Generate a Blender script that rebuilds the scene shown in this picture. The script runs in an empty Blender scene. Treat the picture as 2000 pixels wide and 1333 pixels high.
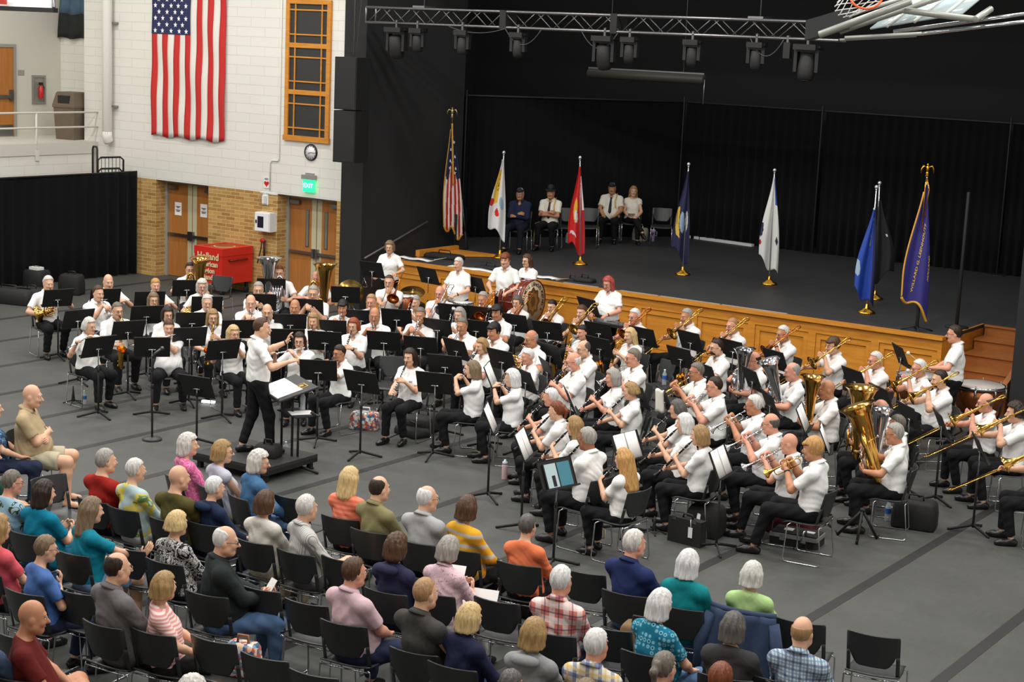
import bpy, math, random
import numpy as np
from mathutils import Matrix, Vector
random.seed(4); RNG = np.random.default_rng(4)
SC = bpy.context.scene
COL = SC.collection
# ------------------------------------------------------------------ camera
CAM_H = 5.6
CR = np.array([0.81916, 0.57195, 0.04308]); CU = np.array([-0.13675, 0.12182, 0.98309]); CF = np.array([-0.55702, 0.8112, -0.178])
FPX = 3265.78
cd = bpy.data.cameras.new('camera'); cam = bpy.data.objects.new('camera', cd); COL.objects.link(cam)
cd.sensor_width = 36; cd.lens = FPX / 2000 * 36; cd.clip_end = 200; cd.clip_start = .1
cam.matrix_world = Matrix(((CR[0], CU[0], -CF[0], 0), (CR[1], CU[1], -CF[1], 0), (CR[2], CU[2], -CF[2], CAM_H), (0, 0, 0, 1)))
SC.camera = cam
def at(px, py, z=None, x=None, y=None):
    """where the sight line through a photo pixel meets a height z, or a plane x or y"""
    d = CF + (px - 1000) / FPX * CR - (py - 666.5) / FPX * CU
    t = (z - CAM_H) / d[2] if z is not None else (x / d[0] if x is not None else y / d[1])
    return np.array([0, 0, CAM_H]) + t * d
# ------------------------------------------------------------------ world, lamps, exposure
W = bpy.data.worlds.new('hall_air'); SC.world = W; W.use_nodes = True
W.node_tree.nodes['Background'].inputs[0].default_value = (1, .98, .94, 1)
W.node_tree.nodes['Background'].inputs[1].default_value = .34
def lamp(name, loc, power, sx, sy, rot=(0, 0, 0), col=(1, .975, .94)):
    l = bpy.data.lights.new(name, 'AREA'); l.shape = 'RECTANGLE'; l.size = sx; l.size_y = sy; l.energy = power; l.color = col
    o = bpy.data.objects.new(name, l); COL.objects.link(o); o.location = loc; o.rotation_euler = rot
    return o
for lx in (-28, -23.5, -19, -14.5, -10, -5.5, -1):
    for ly, pw in ((5, 70), (9.5, 125), (14, 122), (18.5, 120), (22.6, 110)):
        lamp('high_bay_lamp', (lx, ly, 9.6), pw, 1.3, .6)
SC.view_settings.view_transform = 'Standard'; SC.view_settings.look = 'None'
SC.view_settings.exposure = 0.54; SC.view_settings.gamma = 1
SC.view_settings.use_curve_mapping = False
# ------------------------------------------------------------------ materials
def lin(c):
    return tuple(((v / 255) / 12.92 if v / 255 < .04045 else ((v / 255 + .055) / 1.055) ** 2.4) for v in c)
MATS = {}
def mat(name, c, rough=.6, metal=0., bump=0., bscale=60., stretch=(1, 1, 1), var=0., vscale=8., spec=.5, sheen=0., emit=0., alpha=1., trans=0.):
    """plain principled surface, optional noise bump and colour variation"""
    if name in MATS: return MATS[name]
    m = bpy.data.materials.new(name); m.use_nodes = True; MATS[name] = m
    nt = m.node_tree; b = nt.nodes['Principled BSDF']
    col = lin(c) + (1,)
    b.inputs['Base Color'].default_value = col; b.inputs['Roughness'].default_value = rough; b.inputs['Metallic'].default_value = metal
    b.inputs['Specular IOR Level'].default_value = spec
    if emit: b.inputs['Emission Color'].default_value = col; b.inputs['Emission Strength'].default_value = emit
    if alpha < 1: b.inputs['Alpha'].default_value = alpha
    if trans: b.inputs['Transmission Weight'].default_value = trans
    if sheen: b.inputs['Sheen Weight'].default_value = sheen
    if bump or var:
        tc = nt.nodes.new('ShaderNodeTexCoord'); mp = nt.nodes.new('ShaderNodeMapping'); mp.inputs['Scale'].default_value = stretch
        nt.links.new(tc.outputs['Object'], mp.inputs[0])
    if bump:
        n = nt.nodes.new('ShaderNodeTexNoise'); n.inputs['Scale'].default_value = bscale; n.inputs['Detail'].default_value = 2
        bp = nt.nodes.new('ShaderNodeBump'); bp.inputs['Strength'].default_value = min(1, bump); bp.inputs['Distance'].default_value = .02
        nt.links.new(mp.outputs[0], n.inputs['Vector']); nt.links.new(n.outputs['Fac'], bp.inputs['Height']); nt.links.new(bp.outputs[0], b.inputs['Normal'])
    if var:
        n2 = nt.nodes.new('ShaderNodeTexNoise'); n2.inputs['Scale'].default_value = vscale; n2.inputs['Detail'].default_value = 4
        mx = nt.nodes.new('ShaderNodeMix'); mx.data_type = 'RGBA'
        mx.inputs[6].default_value = tuple(v * (1 - var) for v in col[:3]) + (1,); mx.inputs[7].default_value = tuple(min(1, v * (1 + var)) for v in col[:3]) + (1,)
        nt.links.new(mp.outputs[0], n2.inputs['Vector']); nt.links.new(n2.outputs['Fac'], mx.inputs[0]); nt.links.new(mx.outputs[2], b.inputs['Base Color'])
    return m
def node_mat(name, rough=.7, spec=.4):
    m = bpy.data.materials.new(name); m.use_nodes = True; nt = m.node_tree; b = nt.nodes['Principled BSDF']
    b.inputs['Roughness'].default_value = rough; b.inputs['Specular IOR Level'].default_value = spec
    MATS[name] = m
    return m, nt, b
def NN(nt, t, **kw):
    n = nt.nodes.new('ShaderNode' + t)
    for k, v in kw.items(): setattr(n, k, v)
    return n
def mth(nt, op, a, b=None, clamp=False):
    n = nt.nodes.new('ShaderNodeMath'); n.operation = op; n.use_clamp = clamp
    for i, v in enumerate((a, b)):
        if v is None: continue
        if isinstance(v, (int, float)): n.inputs[i].default_value = v
        else: nt.links.new(v, n.inputs[i])
    return n.outputs[0]
def mixc(nt, f, a, b):
    n = nt.nodes.new('ShaderNodeMix'); n.data_type = 'RGBA'
    for i, v in ((0, f), (6, a), (7, b)):
        if isinstance(v, tuple): n.inputs[i].default_value = v if len(v) == 4 else lin(v) + (1,)
        elif isinstance(v, (int, float)): n.inputs[i].default_value = v
        else: nt.links.new(v, n.inputs[i])
    return n.outputs[2]
def xyz(nt, src='Object'):
    tc = nt.nodes.new('ShaderNodeTexCoord'); s = nt.nodes.new('ShaderNodeSeparateXYZ'); nt.links.new(tc.outputs[src], s.inputs[0])
    return s.outputs[0], s.outputs[1], s.outputs[2], tc.outputs[src]
def band(nt, v, period, lo, hi):
    """1 where frac(v/period) lies between lo and hi"""
    f = mth(nt, 'FRACT', mth(nt, 'DIVIDE', v, period))
    return mth(nt, 'MULTIPLY', mth(nt, 'GREATER_THAN', f, lo), mth(nt, 'LESS_THAN', f, hi))
# ------------------------------------------------------------------ mesh building
class MB:
    def __init__(s): s.v = []; s.f = []; s.m = []; s.n = 0; s.sm = []; s.uv = None
    def add(s, v, f, mi=0, smooth=True):
        v = np.asarray(v, float).reshape(-1, 3); s.v.append(v)
        for q in f: s.f.append([i + s.n for i in q]); s.m.append(mi); s.sm.append(smooth)
        s.n += len(v); return s
    def box(s, lo, hi, mi=0, M=None):
        j = RNG.uniform(-4e-4, 4e-4, 6); a, b, c = np.asarray(lo, float) + j[:3]; d, e, g = np.asarray(hi, float) + j[3:]
        v = np.array([(a, b, c), (d, b, c), (d, e, c), (a, e, c), (a, b, g), (d, b, g), (d, e, g), (a, e, g)], float)
        if M is not None: v = tr(M, v)
        return s.add(v, [(0, 3, 2, 1), (4, 5, 6, 7), (0, 1, 5, 4), (1, 2, 6, 5), (2, 3, 7, 6), (3, 0, 4, 7)], mi, False)
    def rings(s, R, mi=0, cap=True, closed=True, smooth=True):
        R = np.asarray(R, float); n, k = R.shape[:2]; f = []
        for i in range(n - 1):
            for j in range(k if closed else k - 1):
                j2 = (j + 1) % k; f.append((i * k + j, i * k + j2, (i + 1) * k + j2, (i + 1) * k + j))
        if cap: f.append(tuple(range(k))[::-1]); f.append(tuple((n - 1) * k + j for j in range(k)))
        return s.add(R, f, mi, smooth)
    def tube(s, P, r, mi=0, k=8, cap=True, flat=1.):
        P = np.asarray(P, float); n = len(P); r = np.broadcast_to(np.asarray(r, float), (n,))
        T = np.gradient(P, axis=0) if n > 2 else np.array([P[1] - P[0]] * n)
        T /= np.linalg.norm(T, axis=1)[:, None] + 1e-9
        u = np.cross(T[0], (0, 0, 1.)); u = u if np.linalg.norm(u) > .05 else np.cross(T[0], (0, 1., 0)); u /= np.linalg.norm(u)
        R = []
        for i in range(n):
            u = u - T[i] * (u @ T[i]); u /= np.linalg.norm(u) + 1e-9; w = np.cross(T[i], u)
            a = np.arange(k) * 2 * math.pi / k
            R.append(P[i] + r[i] * (np.cos(a)[:, None] * u + flat * np.sin(a)[:, None] * w))
        return s.rings(R, mi, cap)
    def lathe(s, prof, o=(0, 0, 0), ax=(0, 0, 1), mi=0, k=20, cap=True):
        """profile of (distance along axis, radius)"""
        ax = np.asarray(ax, float); ax /= np.linalg.norm(ax); o = np.asarray(o, float)
        u = np.cross(ax, (0, 0, 1.)); u = u if np.linalg.norm(u) > .05 else np.cross(ax, (0, 1., 0)); u /= np.linalg.norm(u); w = np.cross(ax, u)
        a = np.arange(k) * 2 * math.pi / k; c = np.cos(a)[:, None] * u + np.sin(a)[:, None] * w
        return s.rings([o + ax * h + c * max(r, 1e-4) for h, r in prof], mi, cap)
    def cyl(s, a, b, r, mi=0, k=16):
        a = np.asarray(a, float); b = np.asarray(b, float); L = np.linalg.norm(b - a); e = min(r * .12, L * .2)
        return s.lathe([(0, r - e), (e, r), (L - e, r), (L, r - e)], a, b - a, mi, k)
    def ell(s, c, r, mi=0, k=12, n=8, M=None):
        a = np.arange(k) * 2 * math.pi / k; R = []
        for i in range(n + 1):
            t = math.pi * (i / n) ; z = -math.cos(t); q = max(math.sin(t), .02)
            v = np.stack([np.cos(a) * q * r[0], np.sin(a) * q * r[1], np.full(k, z * r[2])], 1)
            R.append((v if M is None else v @ np.asarray(M).T) + np.asarray(c))
        return s.rings(R, mi)
    def prism(s, poly, z0, z1, mi=0, M=None):
        """outline (x, y) pushed from z0 to z1"""
        k = len(poly); v = np.array([(x, y, z) for z in (z0, z1) for x, y in poly], float)
        if M is not None: v = tr(M, v)
        return s.add(v, [tuple(range(k))[::-1], tuple(range(k, 2 * k))] + [(j, (j + 1) % k, (j + 1) % k + k, j + k) for j in range(k)], mi, False)
    def grid(s, G, mi=0, thick=0.):
        """surface from an (n, k, 3) array, with real thickness when asked"""
        G = np.asarray(G, float); n, k = G.shape[:2]
        q = [(i * k + j, i * k + j + 1, (i + 1) * k + j + 1, (i + 1) * k + j) for i in range(n - 1) for j in range(k - 1)]
        if not thick: return s.add(G, q, mi)
        N = np.cross(np.gradient(G, axis=0), np.gradient(G, axis=1)); N /= np.linalg.norm(N, axis=2)[..., None] + 1e-9
        V = np.concatenate([G.reshape(-1, 3), (G + N * thick).reshape(-1, 3)]); o = n * k
        q2 = q + [tuple(i + o for i in t[::-1]) for t in q]
        b = [i for i in range(k)] + [i * k + k - 1 for i in range(1, n)] + [(n - 1) * k + j for j in range(k - 2, -1, -1)] + [i * k for i in range(n - 2, 0, -1)]
        q2 += [(b[i], b[i - 1], b[i - 1] + o, b[i] + o) for i in range(len(b))]
        return s.add(V, q2, mi)
    def mesh(s, name, mats):
        me = bpy.data.meshes.new(name); V = np.concatenate(s.v)
        me.from_pydata(V.tolist(), [], s.f); me.update()
        for m in (mats if isinstance(mats, (list, tuple)) else [mats]): me.materials.append(m)
        me.polygons.foreach_set('material_index', s.m); me.polygons.foreach_set('use_smooth', s.sm)
        return me
    def build(s, name, mats, parent=None):
        return link(name, s.mesh(name, mats), parent)
def tr(M, v):
    M = np.asarray(M); return np.asarray(v) @ M[:3, :3].T + M[:3, 3]
def link(name, me, parent=None):
    o = bpy.data.objects.new(name, me); COL.objects.link(o)
    if parent is not None: o.parent = parent
    return o
def tag(o, label, cat, group=None, kind=None):
    o['label'] = label; o['category'] = cat
    if group: o['group'] = group
    if kind: o['kind'] = kind
    return o
def thing(name, label, cat, loc=(0, 0, 0), rz=0., group=None):
    o = link(name, None); o.location = loc; o.rotation_euler = (0, 0, rz); o.empty_display_size = .1
    return tag(o, label, cat, group)
def struct(o): o['kind'] = 'structure'; return o
def copy_tree(o):
    c = o.copy(); COL.objects.link(c)
    for ch in o.children:
        d = ch.copy(); COL.objects.link(d); d.parent = c
        for g in ch.children:
            e = g.copy(); COL.objects.link(e); e.parent = d
    return c
def Rz(a): c, s = math.cos(a), math.sin(a); return np.array([[c, -s, 0], [s, c, 0], [0, 0, 1.]])
def Rx(a): c, s = math.cos(a), math.sin(a); return np.array([[1, 0, 0], [0, c, -s], [0, s, c]])
def Ry(a): c, s = math.cos(a), math.sin(a); return np.array([[c, 0, s], [0, 1, 0], [-s, 0, c]])
def arc(c, u, w, r, a0, a1, n=10):
    c, u, w = (np.asarray(q, float) for q in (c, u, w)); t = np.radians(np.linspace(a0, a1, n))
    return c + r * (np.cos(t)[:, None] * u + np.sin(t)[:, None] * w)
def text_mesh(txt, size, mi=0, ext=.002, bold=0.):
    cu = bpy.data.curves.new('lettering', 'FONT'); cu.body = txt; cu.size = size; cu.extrude = ext; cu.align_x = 'CENTER'; cu.align_y = 'CENTER'; cu.offset = bold; cu.resolution_u = 2
    o = bpy.data.objects.new('lettering', cu); COL.objects.link(o)
    me = bpy.data.meshes.new_from_object(o.evaluated_get(bpy.context.evaluated_depsgraph_get()))
    bpy.data.objects.remove(o); v = np.empty(len(me.vertices) * 3); me.vertices.foreach_get('co', v)
    f = [tuple(p.vertices) for p in me.polygons]; bpy.data.meshes.remove(me); bpy.data.curves.remove(cu)
    return v.reshape(-1, 3), f
# common finishes
CHROME = mat('chrome', (205, 207, 210), .16, 1.); BRASS = mat('lacquered_brass', (222, 172, 88), .17, 1.); SILVER = mat('silver_plate', (226, 226, 230), .13, 1.)
ROSE = mat('rose_brass', (205, 120, 62), .2, 1.); GOLD = mat('polished_gold', (236, 176, 60), .25, 1.)
BLACK = mat('black_enamel', (17, 17, 18), .45); BLACKM = mat('black_powder_coat', (19, 19, 20), .65); BLACKP = mat('black_plastic', (24, 24, 26), .5)
PAPER = mat('sheet_paper', (240, 239, 236), .8); STEEL = mat('steel', (150, 152, 155), .35, 1.); RUBBER = mat('rubber', (22, 22, 22), .8)
EBONY = mat('grenadilla_wood', (26, 22, 21), .3); WHITEP = mat('white_plastic', (236, 236, 236), .4)
GLASSM = mat('lens_glass', (225, 232, 236), .05, alpha=.12); CLEARP = mat('clear_bottle', (222, 232, 238), .08, alpha=.38)
# ------------------------------------------------------------------ implicit surfaces for bodies, clothes and hair
class SDF:
    def __init__(s): s.p = []
    def rc(s, a, b, ra, rb, k=.03, op='u', cut=None, flat=None):
        """tapered capsule; cut=(point, normal) trims it clean; flat=(axis, scale) squashes across an axis"""
        a = np.asarray(a, float); b = np.asarray(b, float); R = max(ra, rb) + .03
        def f(X, Y, Z):
            ba = b - a; L = ba @ ba + 1e-9
            x, y, z = X - a[0], Y - a[1], Z - a[2]
            t = np.clip((x * ba[0] + y * ba[1] + z * ba[2]) / L, 0, 1)
            d = np.sqrt((x - t * ba[0]) ** 2 + (y - t * ba[1]) ** 2 + (z - t * ba[2]) ** 2) - (ra + (rb - ra) * t)
            if cut is not None:
                p, n = cut; d = np.maximum(d, (X - p[0]) * n[0] + (Y - p[1]) * n[1] + (Z - p[2]) * n[2])
            return d
        s.p.append((np.minimum(a, b) - R, np.maximum(a, b) + R, f, k, op)); return s
    def el(s, c, r, M=None, k=.03, op='u', fn=None):
        c = np.asarray(c, float); r = np.asarray(r, float); R = r.max() + .03
        Mi = None if M is None else np.asarray(M).T
        def f(X, Y, Z):
            x, y, z = X - c[0], Y - c[1], Z - c[2]
            if Mi is not None: x, y, z = (Mi[i, 0] * x + Mi[i, 1] * y + Mi[i, 2] * z for i in range(3))
            k0 = np.sqrt((x / r[0]) ** 2 + (y / r[1]) ** 2 + (z / r[2]) ** 2) + 1e-6
            k1 = np.sqrt((x / r[0] ** 2) ** 2 + (y / r[1] ** 2) ** 2 + (z / r[2] ** 2) ** 2) + 1e-6
            d = k0 * (k0 - 1) / k1
            return d if fn is None else fn(d, x, y, z)
        s.p.append((c - R, c + R, f, k, op)); return s
    def half(s, p, n):
        """keep only the side the normal points away from"""
        p = np.asarray(p, float); n = np.asarray(n, float)
        s.p.append((None, None, lambda X, Y, Z: (X - p[0]) * n[0] + (Y - p[1]) * n[1] + (Z - p[2]) * n[2], 0, 'i')); return s
    def solid(s, h):
        U = [q for q in s.p if q[4] == 'u']
        lo = np.min([q[0] for q in U], 0) - .01; hi = np.max([q[1] for q in U], 0) + .01
        ax = [np.arange(lo[i], hi[i] + h, h, dtype=np.float32) for i in range(3)]
        D = np.full([len(a) for a in ax], .3, np.float32)
        for l, u, f, k, op in s.p:
            if l is None: i0 = (0, 0, 0); i1 = D.shape
            else:
                pad = k + .01
                i0 = [int(max(0, (l[i] - pad - lo[i]) // h)) for i in range(3)]; i1 = [int(min(D.shape[i], (u[i] + pad - lo[i]) // h + 2)) for i in range(3)]
            if any(i1[i] <= i0[i] for i in range(3)): continue
            sl = tuple(slice(i0[i], i1[i]) for i in range(3))
            d = f(ax[0][sl[0]][:, None, None], ax[1][sl[1]][None, :, None], ax[2][sl[2]][None, None, :]).astype(np.float32); A = D[sl]
            if op == 'u': D[sl] = np.minimum(A, d) - (np.maximum(k - np.abs(A - d), 0) ** 2 / (4 * k) if k > 0 else 0)
            elif op == 's': D[sl] = np.maximum(A, -d) + (np.maximum(k - np.abs(A + d), 0) ** 2 / (4 * k) if k > 0 else 0)
            else: D[sl] = np.maximum(A, d)
        return snets(D, lo, h)
def snets(D, lo, h):
    """naive surface nets: a quad mesh of the zero level"""
    S = D < 0; a, b, c = D.shape
    off = [(i, j, k) for i in (0, 1) for j in (0, 1) for k in (0, 1)]
    cnt = np.zeros((a - 1, b - 1, c - 1), np.uint8)
    for i, j, k in off: cnt += S[i:a - 1 + i, j:b - 1 + j, k:c - 1 + k]
    act = (cnt > 0) & (cnt < 8)
    I, J, K = np.nonzero(act); idx = np.full(act.shape, -1, np.int32); idx[I, J, K] = np.arange(len(I))
    val = np.stack([D[I + i, J + j, K + k] for i, j, k in off], 1); acc = np.zeros((len(I), 3)); n = np.zeros(len(I))
    for p in range(8):
        for q in range(p + 1, 8):
            e = np.subtract(off[q], off[p])
            if np.abs(e).sum() != 1: continue
            m = (val[:, p] < 0) != (val[:, q] < 0); t = np.where(m, val[:, p] / (val[:, p] - val[:, q] + 1e-12), 0)
            acc += np.where(m[:, None], np.array(off[p]) + t[:, None] * e, 0); n += m
    V = lo + h * (np.stack([I, J, K], 1) + acc / np.maximum(n, 1)[:, None]); Q = []
    for axis in range(3):
        u, w = (axis + 1) % 3, (axis + 2) % 3
        s0 = [slice(1, -1)] * 3; s1 = [slice(1, -1)] * 3; s0[axis] = slice(0, -1); s1[axis] = slice(1, None)
        A, B = S[tuple(s0)], S[tuple(s1)]; X = np.stack(np.nonzero(A != B), 1); inside = A[tuple(X.T)]
        if not len(X): continue
        X[:, u] += 1; X[:, w] += 1; q = []
        for du, dw in ((-1, -1), (0, -1), (0, 0), (-1, 0)):
            Y = X.copy(); Y[:, u] += du; Y[:, w] += dw; q.append(idx[Y[:, 0], Y[:, 1], Y[:, 2]])
        q = np.stack(q, 1); q[~inside] = q[~inside][:, ::-1]; Q.append(q)
    return V, np.concatenate(Q)
def quads(name, V, Q, mats, extra=None):
    """mesh from big vertex and quad arrays, plus small pieces from an MB joined on"""
    me = bpy.data.meshes.new(name); mats = mats if isinstance(mats, (list, tuple)) else [mats]
    nv, nf = len(V), len(Q); co = V; ls = np.arange(nf) * 4; lv = Q.reshape(-1); mi = np.zeros(nf, np.int32)
    if extra is not None and extra.n:
        co = np.concatenate([V] + extra.v); ln = np.array([len(f) for f in extra.f])
        st = nf * 4 + np.concatenate([[0], np.cumsum(ln)[:-1]]); ls = np.concatenate([ls, st])
        lv = np.concatenate([lv, np.concatenate([np.asarray(f) + nv for f in extra.f])]); mi = np.concatenate([mi, np.array(extra.m, np.int32)])
    me.vertices.add(len(co)); me.vertices.foreach_set('co', np.ascontiguousarray(co, np.float32).ravel())
    me.loops.add(len(lv)); me.loops.foreach_set('vertex_index', lv.astype(np.int32))
    me.polygons.add(len(ls)); me.polygons.foreach_set('loop_start', ls.astype(np.int32))
    for m in mats: me.materials.append(m)
    me.polygons.foreach_set('material_index', mi); me.polygons.foreach_set('use_smooth', np.ones(len(ls), bool))
    me.update(calc_edges=True); return me
# ------------------------------------------------------------------ people
SKIN = [mat('skin_%s' % n, c, .5, var=.06, vscale=25) for n, c in (('fair', (216, 168, 138)), ('pink', (214, 152, 126)), ('tan', (188, 130, 96)), ('brown', (152, 98, 70)))]
HAIRC = dict(white=(244, 241, 234), silver=(212, 208, 202), grey=(162, 157, 150), dkgrey=(92, 88, 84), salt=(118, 110, 100), brown=(84, 58, 40), dkbrown=(48, 34, 26), black=(24, 20, 19),
             ash=(128, 108, 84), blonde=(212, 182, 128), dkblonde=(164, 132, 86), straw=(196, 148, 88), auburn=(122, 64, 36), red=(150, 72, 40), pinkred=(184, 84, 76), sandy=(172, 134, 94))
def hair_mat(c):
    k = 'hair_' + c
    if k in MATS: return MATS[k]
    m, nt, b = node_mat(k, .42, .35); x, y, z, v = xyz(nt)
    mp = NN(nt, 'Mapping'); mp.inputs['Scale'].default_value = (70, 70, 9); nt.links.new(v, mp.inputs[0])
    n = NN(nt, 'TexNoise'); n.inputs['Scale'].default_value = 1; n.inputs['Detail'].default_value = 3; nt.links.new(mp.outputs[0], n.inputs['Vector'])
    r = HAIRC[c]; nt.links.new(mixc(nt, n.outputs['Fac'], tuple(q * .62 for q in r), tuple(min(255, q * 1.18) for q in r)), b.inputs['Base Color'])
    bp = NN(nt, 'Bump'); bp.inputs['Strength'].default_value = .6; bp.inputs['Distance'].default_value = .012
    nt.links.new(n.outputs['Fac'], bp.inputs['Height']); nt.links.new(bp.outputs[0], b.inputs['Normal']); return m
EYEW = mat('eye_white', (230, 226, 220), .3); IRIS = mat('iris', (52, 40, 34), .3); LIPS = mat('lips', (176, 98, 88), .5); BROWN_SOLE = mat('shoe_sole', (40, 38, 36), .8)
SPECT = mat('spectacle_frame', (38, 32, 30), .35); SPECM = mat('spectacle_wire', (150, 140, 120), .3, .8)
LOGO = mat('logo_thread', (186, 186, 184), .8); SHOEB = mat('black_leather', (20, 19, 19), .3)
def ik(S, Wp, l1, l2, pole):
    """elbow between shoulder and wrist, bent towards the pole direction; pulls in a wrist that is out of reach"""
    S = np.asarray(S, float); Wp = np.asarray(Wp, float); d = Wp - S; L = np.linalg.norm(d)
    if L > (l1 + l2) * .985: Wp = S + d * ((l1 + l2) * .985 / L); d = Wp - S; L = np.linalg.norm(d)
    u = d / L; a = (l1 * l1 - l2 * l2 + L * L) / (2 * L); hgt = math.sqrt(max(1e-6, l1 * l1 - a * a))
    p = np.asarray(pole, float); p = p - u * (p @ u); p /= np.linalg.norm(p) + 1e-9
    return S + u * a + p * hgt, Wp
def unit(v): v = np.asarray(v, float); return v / (np.linalg.norm(v) + 1e-9)
# hands per activity, measured from the lips: (position, finger direction, palm normal) for left then right; elbows' pole
def hands_for(act):
    A = dict(
        flute=(((.10, .13, -.05), (.55, -.55, .5), (.5, -.5, -.5)), ((.36, .11, -.10), (.2, .6, .55), (0, .5, -.7)), (-.5, .1, -1), (.6, -.1, -1)),
        piccolo=(((.06, .12, -.04), (.5, -.5, .5), (.4, -.5, -.5)), ((.20, .10, -.07), (.1, .6, .5), (0, .4, -.7)), (-.5, .1, -1), (.6, -.1, -1)),
        clarinet=(((-.035, .20, -.22), (.75, .45, .25), (.2, -.75, -.5)), ((.035, .33, -.40), (-.75, .4, .3), (-.2, -.75, -.5)), (-.4, -.3, -1), (.4, -.35, -1)),
        trumpet=(((-.05, .20, -.16), (.45, .75, .2), (.85, -.3, .1)), ((.05, .22, -.095), (-.3, .8, -.3), (-.3, 0, -1)), (-.5, 0, -1), (.5, 0, -1)),
        trombone=(((-.06, .12, -.06), (.25, .8, .45), (.9, -.2, .1)), ((.0, .46, -.26), (-.35, .75, .2), (-.8, .2, -.3)), (-.6, -.1, -.9), (.55, -.1, -1)),
        horn=(((-.16, .20, -.20), (.8, .3, .1), (.5, -.3, -.7)), ((.16, .13, -.42), (-.5, .6, .2), (-.6, .2, .4)), (-.8, -.1, -.7), (.8, -.3, -.5)),
        tuba=(((-.12, .24, -.36), (.5, .6, .3), (.3, -.6, .2)), ((.13, .24, -.24), (-.6, .6, .1), (-.3, -.2, -.9)), (-.9, -.1, -.6), (.9, -.1, -.6)),
        euph=(((-.02, .23, -.36), (.6, .5, .3), (.2, -.7, .2)), ((.13, .20, -.20), (-.6, .6, -.1), (-.4, -.1, -.9)), (-.9, -.1, -.6), (.9, -.1, -.6)),
        sax=(((.0, .19, -.20), (.6, .5, .2), (.3, -.8, -.2)), ((.09, .22, -.42), (-.5, .6, .1), (-.5, -.6, -.2)), (-.8, -.2, -.8), (.8, -.2, -.8)),
        bassoon=(((-.06, .18, -.16), (.5, .4, .6), (.2, -.8, .1)), ((.12, .16, -.46), (-.6, .6, .1), (-.5, -.4, -.3)), (-.8, -.2, -.8), (.8, -.2, -.8)))
    return A.get(act)
def build_person(q):
    """q: dict from the cast lists. Returns the body object (top level) and its joints in its own frame (y ahead, x to its right)."""
    fem = q.get('fem', False); w = q.get('w', 0.); sc = q.get('sc', .95 if fem else 1.); pose = q.get('pose', 'sit'); act = q.get('act', 'rest')
    lean = q.get('lean', -.03 if act != 'rest' else -.09); R = random.Random(q['seed'])
    stand = pose == 'stand'
    ph = .95 if stand else .545
    P = np.array([0, 0, ph]); NB = np.array([q.get('side', 0.), lean, ph + .525]); up = unit(NB - P)
    at_s = lambda t, y=0., x=0.: P + (NB - P) * t + np.array([x, y, 0])
    sw = (.158 if fem else .182) + .02 * w
    yaw = math.radians(q.get('yaw', 0)); pit = math.radians(q.get('pit', -9 if act != 'rest' else -4)); rol = math.radians(q.get('rol', 0))
    HR = Rz(yaw) @ Rx(pit) @ Ry(rol); HC = NB + np.array([0, .035, .055]) + HR @ np.array([0, .012, .115]); hs = .95 if fem else 1.0
    hp = lambda x, y, z: HC + HR @ (np.array([x, y, z]) * hs)
    mouth = hp(0, .108, -.07); top = hp(0, -.01, .125)
    SH = {s: at_s(.86, -.005, s * sw) + np.array([0, 0, 0.0]) for s in (-1, 1)}
    # arms
    l1, l2 = (.29, .25); arm = {}
    hd = hands_for(act)
    for s in (-1, 1):
        if hd: pos, fw, nm = hd[0 if s < 0 else 1]; pos = mouth + np.array(pos); pole = hd[2 if s < 0 else 3]
        else:
            z0 = ph + .10
            T = dict(rest=((s * .07, .33, z0), (-s * .6, .7, -.1), (0, 0, -1), (s * .7, -.3, -.5)),
                     lap=((s * .12, .36, ph + .075), (-s * .25, .9, -.15), (0, 0, -1), (s * .8, -.3, -.4)),
                     cross=((-s * .09, .21, ph + .25 + .03 * s), (-s, .15, .1), (0, -.6, -.4), (s * .7, .1, -.8)),
                     clap=((s * .03, .40, ph + .2), (-s * .25, .8, .45), (-s, .1, 0), (s * .7, -.2, -.7)),
                     phone=((s * .05, .36, ph + .27), (-s * .3, .6, .6), (-s * .6, -.5, .2), (s * .7, -.2, -.8)),
                     sticks=((s * .14, .33, ph + .12), (-s * .35, .85, -.25), (0, 0, -1), (s * .8, -.35, -.5)),
                     hang=((s * .24, .06, ph - .03), (0, .2, -1), (-s, 0, 0), (s * .5, -.9, 0)),
                     conduct=((.28, .36, ph + .30), (-.2, .9, .2), (-.4, 0, -1), (.6, -.4, -.8)) if s > 0 else ((-.22, .46, ph + .5), (.1, .3, 1), (.3, .9, -.2), (-.6, -.3, -.9)),
                     mallet=((s * .2, .36, ph + (.2 if s < 0 else .1)), (-s * .2, .9, .1), (0, 0, -1), (s * .8, -.3, -.6)),
                     chin=((.03, .16, ph + .40), (-.2, .3, .9), (-.5, -.6, .2), (.5, .3, -1)) if s > 0 else ((-.07, .33, z0), (.6, .7, -.1), (0, 0, -1), (-.7, -.3, -.5)))
            T['raise'] = ((.25, .50, ph + .28), (.1, .6, .8), (-.9, .2, .1), (.7, -.2, -.8)) if s > 0 else T['lap']
            T['drumhold'] = ((.15, .42, ph + .10), (-.2, .8, .1), (-.8, 0, -.5), (.6, -.3, -.7)) if s > 0 else ((-.1, .38, ph + .22), (.3, .9, 0), (0, 0, -1), (-.6, -.2, -.8))
            pos, fw, nm, pole = T[act]; pos = np.array(pos); pos[:2] += at_s(.4)[:2] * .3
        fw = unit(fw); nm = np.array(nm, float); nm = unit(nm - fw * (nm @ fw))
        E, Wr = ik(SH[s], np.asarray(pos) - fw * .055, l1, l2, pole); arm[s] = (E, Wr, fw, nm)
    # legs
    leg = {}; spread = q.get('spread', .115 if fem else .15); ext = q.get('ext', 0.)
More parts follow.
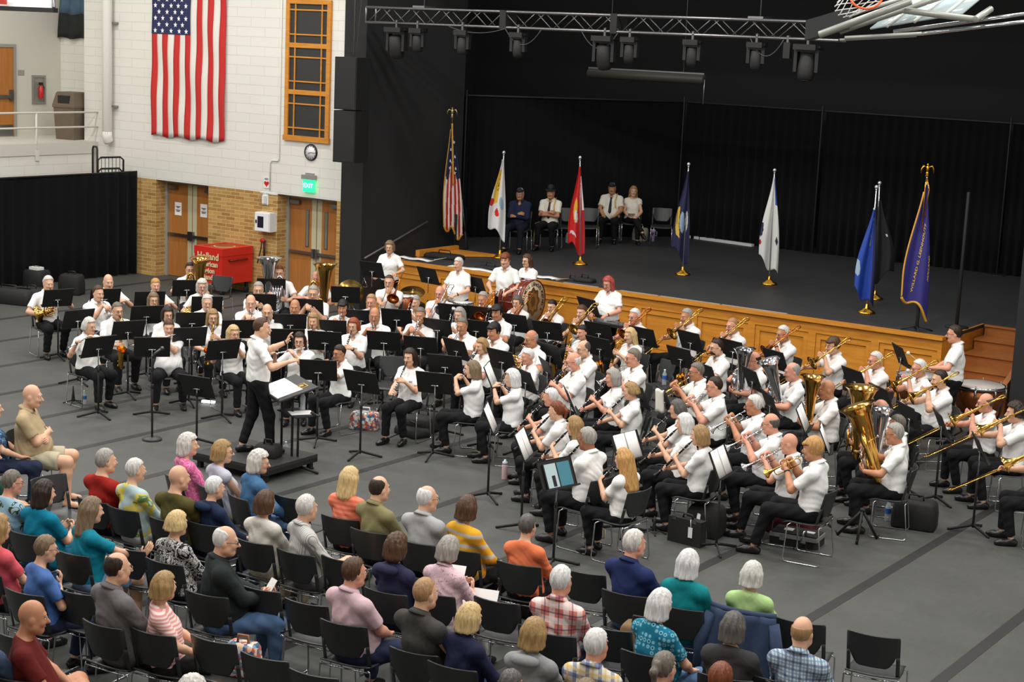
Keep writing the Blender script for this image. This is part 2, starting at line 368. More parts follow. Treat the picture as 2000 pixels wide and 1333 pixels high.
    for s in (-1, 1):
        hip = P + np.array([s * .088, -.01, -.015])
        if stand:
            fo = q.get('stride', 0.) * s; kn = np.array([s * .10, .035 + fo * .5, .50]); an = np.array([s * .105, -.02 + fo, .09]); toe = (0, 1, 0)
        else:
            kn = np.array([s * spread, .44, .525]); an = np.array([s * (spread + .01), .40 + ext + (.05 * s if act != 'rest' else 0), .09]); toe = (s * .15, 1, 0)
            xl = q.get('cross')
            if xl and s == xl: kn = np.array([-s * .03, .42, .64]); an = np.array([-s * .22, .60, .30]); toe = (-s * .3, .9, -.3)
            if xl and s == -xl: kn = np.array([s * .10, .44, .525])
            if q.get('fig4') == s: kn = np.array([s * .30, .36, .60]); an = np.array([-s * .10, .46, .60]); toe = (-s * .8, .3, .4)
        leg[s] = (hip, kn, an, unit(toe))
    # ---- shared torso shape
    def torso(g, f):
        g.el(at_s(.04, -.01), (.165 + .03 * w + f + (.012 if fem else 0), .115 + .03 * w + f, .12 + f), k=.05)
        g.rc(at_s(.1, .005 + .02 * w), at_s(.5, .01 + .015 * w), .118 + .035 * w + f, .122 + .02 * w + f, .06)
        for s in (-1, 1): g.rc(at_s(.18, .0, s * .055), at_s(.45, .0, s * .05), .095 + .03 * w + f, .095 + .015 * w + f, .06)
        if w > .4: g.el(at_s(.25, .07 + .03 * w), (.14 + .04 * w + f, .10 + .05 * w + f, .15 + f), k=.08)
        g.el(at_s(.66, .0), ((.145 if fem else .162) + .02 * w + f, .102 + .015 * w + f, .16 + f), k=.06)
        if fem:
            for s in (-1, 1): g.el(at_s(.60, .088, s * .07), (.062 + f, .05 + f, .06 + f), k=.05)
        g.rc(SH[-1] * .92 + NB * .08 + [0, 0, -.012], SH[1] * .92 + NB * .08 + [0, 0, -.012], .046 + f, .046 + f, .05)
        for s in (-1, 1): g.rc(NB + [s * .03, -.014, -.012], SH[s] + [0, 0, -.004], .048 + f * .8, .045 + f * .8, .045)
    # ---- body
    g = SDF(); torso(g, 0.)
    g.rc(NB + [0, -.012, -.04], hp(0, -.022, -.05), .062 if not fem else .052, .056 if not fem else .048, .035)
    for s in (-1, 1):
        E, Wr, fw, nm = arm[s]; am = (.86 if fem else 1.) * (1 + .15 * w)
        g.rc(SH[s], E, .048 * am, .040 * am, .03); f1 = E + (Wr - E) * .25
        g.rc(E, f1, .041 * am, .043 * am, .02); g.rc(f1, Wr, .043 * am, .027 * am, .02)
        side = np.cross(fw, nm)
        for o in (-.024, 0, .024): g.rc(Wr + fw * .012 + side * o * .6, Wr + fw * .075 + side * o, .017, .0135, .012)
        hip, kn, an, toe = leg[s]; lm = (1 + .2 * w) * (1. if q.get('shorts') else .86)
        g.rc(hip, kn, .088 * lm, .06 * lm, .04); cf = kn + (an - kn) * .3 + unit(np.array([0, -.03, 0]))*.012
        g.rc(kn, cf, .056 * lm, .056 * lm, .03); g.rc(cf, an, .056 * lm, .036, .03)
        g.rc(an + [0, -.03, -.045], an + toe * .09 + [0, 0, -.055], .034, .033, .03); g.rc(an + toe * .09 + [0, 0, -.055], an + toe * .165 + [0, 0, -.062], .036, .026, .02)
    HRm = HR
    def he(c, r, k=.02, op='u'): g.el(hp(*c), np.array(r) * hs, HRm, k, op)
    he((0, -.014, .022), (.077, .096, .102)); he((0, .022, -.045), (.062, .07, .082), .04); he((0, .066, -.100), (.032, .028, .024), .03)
    jb = .008 if not fem else 0
    for s in (-1, 1):
        g.rc(hp(s * .05, .005, -.07), hp(s * .02, .06, -.1), (.024 + jb) * hs, .024 * hs, .03)
        he((s * .036, .066, -.035), (.026, .026, .026), .02); he((s * .078, -.012, -.018), (.012, .024, .034), .008)
        he((s * .032, .098, .0), (.021, .014, .014), .012, 's')
    g.rc(hp(-.034, .083, .026), hp(.034, .083, .026), .011 * hs, .011 * hs, .02)
    g.rc(hp(0, .092, .006), hp(0, .121, -.034), .0095 * hs, .0145 * hs, .010)
    for s in (-1, 1): g.rc(hp(s * .008, .098, -.04), hp(s * .015, .092, -.042), .010 * hs, .008 * hs, .01)
    V, Q = g.solid(.0112)
    ex = MB()
    for s in (-1, 1):
        ex.ell(hp(s * .032, .083, .0), (.0135 * hs, .0095 * hs, .0075 * hs), 1, 8, 5, HR); ex.ell(hp(s * .032, .0915, .0), (.006, .0022, .0062), 2, 8, 4, HR)
        ex.tube([hp(s * .016, .094, .018), hp(s * .034, .093, .024), hp(s * .052, .083, .017)], [.003, .0042, .002], 4, 5)
        E, Wr, fw, nm = arm[s]; side = np.cross(fw, nm)
        grip = q.get('grip', 1.0 if act not in ('lap', 'hang', 'rest', 'conduct', 'raise', 'clap') else .45)
        for i, (o, L) in enumerate(((-.029, .058), (-.0095, .070), (.010, .066), (.029, .052))):
            o *= -s
            b0 = Wr + fw * .082 + side * o; a1 = grip * (.5 + .1 * i) * .9; a2 = grip * (1.25 + .08 * i)
            if q.get('act') == 'conduct' and s < 0 and i > 1: a1, a2 = 1.1, 2.2
            d1 = unit(fw * math.cos(a1) + nm * math.sin(a1)); d2 = unit(fw * math.cos(a2) + nm * math.sin(a2)); d3 = unit(fw * math.cos(a2 + .7 * grip) + nm * math.sin(a2 + .7 * grip))
            ex.tube([b0 - fw * .02, b0, b0 + d1 * L * .5, b0 + d1 * L * .5 + d2 * L * .32, b0 + d1 * L * .5 + d2 * L * .32 + d3 * L * .26], [.0105, .0105, .0095, .0088, .006], 0, 6)
        ts = side * s
        t0 = Wr + fw * .022 + ts * .026; t1 = t0 + unit(fw * .6 + ts * .75 + nm * .35) * .034; t2 = t1 + unit(fw * .9 + ts * .1 + nm * .45 * grip) * .03
        ex.tube([t0 - ts * .01, t0, t1, t2], [.0125, .0125, .0105, .007], 0, 6)
    ex.ell(hp(0, .091, -.0665), (.023 * hs, .010 * hs, .0048 * hs), 3, 10, 5, HR); ex.ell(hp(0, .089, -.075), (.019 * hs, .0085 * hs, .005 * hs), 3, 10, 5, HR)
    skin = SKIN[q.get('skin', 0)]; hc = q.get('hair', 'grey')
    body = link('person', quads('person', V, Q, [skin, EYEW, IRIS, LIPS, hair_mat(hc if hc != 'white' else 'silver')], ex))
    if sc != 1: body.scale = (sc,) * 3
    # ---- shirt
    infl = q.get('infl', .016); g = SDF(); torso(g, infl); slv = q.get('slv', .74)
    for s in (-1, 1):
        E, Wr = arm[s][:2]; am = (.9 if fem else 1.) * (1 + .15 * w)
        if slv <= 1:
            if slv > 0:
                e = SH[s] + (E - SH[s]) * slv; n = unit(E - SH[s])
                g.rc(SH[s], e + n * .03, .051 * am + infl * .6, .055 * am + infl * .6, .03, cut=(e, n))
        else:
            g.rc(SH[s], E, .050 * am + infl * .6, .045 * am + infl * .6, .03); e = E + (Wr - E) * (slv - 1); n = unit(Wr - E)
            g.rc(E, e + n * .03, .047 * am + infl * .6, .034 * am + infl * .6, .025, cut=(e, n))
    hem = q.get('hem', -.055 if not stand else -.10)
    g.half(P + [0, 0, hem], (0, -.12 if not stand else 0, -1))
    ct = NB + np.array([0, .004, .012]); cn = unit(np.array([0, .45 if not fem else .6, 1.]))
    g.half(ct + cn * (.012 if q.get('collar', True) else (.002 if not q.get('hood') else .05)), cn)
    if q.get('collar', True): g.el(NB + [0, .095, -.005], (.042, .075, .075), Rx(.5), .008, 's')
    V, Q = g.solid(.0138)
    sd = q['seed'] * 1.37; wx_ = V[:, 0] * 9 + 1.6 * np.sin(V[:, 2] * 7 + sd); wz_ = V[:, 2] * 13 + 1.8 * np.sin(V[:, 0] * 9 + V[:, 1] * 6 + sd * 2); wv = .0032 * (np.sin(wz_ * 3.1 + wx_ * 1.3 + sd) * np.sin(wx_ * 1.1 + sd) + .9 * np.sin(wz_ * 1.7 - wx_ * 2.3 + sd * 3) + .6 * np.sin(wx_ * 4.1 + wz_ * 4.3)) * np.clip((NB[2] - V[:, 2]) * 6, 0, 1)
    rad = V[:, :2] - P[:2]; V[:, :2] += rad / (np.linalg.norm(rad, axis=1)[:, None] + 1e-6) * wv[:, None]
    top_m = q['top']; ex = MB()
    if q.get('collar', True):
        u = unit(np.cross(cn, (1, 0, 0))) ; th = np.linspace(math.radians(112), math.radians(428), 17); cr = (.066 if fem else .076)
        pts = lambda r, dz: np.array([ct + cn * dz + r * (math.cos(t) * np.array([1, 0, 0]) * .96 - math.sin(t) * u * -1.0 * 1.02) for t in th])
        A, B, C = pts(cr * .95, -.006), pts(cr * .92, .034), pts(cr * 1.30, -.004)
        ex.grid(np.stack([A, B, C]), 0, .004)
    if q.get('logo'):
        fr = lambda x, z: V[(np.abs(V[:, 0] - x) < .022) & (np.abs(V[:, 2] - z) < .022), 1]
        L_ = [[(NB[0] + x, (fr(NB[0] + x, NB[2] + z).max() if len(fr(NB[0] + x, NB[2] + z)) else .1) + .002, NB[2] + z) for x in (-.115, -.09, -.065)] for z in (-.185, -.16)]; ex.grid(L_, 1, .003)
    if q.get('hood'):
        g2 = [NB + np.array([x, -.075 - .045 * math.cos(x * 14), .0 - abs(x) * .1]) for x in np.linspace(-.11, .11, 9)]
        ex.tube(g2, [.03, .05, .058, .06, .06, .06, .058, .05, .03], 0, 8, flat=.8)
    shirt = link(q.get('topname', 'shirt'), quads('shirt', V, Q, [top_m, LOGO], ex), body)
    if q.get('tie'):
        def front(x, z): k_ = (np.abs(V[:, 0] - x) < .022) & (np.abs(V[:, 2] - z) < .022); return V[k_, 1].max() + .004 if k_.any() else .12
        m = MB(); m.grid([[(NB[0] + u * wd, front(u * wd, NB[2] + z) , NB[2] + z) for u in (-1, 0, 1)] for z, wd in ((-.40, .004), (-.36, .034), (-.20, .028), (-.09, .018), (-.045, .020))], 0, .008); m.build('necktie', q['tie'], body)
        m = MB(); a_ = SH[-1] * .5 + NB * .5; m.tube([a_ + [-.02, -.02, .085], a_ + [-.03, .07, .07], (-.10, front(-.10, NB[2] - .12) + .01, NB[2] - .12), (-.12, front(-.12, NB[2] - .26) + .008, NB[2] - .26)], .010, 0, 6); m.build('shoulder_cord', mat('cord_yellow', (214, 170, 60), .6), body)
        m = MB(); hip, kn, an, toe = leg[1]; o_ = np.array([.085, .0, .03]); m.tube([hip + o_ + [.02, .1, .03], kn + o_ * .8 + [0, -.02, .03], kn + (an - kn) * .5 + [.07, 0, 0], an + [.06, 0, .03]], .011, 0, 6); m.build('trouser_stripe', mat('cord_yellow', (214, 170, 60), .6), body)
    # ---- trousers
    g = SDF(); f = .014; g.el(at_s(.0, -.01), (.168 + .035 * w + f + (.012 if fem else 0), .118 + .035 * w + f, .115 + f), k=.05)
    g.rc(at_s(.05), at_s(.16, .01 * w), .13 + .03 * w, .125 + .03 * w, .05)
    shorts = q.get('shorts', False)
    for s in (-1, 1):
        hip, kn, an, toe = leg[s]; lm = 1 + .2 * w
        if shorts:
            e = hip + (kn - hip) * .82; n = unit(kn - hip); g.rc(hip, e + n * .03, .10 * lm, .088 * lm, .04, cut=(e, n))
        else:
            g.rc(hip, kn, .098 * lm, .076 * lm, .045); e = kn + (an - kn) * .93; n = unit(an - kn)
            g.rc(kn, e + n * .03, .073 * lm, q.get('flare', .056), .04, cut=(e, n))
    g.half(P + [0, 0, .09], (0, 0, 1))
    V, Q = g.solid(.017); wv = .004 * np.sin(V[:, 2] * 50 + V[:, 1] * 38 + q['seed'])
    V[:, 0] += wv
    link('shorts' if shorts else 'trousers', quads('trousers', V, Q, [q['leg']]), body)
    # ---- shoes
    for s in (-1, 1):
        hip, kn, an, toe = leg[s]; g = SDF(); z = np.array([0, 0, 1.])
        heel = an - toe * .045 - z * .048; ball = an + toe * .10 - z * .052; tip = an + toe * .165 - z * .06
        g.rc(heel, ball, .042, .044, .03); g.rc(ball, tip, .044, .032, .03)
        if not q.get('sandal'): g.rc(an - z * .02, an + toe * .03 - z * .04, .045, .04, .03)
        if an[2] < .2: g.half((0, 0, .004), (0, 0, -1))
        if q.get('sandal'): g.half(an - z * .068, z)
        V, Q = g.solid(.013); link('sandal' if q.get('sandal') else 'shoe', quads('shoe', V, Q, [q.get('shoe', SHOEB)]), body)
    # ---- hair
    st = q.get('style', 'short')
    if st != 'none':
        g = SDF(); Hm = HR; inf = dict(short=.010, crop=.005, bald=.007, balding=.008, bob=.020, long=.018, curly=.026, pony=.010, wavy=.022, boy=.016, updo=.012).get(st, .012)
        R0 = np.array([.077, .096, .102])
        def cap(d, x, y, z):
            # hairline: forehead ahead of the ears stays bare, nape ends above the collar
            x, y, z = x / hs, y / hs, z / hs - .0
            line = .045 + .30 * np.maximum(0, y - .02) if not fem else .035 + .30 * np.maximum(0, y - .03)
            face = (line - z) * .9 - np.maximum(0, .025 - y) * 2.6      # >0 in the face
            if st in ('bob', 'long', 'wavy', 'curly'): face = np.minimum((.045 + .25 * np.maximum(0, y - .04)) - z, y - (.045 if st != 'curly' else .035))
            if st == 'boy': face = np.minimum(.03 - z, y - .035)
            d = np.maximum(d, face)
            if st in ('bald', 'balding'): d = np.maximum(d, z - (.03 if st == 'bald' else .075 - .9 * np.maximum(0, y + .01)))
            low = -.085 if not fem else -.095
            if st not in ('bob', 'long', 'wavy', 'curly'): d = np.maximum(d, low - z)
            return d * .8
        c0 = hp(0, -.014, .022)
        ph0 = q['seed'] * 1.7
        if st in ('curly', 'wavy'):
            a_ = .007 if st == 'curly' else .004; fq = 95 if st == 'curly' else 60
            fn = lambda d, x, y, z: cap(d + a_ * np.sin(x * fq + ph0) * np.sin(y * fq + 1) * np.sin(z * fq * .8 + ph0), x, y, z)
        else: fn = lambda d, x, y, z: cap(d + .0022 * np.sin(np.arctan2(x, -y) * 17 + ph0), x, y, z)
        g.el(c0, (R0 + inf) * hs, Hm, .004, fn=fn)
        dn = np.array([0, 0, -1.])
        if st in ('bob', 'long', 'wavy', 'curly'):
            L = q.get('hl', dict(bob=.10, curly=.075, wavy=.15, long=.24)[st])
            hv = q.get('hv', 1.)
            for s in (-1, 1):
                a0 = hp(s * .066, -.015, .0); lb = .30 * max(0, L - .09); b0 = a0 + dn * (L * .85 + .02) + HR @ np.array([s * (.012 + lb * .3), -.012 - lb * 1.3, 0]); g.rc(a0, b0, .036 * hs * hv, .034 * hs * hv, .03)
                a1 = hp(s * .05, -.06, .0); b1 = a1 + dn * (L + .03) + HR @ np.array([s * .01, -.02 - lb, 0]); g.rc(a1, b1, .05 * hs * hv, .046 * hs * hv, .035)
            a2 = hp(0, -.08, .0); b2 = a2 + dn * (L + .035) + HR @ np.array([0, -.025 - lb, 0]); g.rc(a2, b2, .05 * hs * hv, .048 * hs * hv, .035)
            if st in ('bob',): g.half(HC + dn * (L + .035), dn)
        if st == 'pony':
            a = hp(0, -.11, .045); g.el(a, (.028, .028, .028), k=.01); g.rc(a, a + [0, -.045, -.05], .024, .03, .02); g.rc(a + [0, -.045, -.05], hp(0, -.12, -.12), .03, .014, .02)
        if st == 'updo': g.el(hp(0, -.10, .04), (.05, .045, .045), k=.02)
        if st in ('boy', 'short') and not q.get('nofringe') and st == 'boy': g.rc(hp(-.04, .082, .062), hp(.045, .08, .06), .02, .018, .02)
        V, Q = g.solid(.0095); dv = (V - HC) @ HR; th_ = np.arctan2(dv[:, 0], -dv[:, 1] + .02); rr_ = V - HC; rr_[:, 2] *= .25; rr_ /= np.linalg.norm(rr_, axis=1)[:, None] + 1e-6; V = V + rr_ * ((.0035 if st not in ('crop', 'bald', 'balding') else .0012) * (np.sin(th_ * 15 + ph0 + 2.2 * np.sin(dv[:, 2] * 16 + ph0)) + .6 * np.sin(th_ * 31 + ph0 * 2 + 3 * np.sin(dv[:, 2] * 23))))[:, None]; link('hair', quads('hair', V, Q, [hair_mat(hc)]), body)
    if q.get('beard'):
        g = SDF(); g.el(hp(0, .03, -.082), np.array((.064, .072, .058)) * hs, HR, .01, fn=lambda d, x, y, z: np.maximum(d, np.maximum(.0 - y - .01, z - .022)))
        g.rc(hp(-.028, .092, -.052), hp(.028, .092, -.052), .011, .011, .01); g.el(hp(0, .098, -.071), (.02, .03, .008), HR, .006, 's')
        V, Q = g.solid(.0115); link('beard', quads('beard', V, Q, [hair_mat(q['beard'])]), body)
    if q.get('stache'):
        m = MB(); m.tube([hp(-.034, .088, -.06), hp(-.016, .102, -.052), hp(.016, .102, -.052), hp(.034, .088, -.06)], [.005, .011, .011, .005], 0, 8); m.build('moustache', hair_mat(q['stache']), body)
    if q.get('gl'):
        m = MB()
        for s in (-1, 1):
            t = np.linspace(0, 2 * math.pi, 13); m.tube([hp(s * .032 + .0205 * math.cos(a), .103 - .03 * max(0, abs(.032 * s + .02 * math.cos(a)) - .045), -.002 + .0165 * math.sin(a)) for a in t], .0022, 0, 5)
            m.tube([hp(s * .052, .100, .004), hp(s * .079, .07, .006), hp(s * .083, -.01, .004)], .0022, 0, 5)
        m.tube([hp(-.012, .105, .0), hp(.012, .105, .0)], .002, 0, 5); m.build('glasses', SPECT if q['gl'] == 1 else SPECM, body)
    if q.get('watch'):
        E, Wr, fw, nm = arm[q['watch']]; d = unit(Wr - E); m = MB(); m.lathe([(0, .031), (.005, .0335), (.015, .0335), (.02, .031)], Wr - d * .035, d, 0, 12); m.build('wristwatch', BLACKP, body)
    if q.get('cap'):
        g = SDF(); g.el(hp(0, -.01, .06), np.array((.05, .125, .07)) * hs, HR, .01); g.el(hp(0, -.01, .05), np.array((.08, .1, .06)) * hs, HR, .03); g.half(hp(0, 0, .045), HR @ np.array([0, 0, -1.]))
        V, Q = g.solid(.011); link('garrison_cap', quads('cap', V, Q, [q['cap']]), body)
    if q.get('hat'):
        g = SDF(); g.el(hp(0, -.01, .10), np.array((.085, .10, .08)) * hs, HR, .01); g.half(hp(0, 0, .06), HR @ np.array([0, 0, -1.])); g.el(hp(0, .02, .065), (.12, .14, .011), HR, .01)
        V, Q = g.solid(.011); link('campaign_hat', quads('hat', V, Q, [BLACKM]), body)
    if q.get('band'):
        m = MB(); m.tube([hp(.09 * math.cos(a), -.0 + .03 - .01, .03 + .105 * math.sin(a)) for a in np.linspace(0, math.pi, 15)], .012, 0, 6, flat=.5); m.build('headband', q['band'], body)
    tag(body, q['label'], 'person', q.get('group'))
    q['body'] = body; q['mouth'] = mouth * sc; q['top_pt'] = top * sc; q['armpts'] = {s: (arm[s][0] * sc, arm[s][1] * sc, arm[s][2], arm[s][3]) for s in arm}; q['HR'] = HR
    return body
def put_person(q):
    """build and stand the person where the photo shows them: head top seen at pixel (hx, hy), floor height base"""
    build_person(q); z0 = q.get('base', 0.); T = q['top_pt'] + np.array([0, 0, .012])
    h = q['head']; Wp = at(h[0], h[1], z=T[2] + z0)
    if 'face' not in q:
        d = np.array(q['look']) - Wp[:2]; q['face'] = math.degrees(math.atan2(-d[0], d[1])) + q.get('turn', 0)
    a = math.radians(q['face']); pos = Wp - Rz(a) @ T; pos[2] = z0
    q['pos'] = pos; q['a'] = a; q['body'].location = pos; q['body'].rotation_euler = (0, 0, a)
    q['w'] = lambda p: Rz(a) @ np.asarray(p, float) + pos
    return q
# ------------------------------------------------------------------ chairs, music stands
CHAIRP = mat('charcoal_polypropylene', (46, 48, 49), .36, spec=.5, bump=.06, bscale=400)
def chair_meshes():
    t = np.linspace(-1, 1, 13)
    bk = lambda x, z: (x * .225, -.185 - (z - .47) * .24 + .055 * x * x, z)          # point of the curved back
    m = MB()
    def patch(rows): m.grid([[bk(x0 + (x1 - x0) * (q + 1) / 2, z) for q in t] for z, x0, x1 in rows], 0, .012)
    patch([(.545, -.50, .50), (.555, -.60, .60), (.575, -.68, .68), (.62, -.80, .80), (.652, -.845, .845)] + [(z, -1 + e, 1 - e) for z, e in ((.66, 0), (.72, 0), (.78, 0), (.825, .0), (.838, .012), (.843, .04))])
    for s in (-1, 1): m.grid([[bk(s * (.87 + .13 * k), z) for k in (np.linspace(0, 1, 4) if s > 0 else np.linspace(1, 0, 4))] for z in (.455, .50, .56, .62, .66)], 0, .012)
    back = m.mesh('chair_back', CHAIRP); m = MB()
    m.grid([[(x * (.225 - .015 * max(0, v)), -.19 + .44 * (v + 1) / 2, .452 + .012 * x * x - .012 * (1 - v * v) + (-.030 * max(0, v - .72) / .28) + (.012 * max(0, -v - .6) / .4)) for x in t] for v in np.linspace(-1, 1, 13)][::-1], 0, .012)
    seat = m.mesh('chair_seat', CHAIRP); legs = []
    for s in (-1, 1):
        m = MB(); x = s * .235; r = .0075
        m.tube([(x * .93, -.18, .455), (x, -.17, .43), (x * 1.04, -.215, .05), (x * 1.04, -.20, .012), (x * 1.04, -.17, .009), (x * 1.04, .16, .009), (x * 1.04, .20, .012), (x * 1.04, .215, .05), (x, .19, .425), (x * .93, .16, .446), (x * .4, .15, .443), (0, .15, .442)], r, 0, 6)
        m.tube([(x * .93, -.18, .44), (0, -.18, .436)], r, 0, 6)
        legs.append(m.mesh('chair_leg', CHROME))
    return back, seat, legs
CH = chair_meshes(); CHAIRS = []
def chair(pos, a, label, group=None, back=True):
    r = thing('stacking_chair', label, 'chair', pos, a, group)
    link('backrest', CH[0], r); link('seat', CH[1], r)
    for l in CH[2]: link('leg', l, r)
    CHAIRS.append(r); return r
def stand_meshes():
    legs = []
    for i in range(3):
        a = math.radians(90 + 120 * i); d = np.array([math.cos(a), math.sin(a), 0]); m = MB()
        m.tube([(0, 0, .085), d * .06 + [0, 0, .07], d * .27 + [0, 0, .018], d * .30 + [0, 0, .012]], [.012, .012, .011, .011], 0, 6, flat=1.6); legs.append(m.mesh('stand_leg', BLACKM))
    m = MB(); m.cyl((0, 0, .05), (0, 0, .70), .0145, 0, 10); m.cyl((0, 0, .66), (0, 0, .72), .018, 0, 10); pole = m.mesh('stand_pole', BLACKM)
    m = MB(); m.cyl((0, 0, .70), (0, 0, .985), .0085, 0, 8); m.box((-.045, -.008, .985), (.045, .012, 1.0)); m.cyl((-.05, .012, .993), (.05, .012, .993), .009, 0, 8); rod = m.mesh('stand_rod', CHROME)
    m = MB(); tl = math.radians(24); T = np.eye(4); T[:3, :3] = Rx(-tl); T[:3, 3] = (0, 0, 1.0)
    m.box((-.255, -.004, -.13), (.255, .0, .20), 0, T); m.box((-.255, -.055, -.135), (.255, .004, -.127), 0, T); m.box((-.255, -.058, -.135), (.255, -.053, -.115), 0, T)
    for x in (-.255, .25): m.box((x, -.012, -.13), (x + .005, .0, .20), 0, T)
    m.box((-.255, -.012, .195), (.255, 0, .20), 0, T)
    desk = m.mesh('stand_desk', BLACKM); m = MB()
    m.box((-.07, .0, -.045), (.07, .012, -.012), 0, T); m.box((-.075, .010, -.03), (-.03, .02, -.015), 0, T); m.box((.03, .010, -.03), (.075, .02, -.015), 0, T)
    br = m.mesh('stand_bracket', BLACKP); m = MB()
    for s in (-1, 1): m.grid([[(s * x, -.010 - .012 * math.sin(x / .215 * math.pi), z) for x in (np.linspace(.005, .215, 6) if s > 0 else np.linspace(.215, .005, 6))] for z in (-.12, .04, .195)], 0, .002)
    v = m.mesh('music_pages', PAPER)
    P = np.empty(len(v.vertices) * 3); v.vertices.foreach_get('co', P); v.vertices.foreach_set('co', tr(T, P.reshape(-1, 3)).ravel())
    return legs, pole, rod, desk, br, v
ST = stand_meshes()
def music_stand(pos, a, label, pages=None, dz=0., group=None):
    r = thing('music_stand', label, 'music stand', pos, a, group)
    for l in ST[0]: link('leg', l, r)
    link('pole', ST[1], r)
    for n, me in (('telescopic_rod', ST[2]), ('desk', ST[3]), ('bracket', ST[4])): link(n, me, r).location = (0, 0, dz)
    if pages: tag(link('sheet_music', ST[5]), pages, 'sheet music').matrix_world = Matrix.Translation(list(np.asarray(pos) + [0, 0, dz])) @ Matrix.Rotation(a, 4, 'Z')
    return r
# ------------------------------------------------------------------ instruments, lips at the origin, y ahead, x to the player's right
def lerp(a, b, t): return np.asarray(a, float) + (np.asarray(b, float) - np.asarray(a, float)) * t
def i_flute(M, L=.67, mt=SILVER, r=.0095):
    d = unit((.93, .16, -.22)); o = np.array([-.09, .012, -.008]); b = MB(); b.cyl(o, o + d * L, r, 0, 10); b.cyl(o + d * (L * .31), o + d * (L * .35), r * 1.25, 0, 10); b.cyl(o + d * (L * .86), o + d * (L * .88), r * 1.25, 0, 10)
    M.append(('tube', b, mt)); b = MB(); p = o + d * .09; b.ell(p + [0, -.004, .008], (.016, .009, .004)); M.append(('lip_plate', b, SILVER)); b = MB(); up = unit(np.cross(d, (0, 1, 0))) * -1
    if up[2] < 0: up = -up
    for k in range(12): c = o + d * (L * (.40 + .045 * k)); b.cyl(c + up * r, c + up * (r + .006), .0075 * L / .67 + .001, 0, 8)
    b.tube([o + d * (L * .36) + up * (r + .004) + [0, .008, 0], o + d * (L * .93) + up * (r + .004) + [0, .008, 0]], .002, 0, 5); M.append(('keys', b, SILVER))
def i_clarinet(M, body=EBONY, bell=.032, L=.66, r=.0125):
    d = unit((0, .66, -.75)); o = np.array([0, -.005, .0]); b = MB()
    b.lathe([(0, .006), (.07, .0135)], o, d, 0, 10); M.append(('mouthpiece', b, EBONY)); b = MB()
    b.lathe([(.065, .0135), (.07, .0155), (.13, .0145), (.135, r), (L - .1, r), (L - .095, r + .003), (L - .06, r + .004), (L - .02, bell * .8), (L, bell), (L + .002, bell - .004), (L - .03, bell * .5)], o, d, 0, 14); M.append(('barrel', b, body)); b = MB()
    n = unit(np.cross(d, (1, 0, 0))); n = n if n[2] > 0 else -n
    for k in range(11): c = o + d * (.17 + .036 * k) + n * (r + .003); b.cyl(c - n * .004, c + n * .003, .008, 0, 8)
    for s in (-1, 1): b.tube([o + d * .16 + [s * .011, 0, 0] + n * r, o + d * (L - .12) + [s * .011, 0, 0] + n * r], .0025, 0, 5)
    for q in (.068, .135, .34, L - .1): b.lathe([(q - .004, r + .003), (q, r + .0045), (q + .004, r + .003)], o, d, 0, 12, False)
    M.append(('keywork', b, SILVER))
def i_oboe(M): i_clarinet(M, EBONY, .02, .60, .010)
def i_trumpet(M, mt=BRASS):
    d = unit((0, .83, -.56)); u = np.array([0, .56, .83]); X = np.array([1., 0, 0]); p = lambda y, z, x=0: d * y + u * z + X * x
    b = MB(); b.lathe([(-.0, .013), (.012, .0125), (.03, .006), (.075, .005)], (0, 0, 0), d, 0, 12); M.append(('mouthpiece', b, SILVER)); b = MB()
    b.lathe([(.10, .006), (.30, .0075), (.40, .013), (.45, .024), (.485, .045), (.50, .061), (.498, .061), (.47, .032)], p(0, -.0, -.012), d, 0, 18)
    b.tube(np.concatenate([[p(.10, 0, -.012)], arc(p(.10, -.035, -.012), u, -d, .035, 0, 180, 8), [p(.22, -.07, -.012)]]), .006, 0, 7); M.append(('bell', b, mt)); b = MB()
    b.tube(np.concatenate([[p(.05, 0, .012), p(.36, 0, .012)], arc(p(.38, -.035, .012), u, d, .035, 0, 180, 8), [p(.24, -.07, .012)]]), .0058, 0, 7); b.tube([p(.30, -.03, -.012), p(.30, -.03, .012)], .004, 0, 5); M.append(('leadpipe', b, mt))
    for k in range(3):
        b = MB(); c = p(.205 + .026 * k, -.02); b.cyl(c - u * .065, c + u * .045, .0115, 0, 10); b.cyl(c + u * .045, c + u * .065, .004, 0, 6); b.cyl(c + u * .062, c + u * .067, .009, 0, 8); M.append(('valve', b, mt))
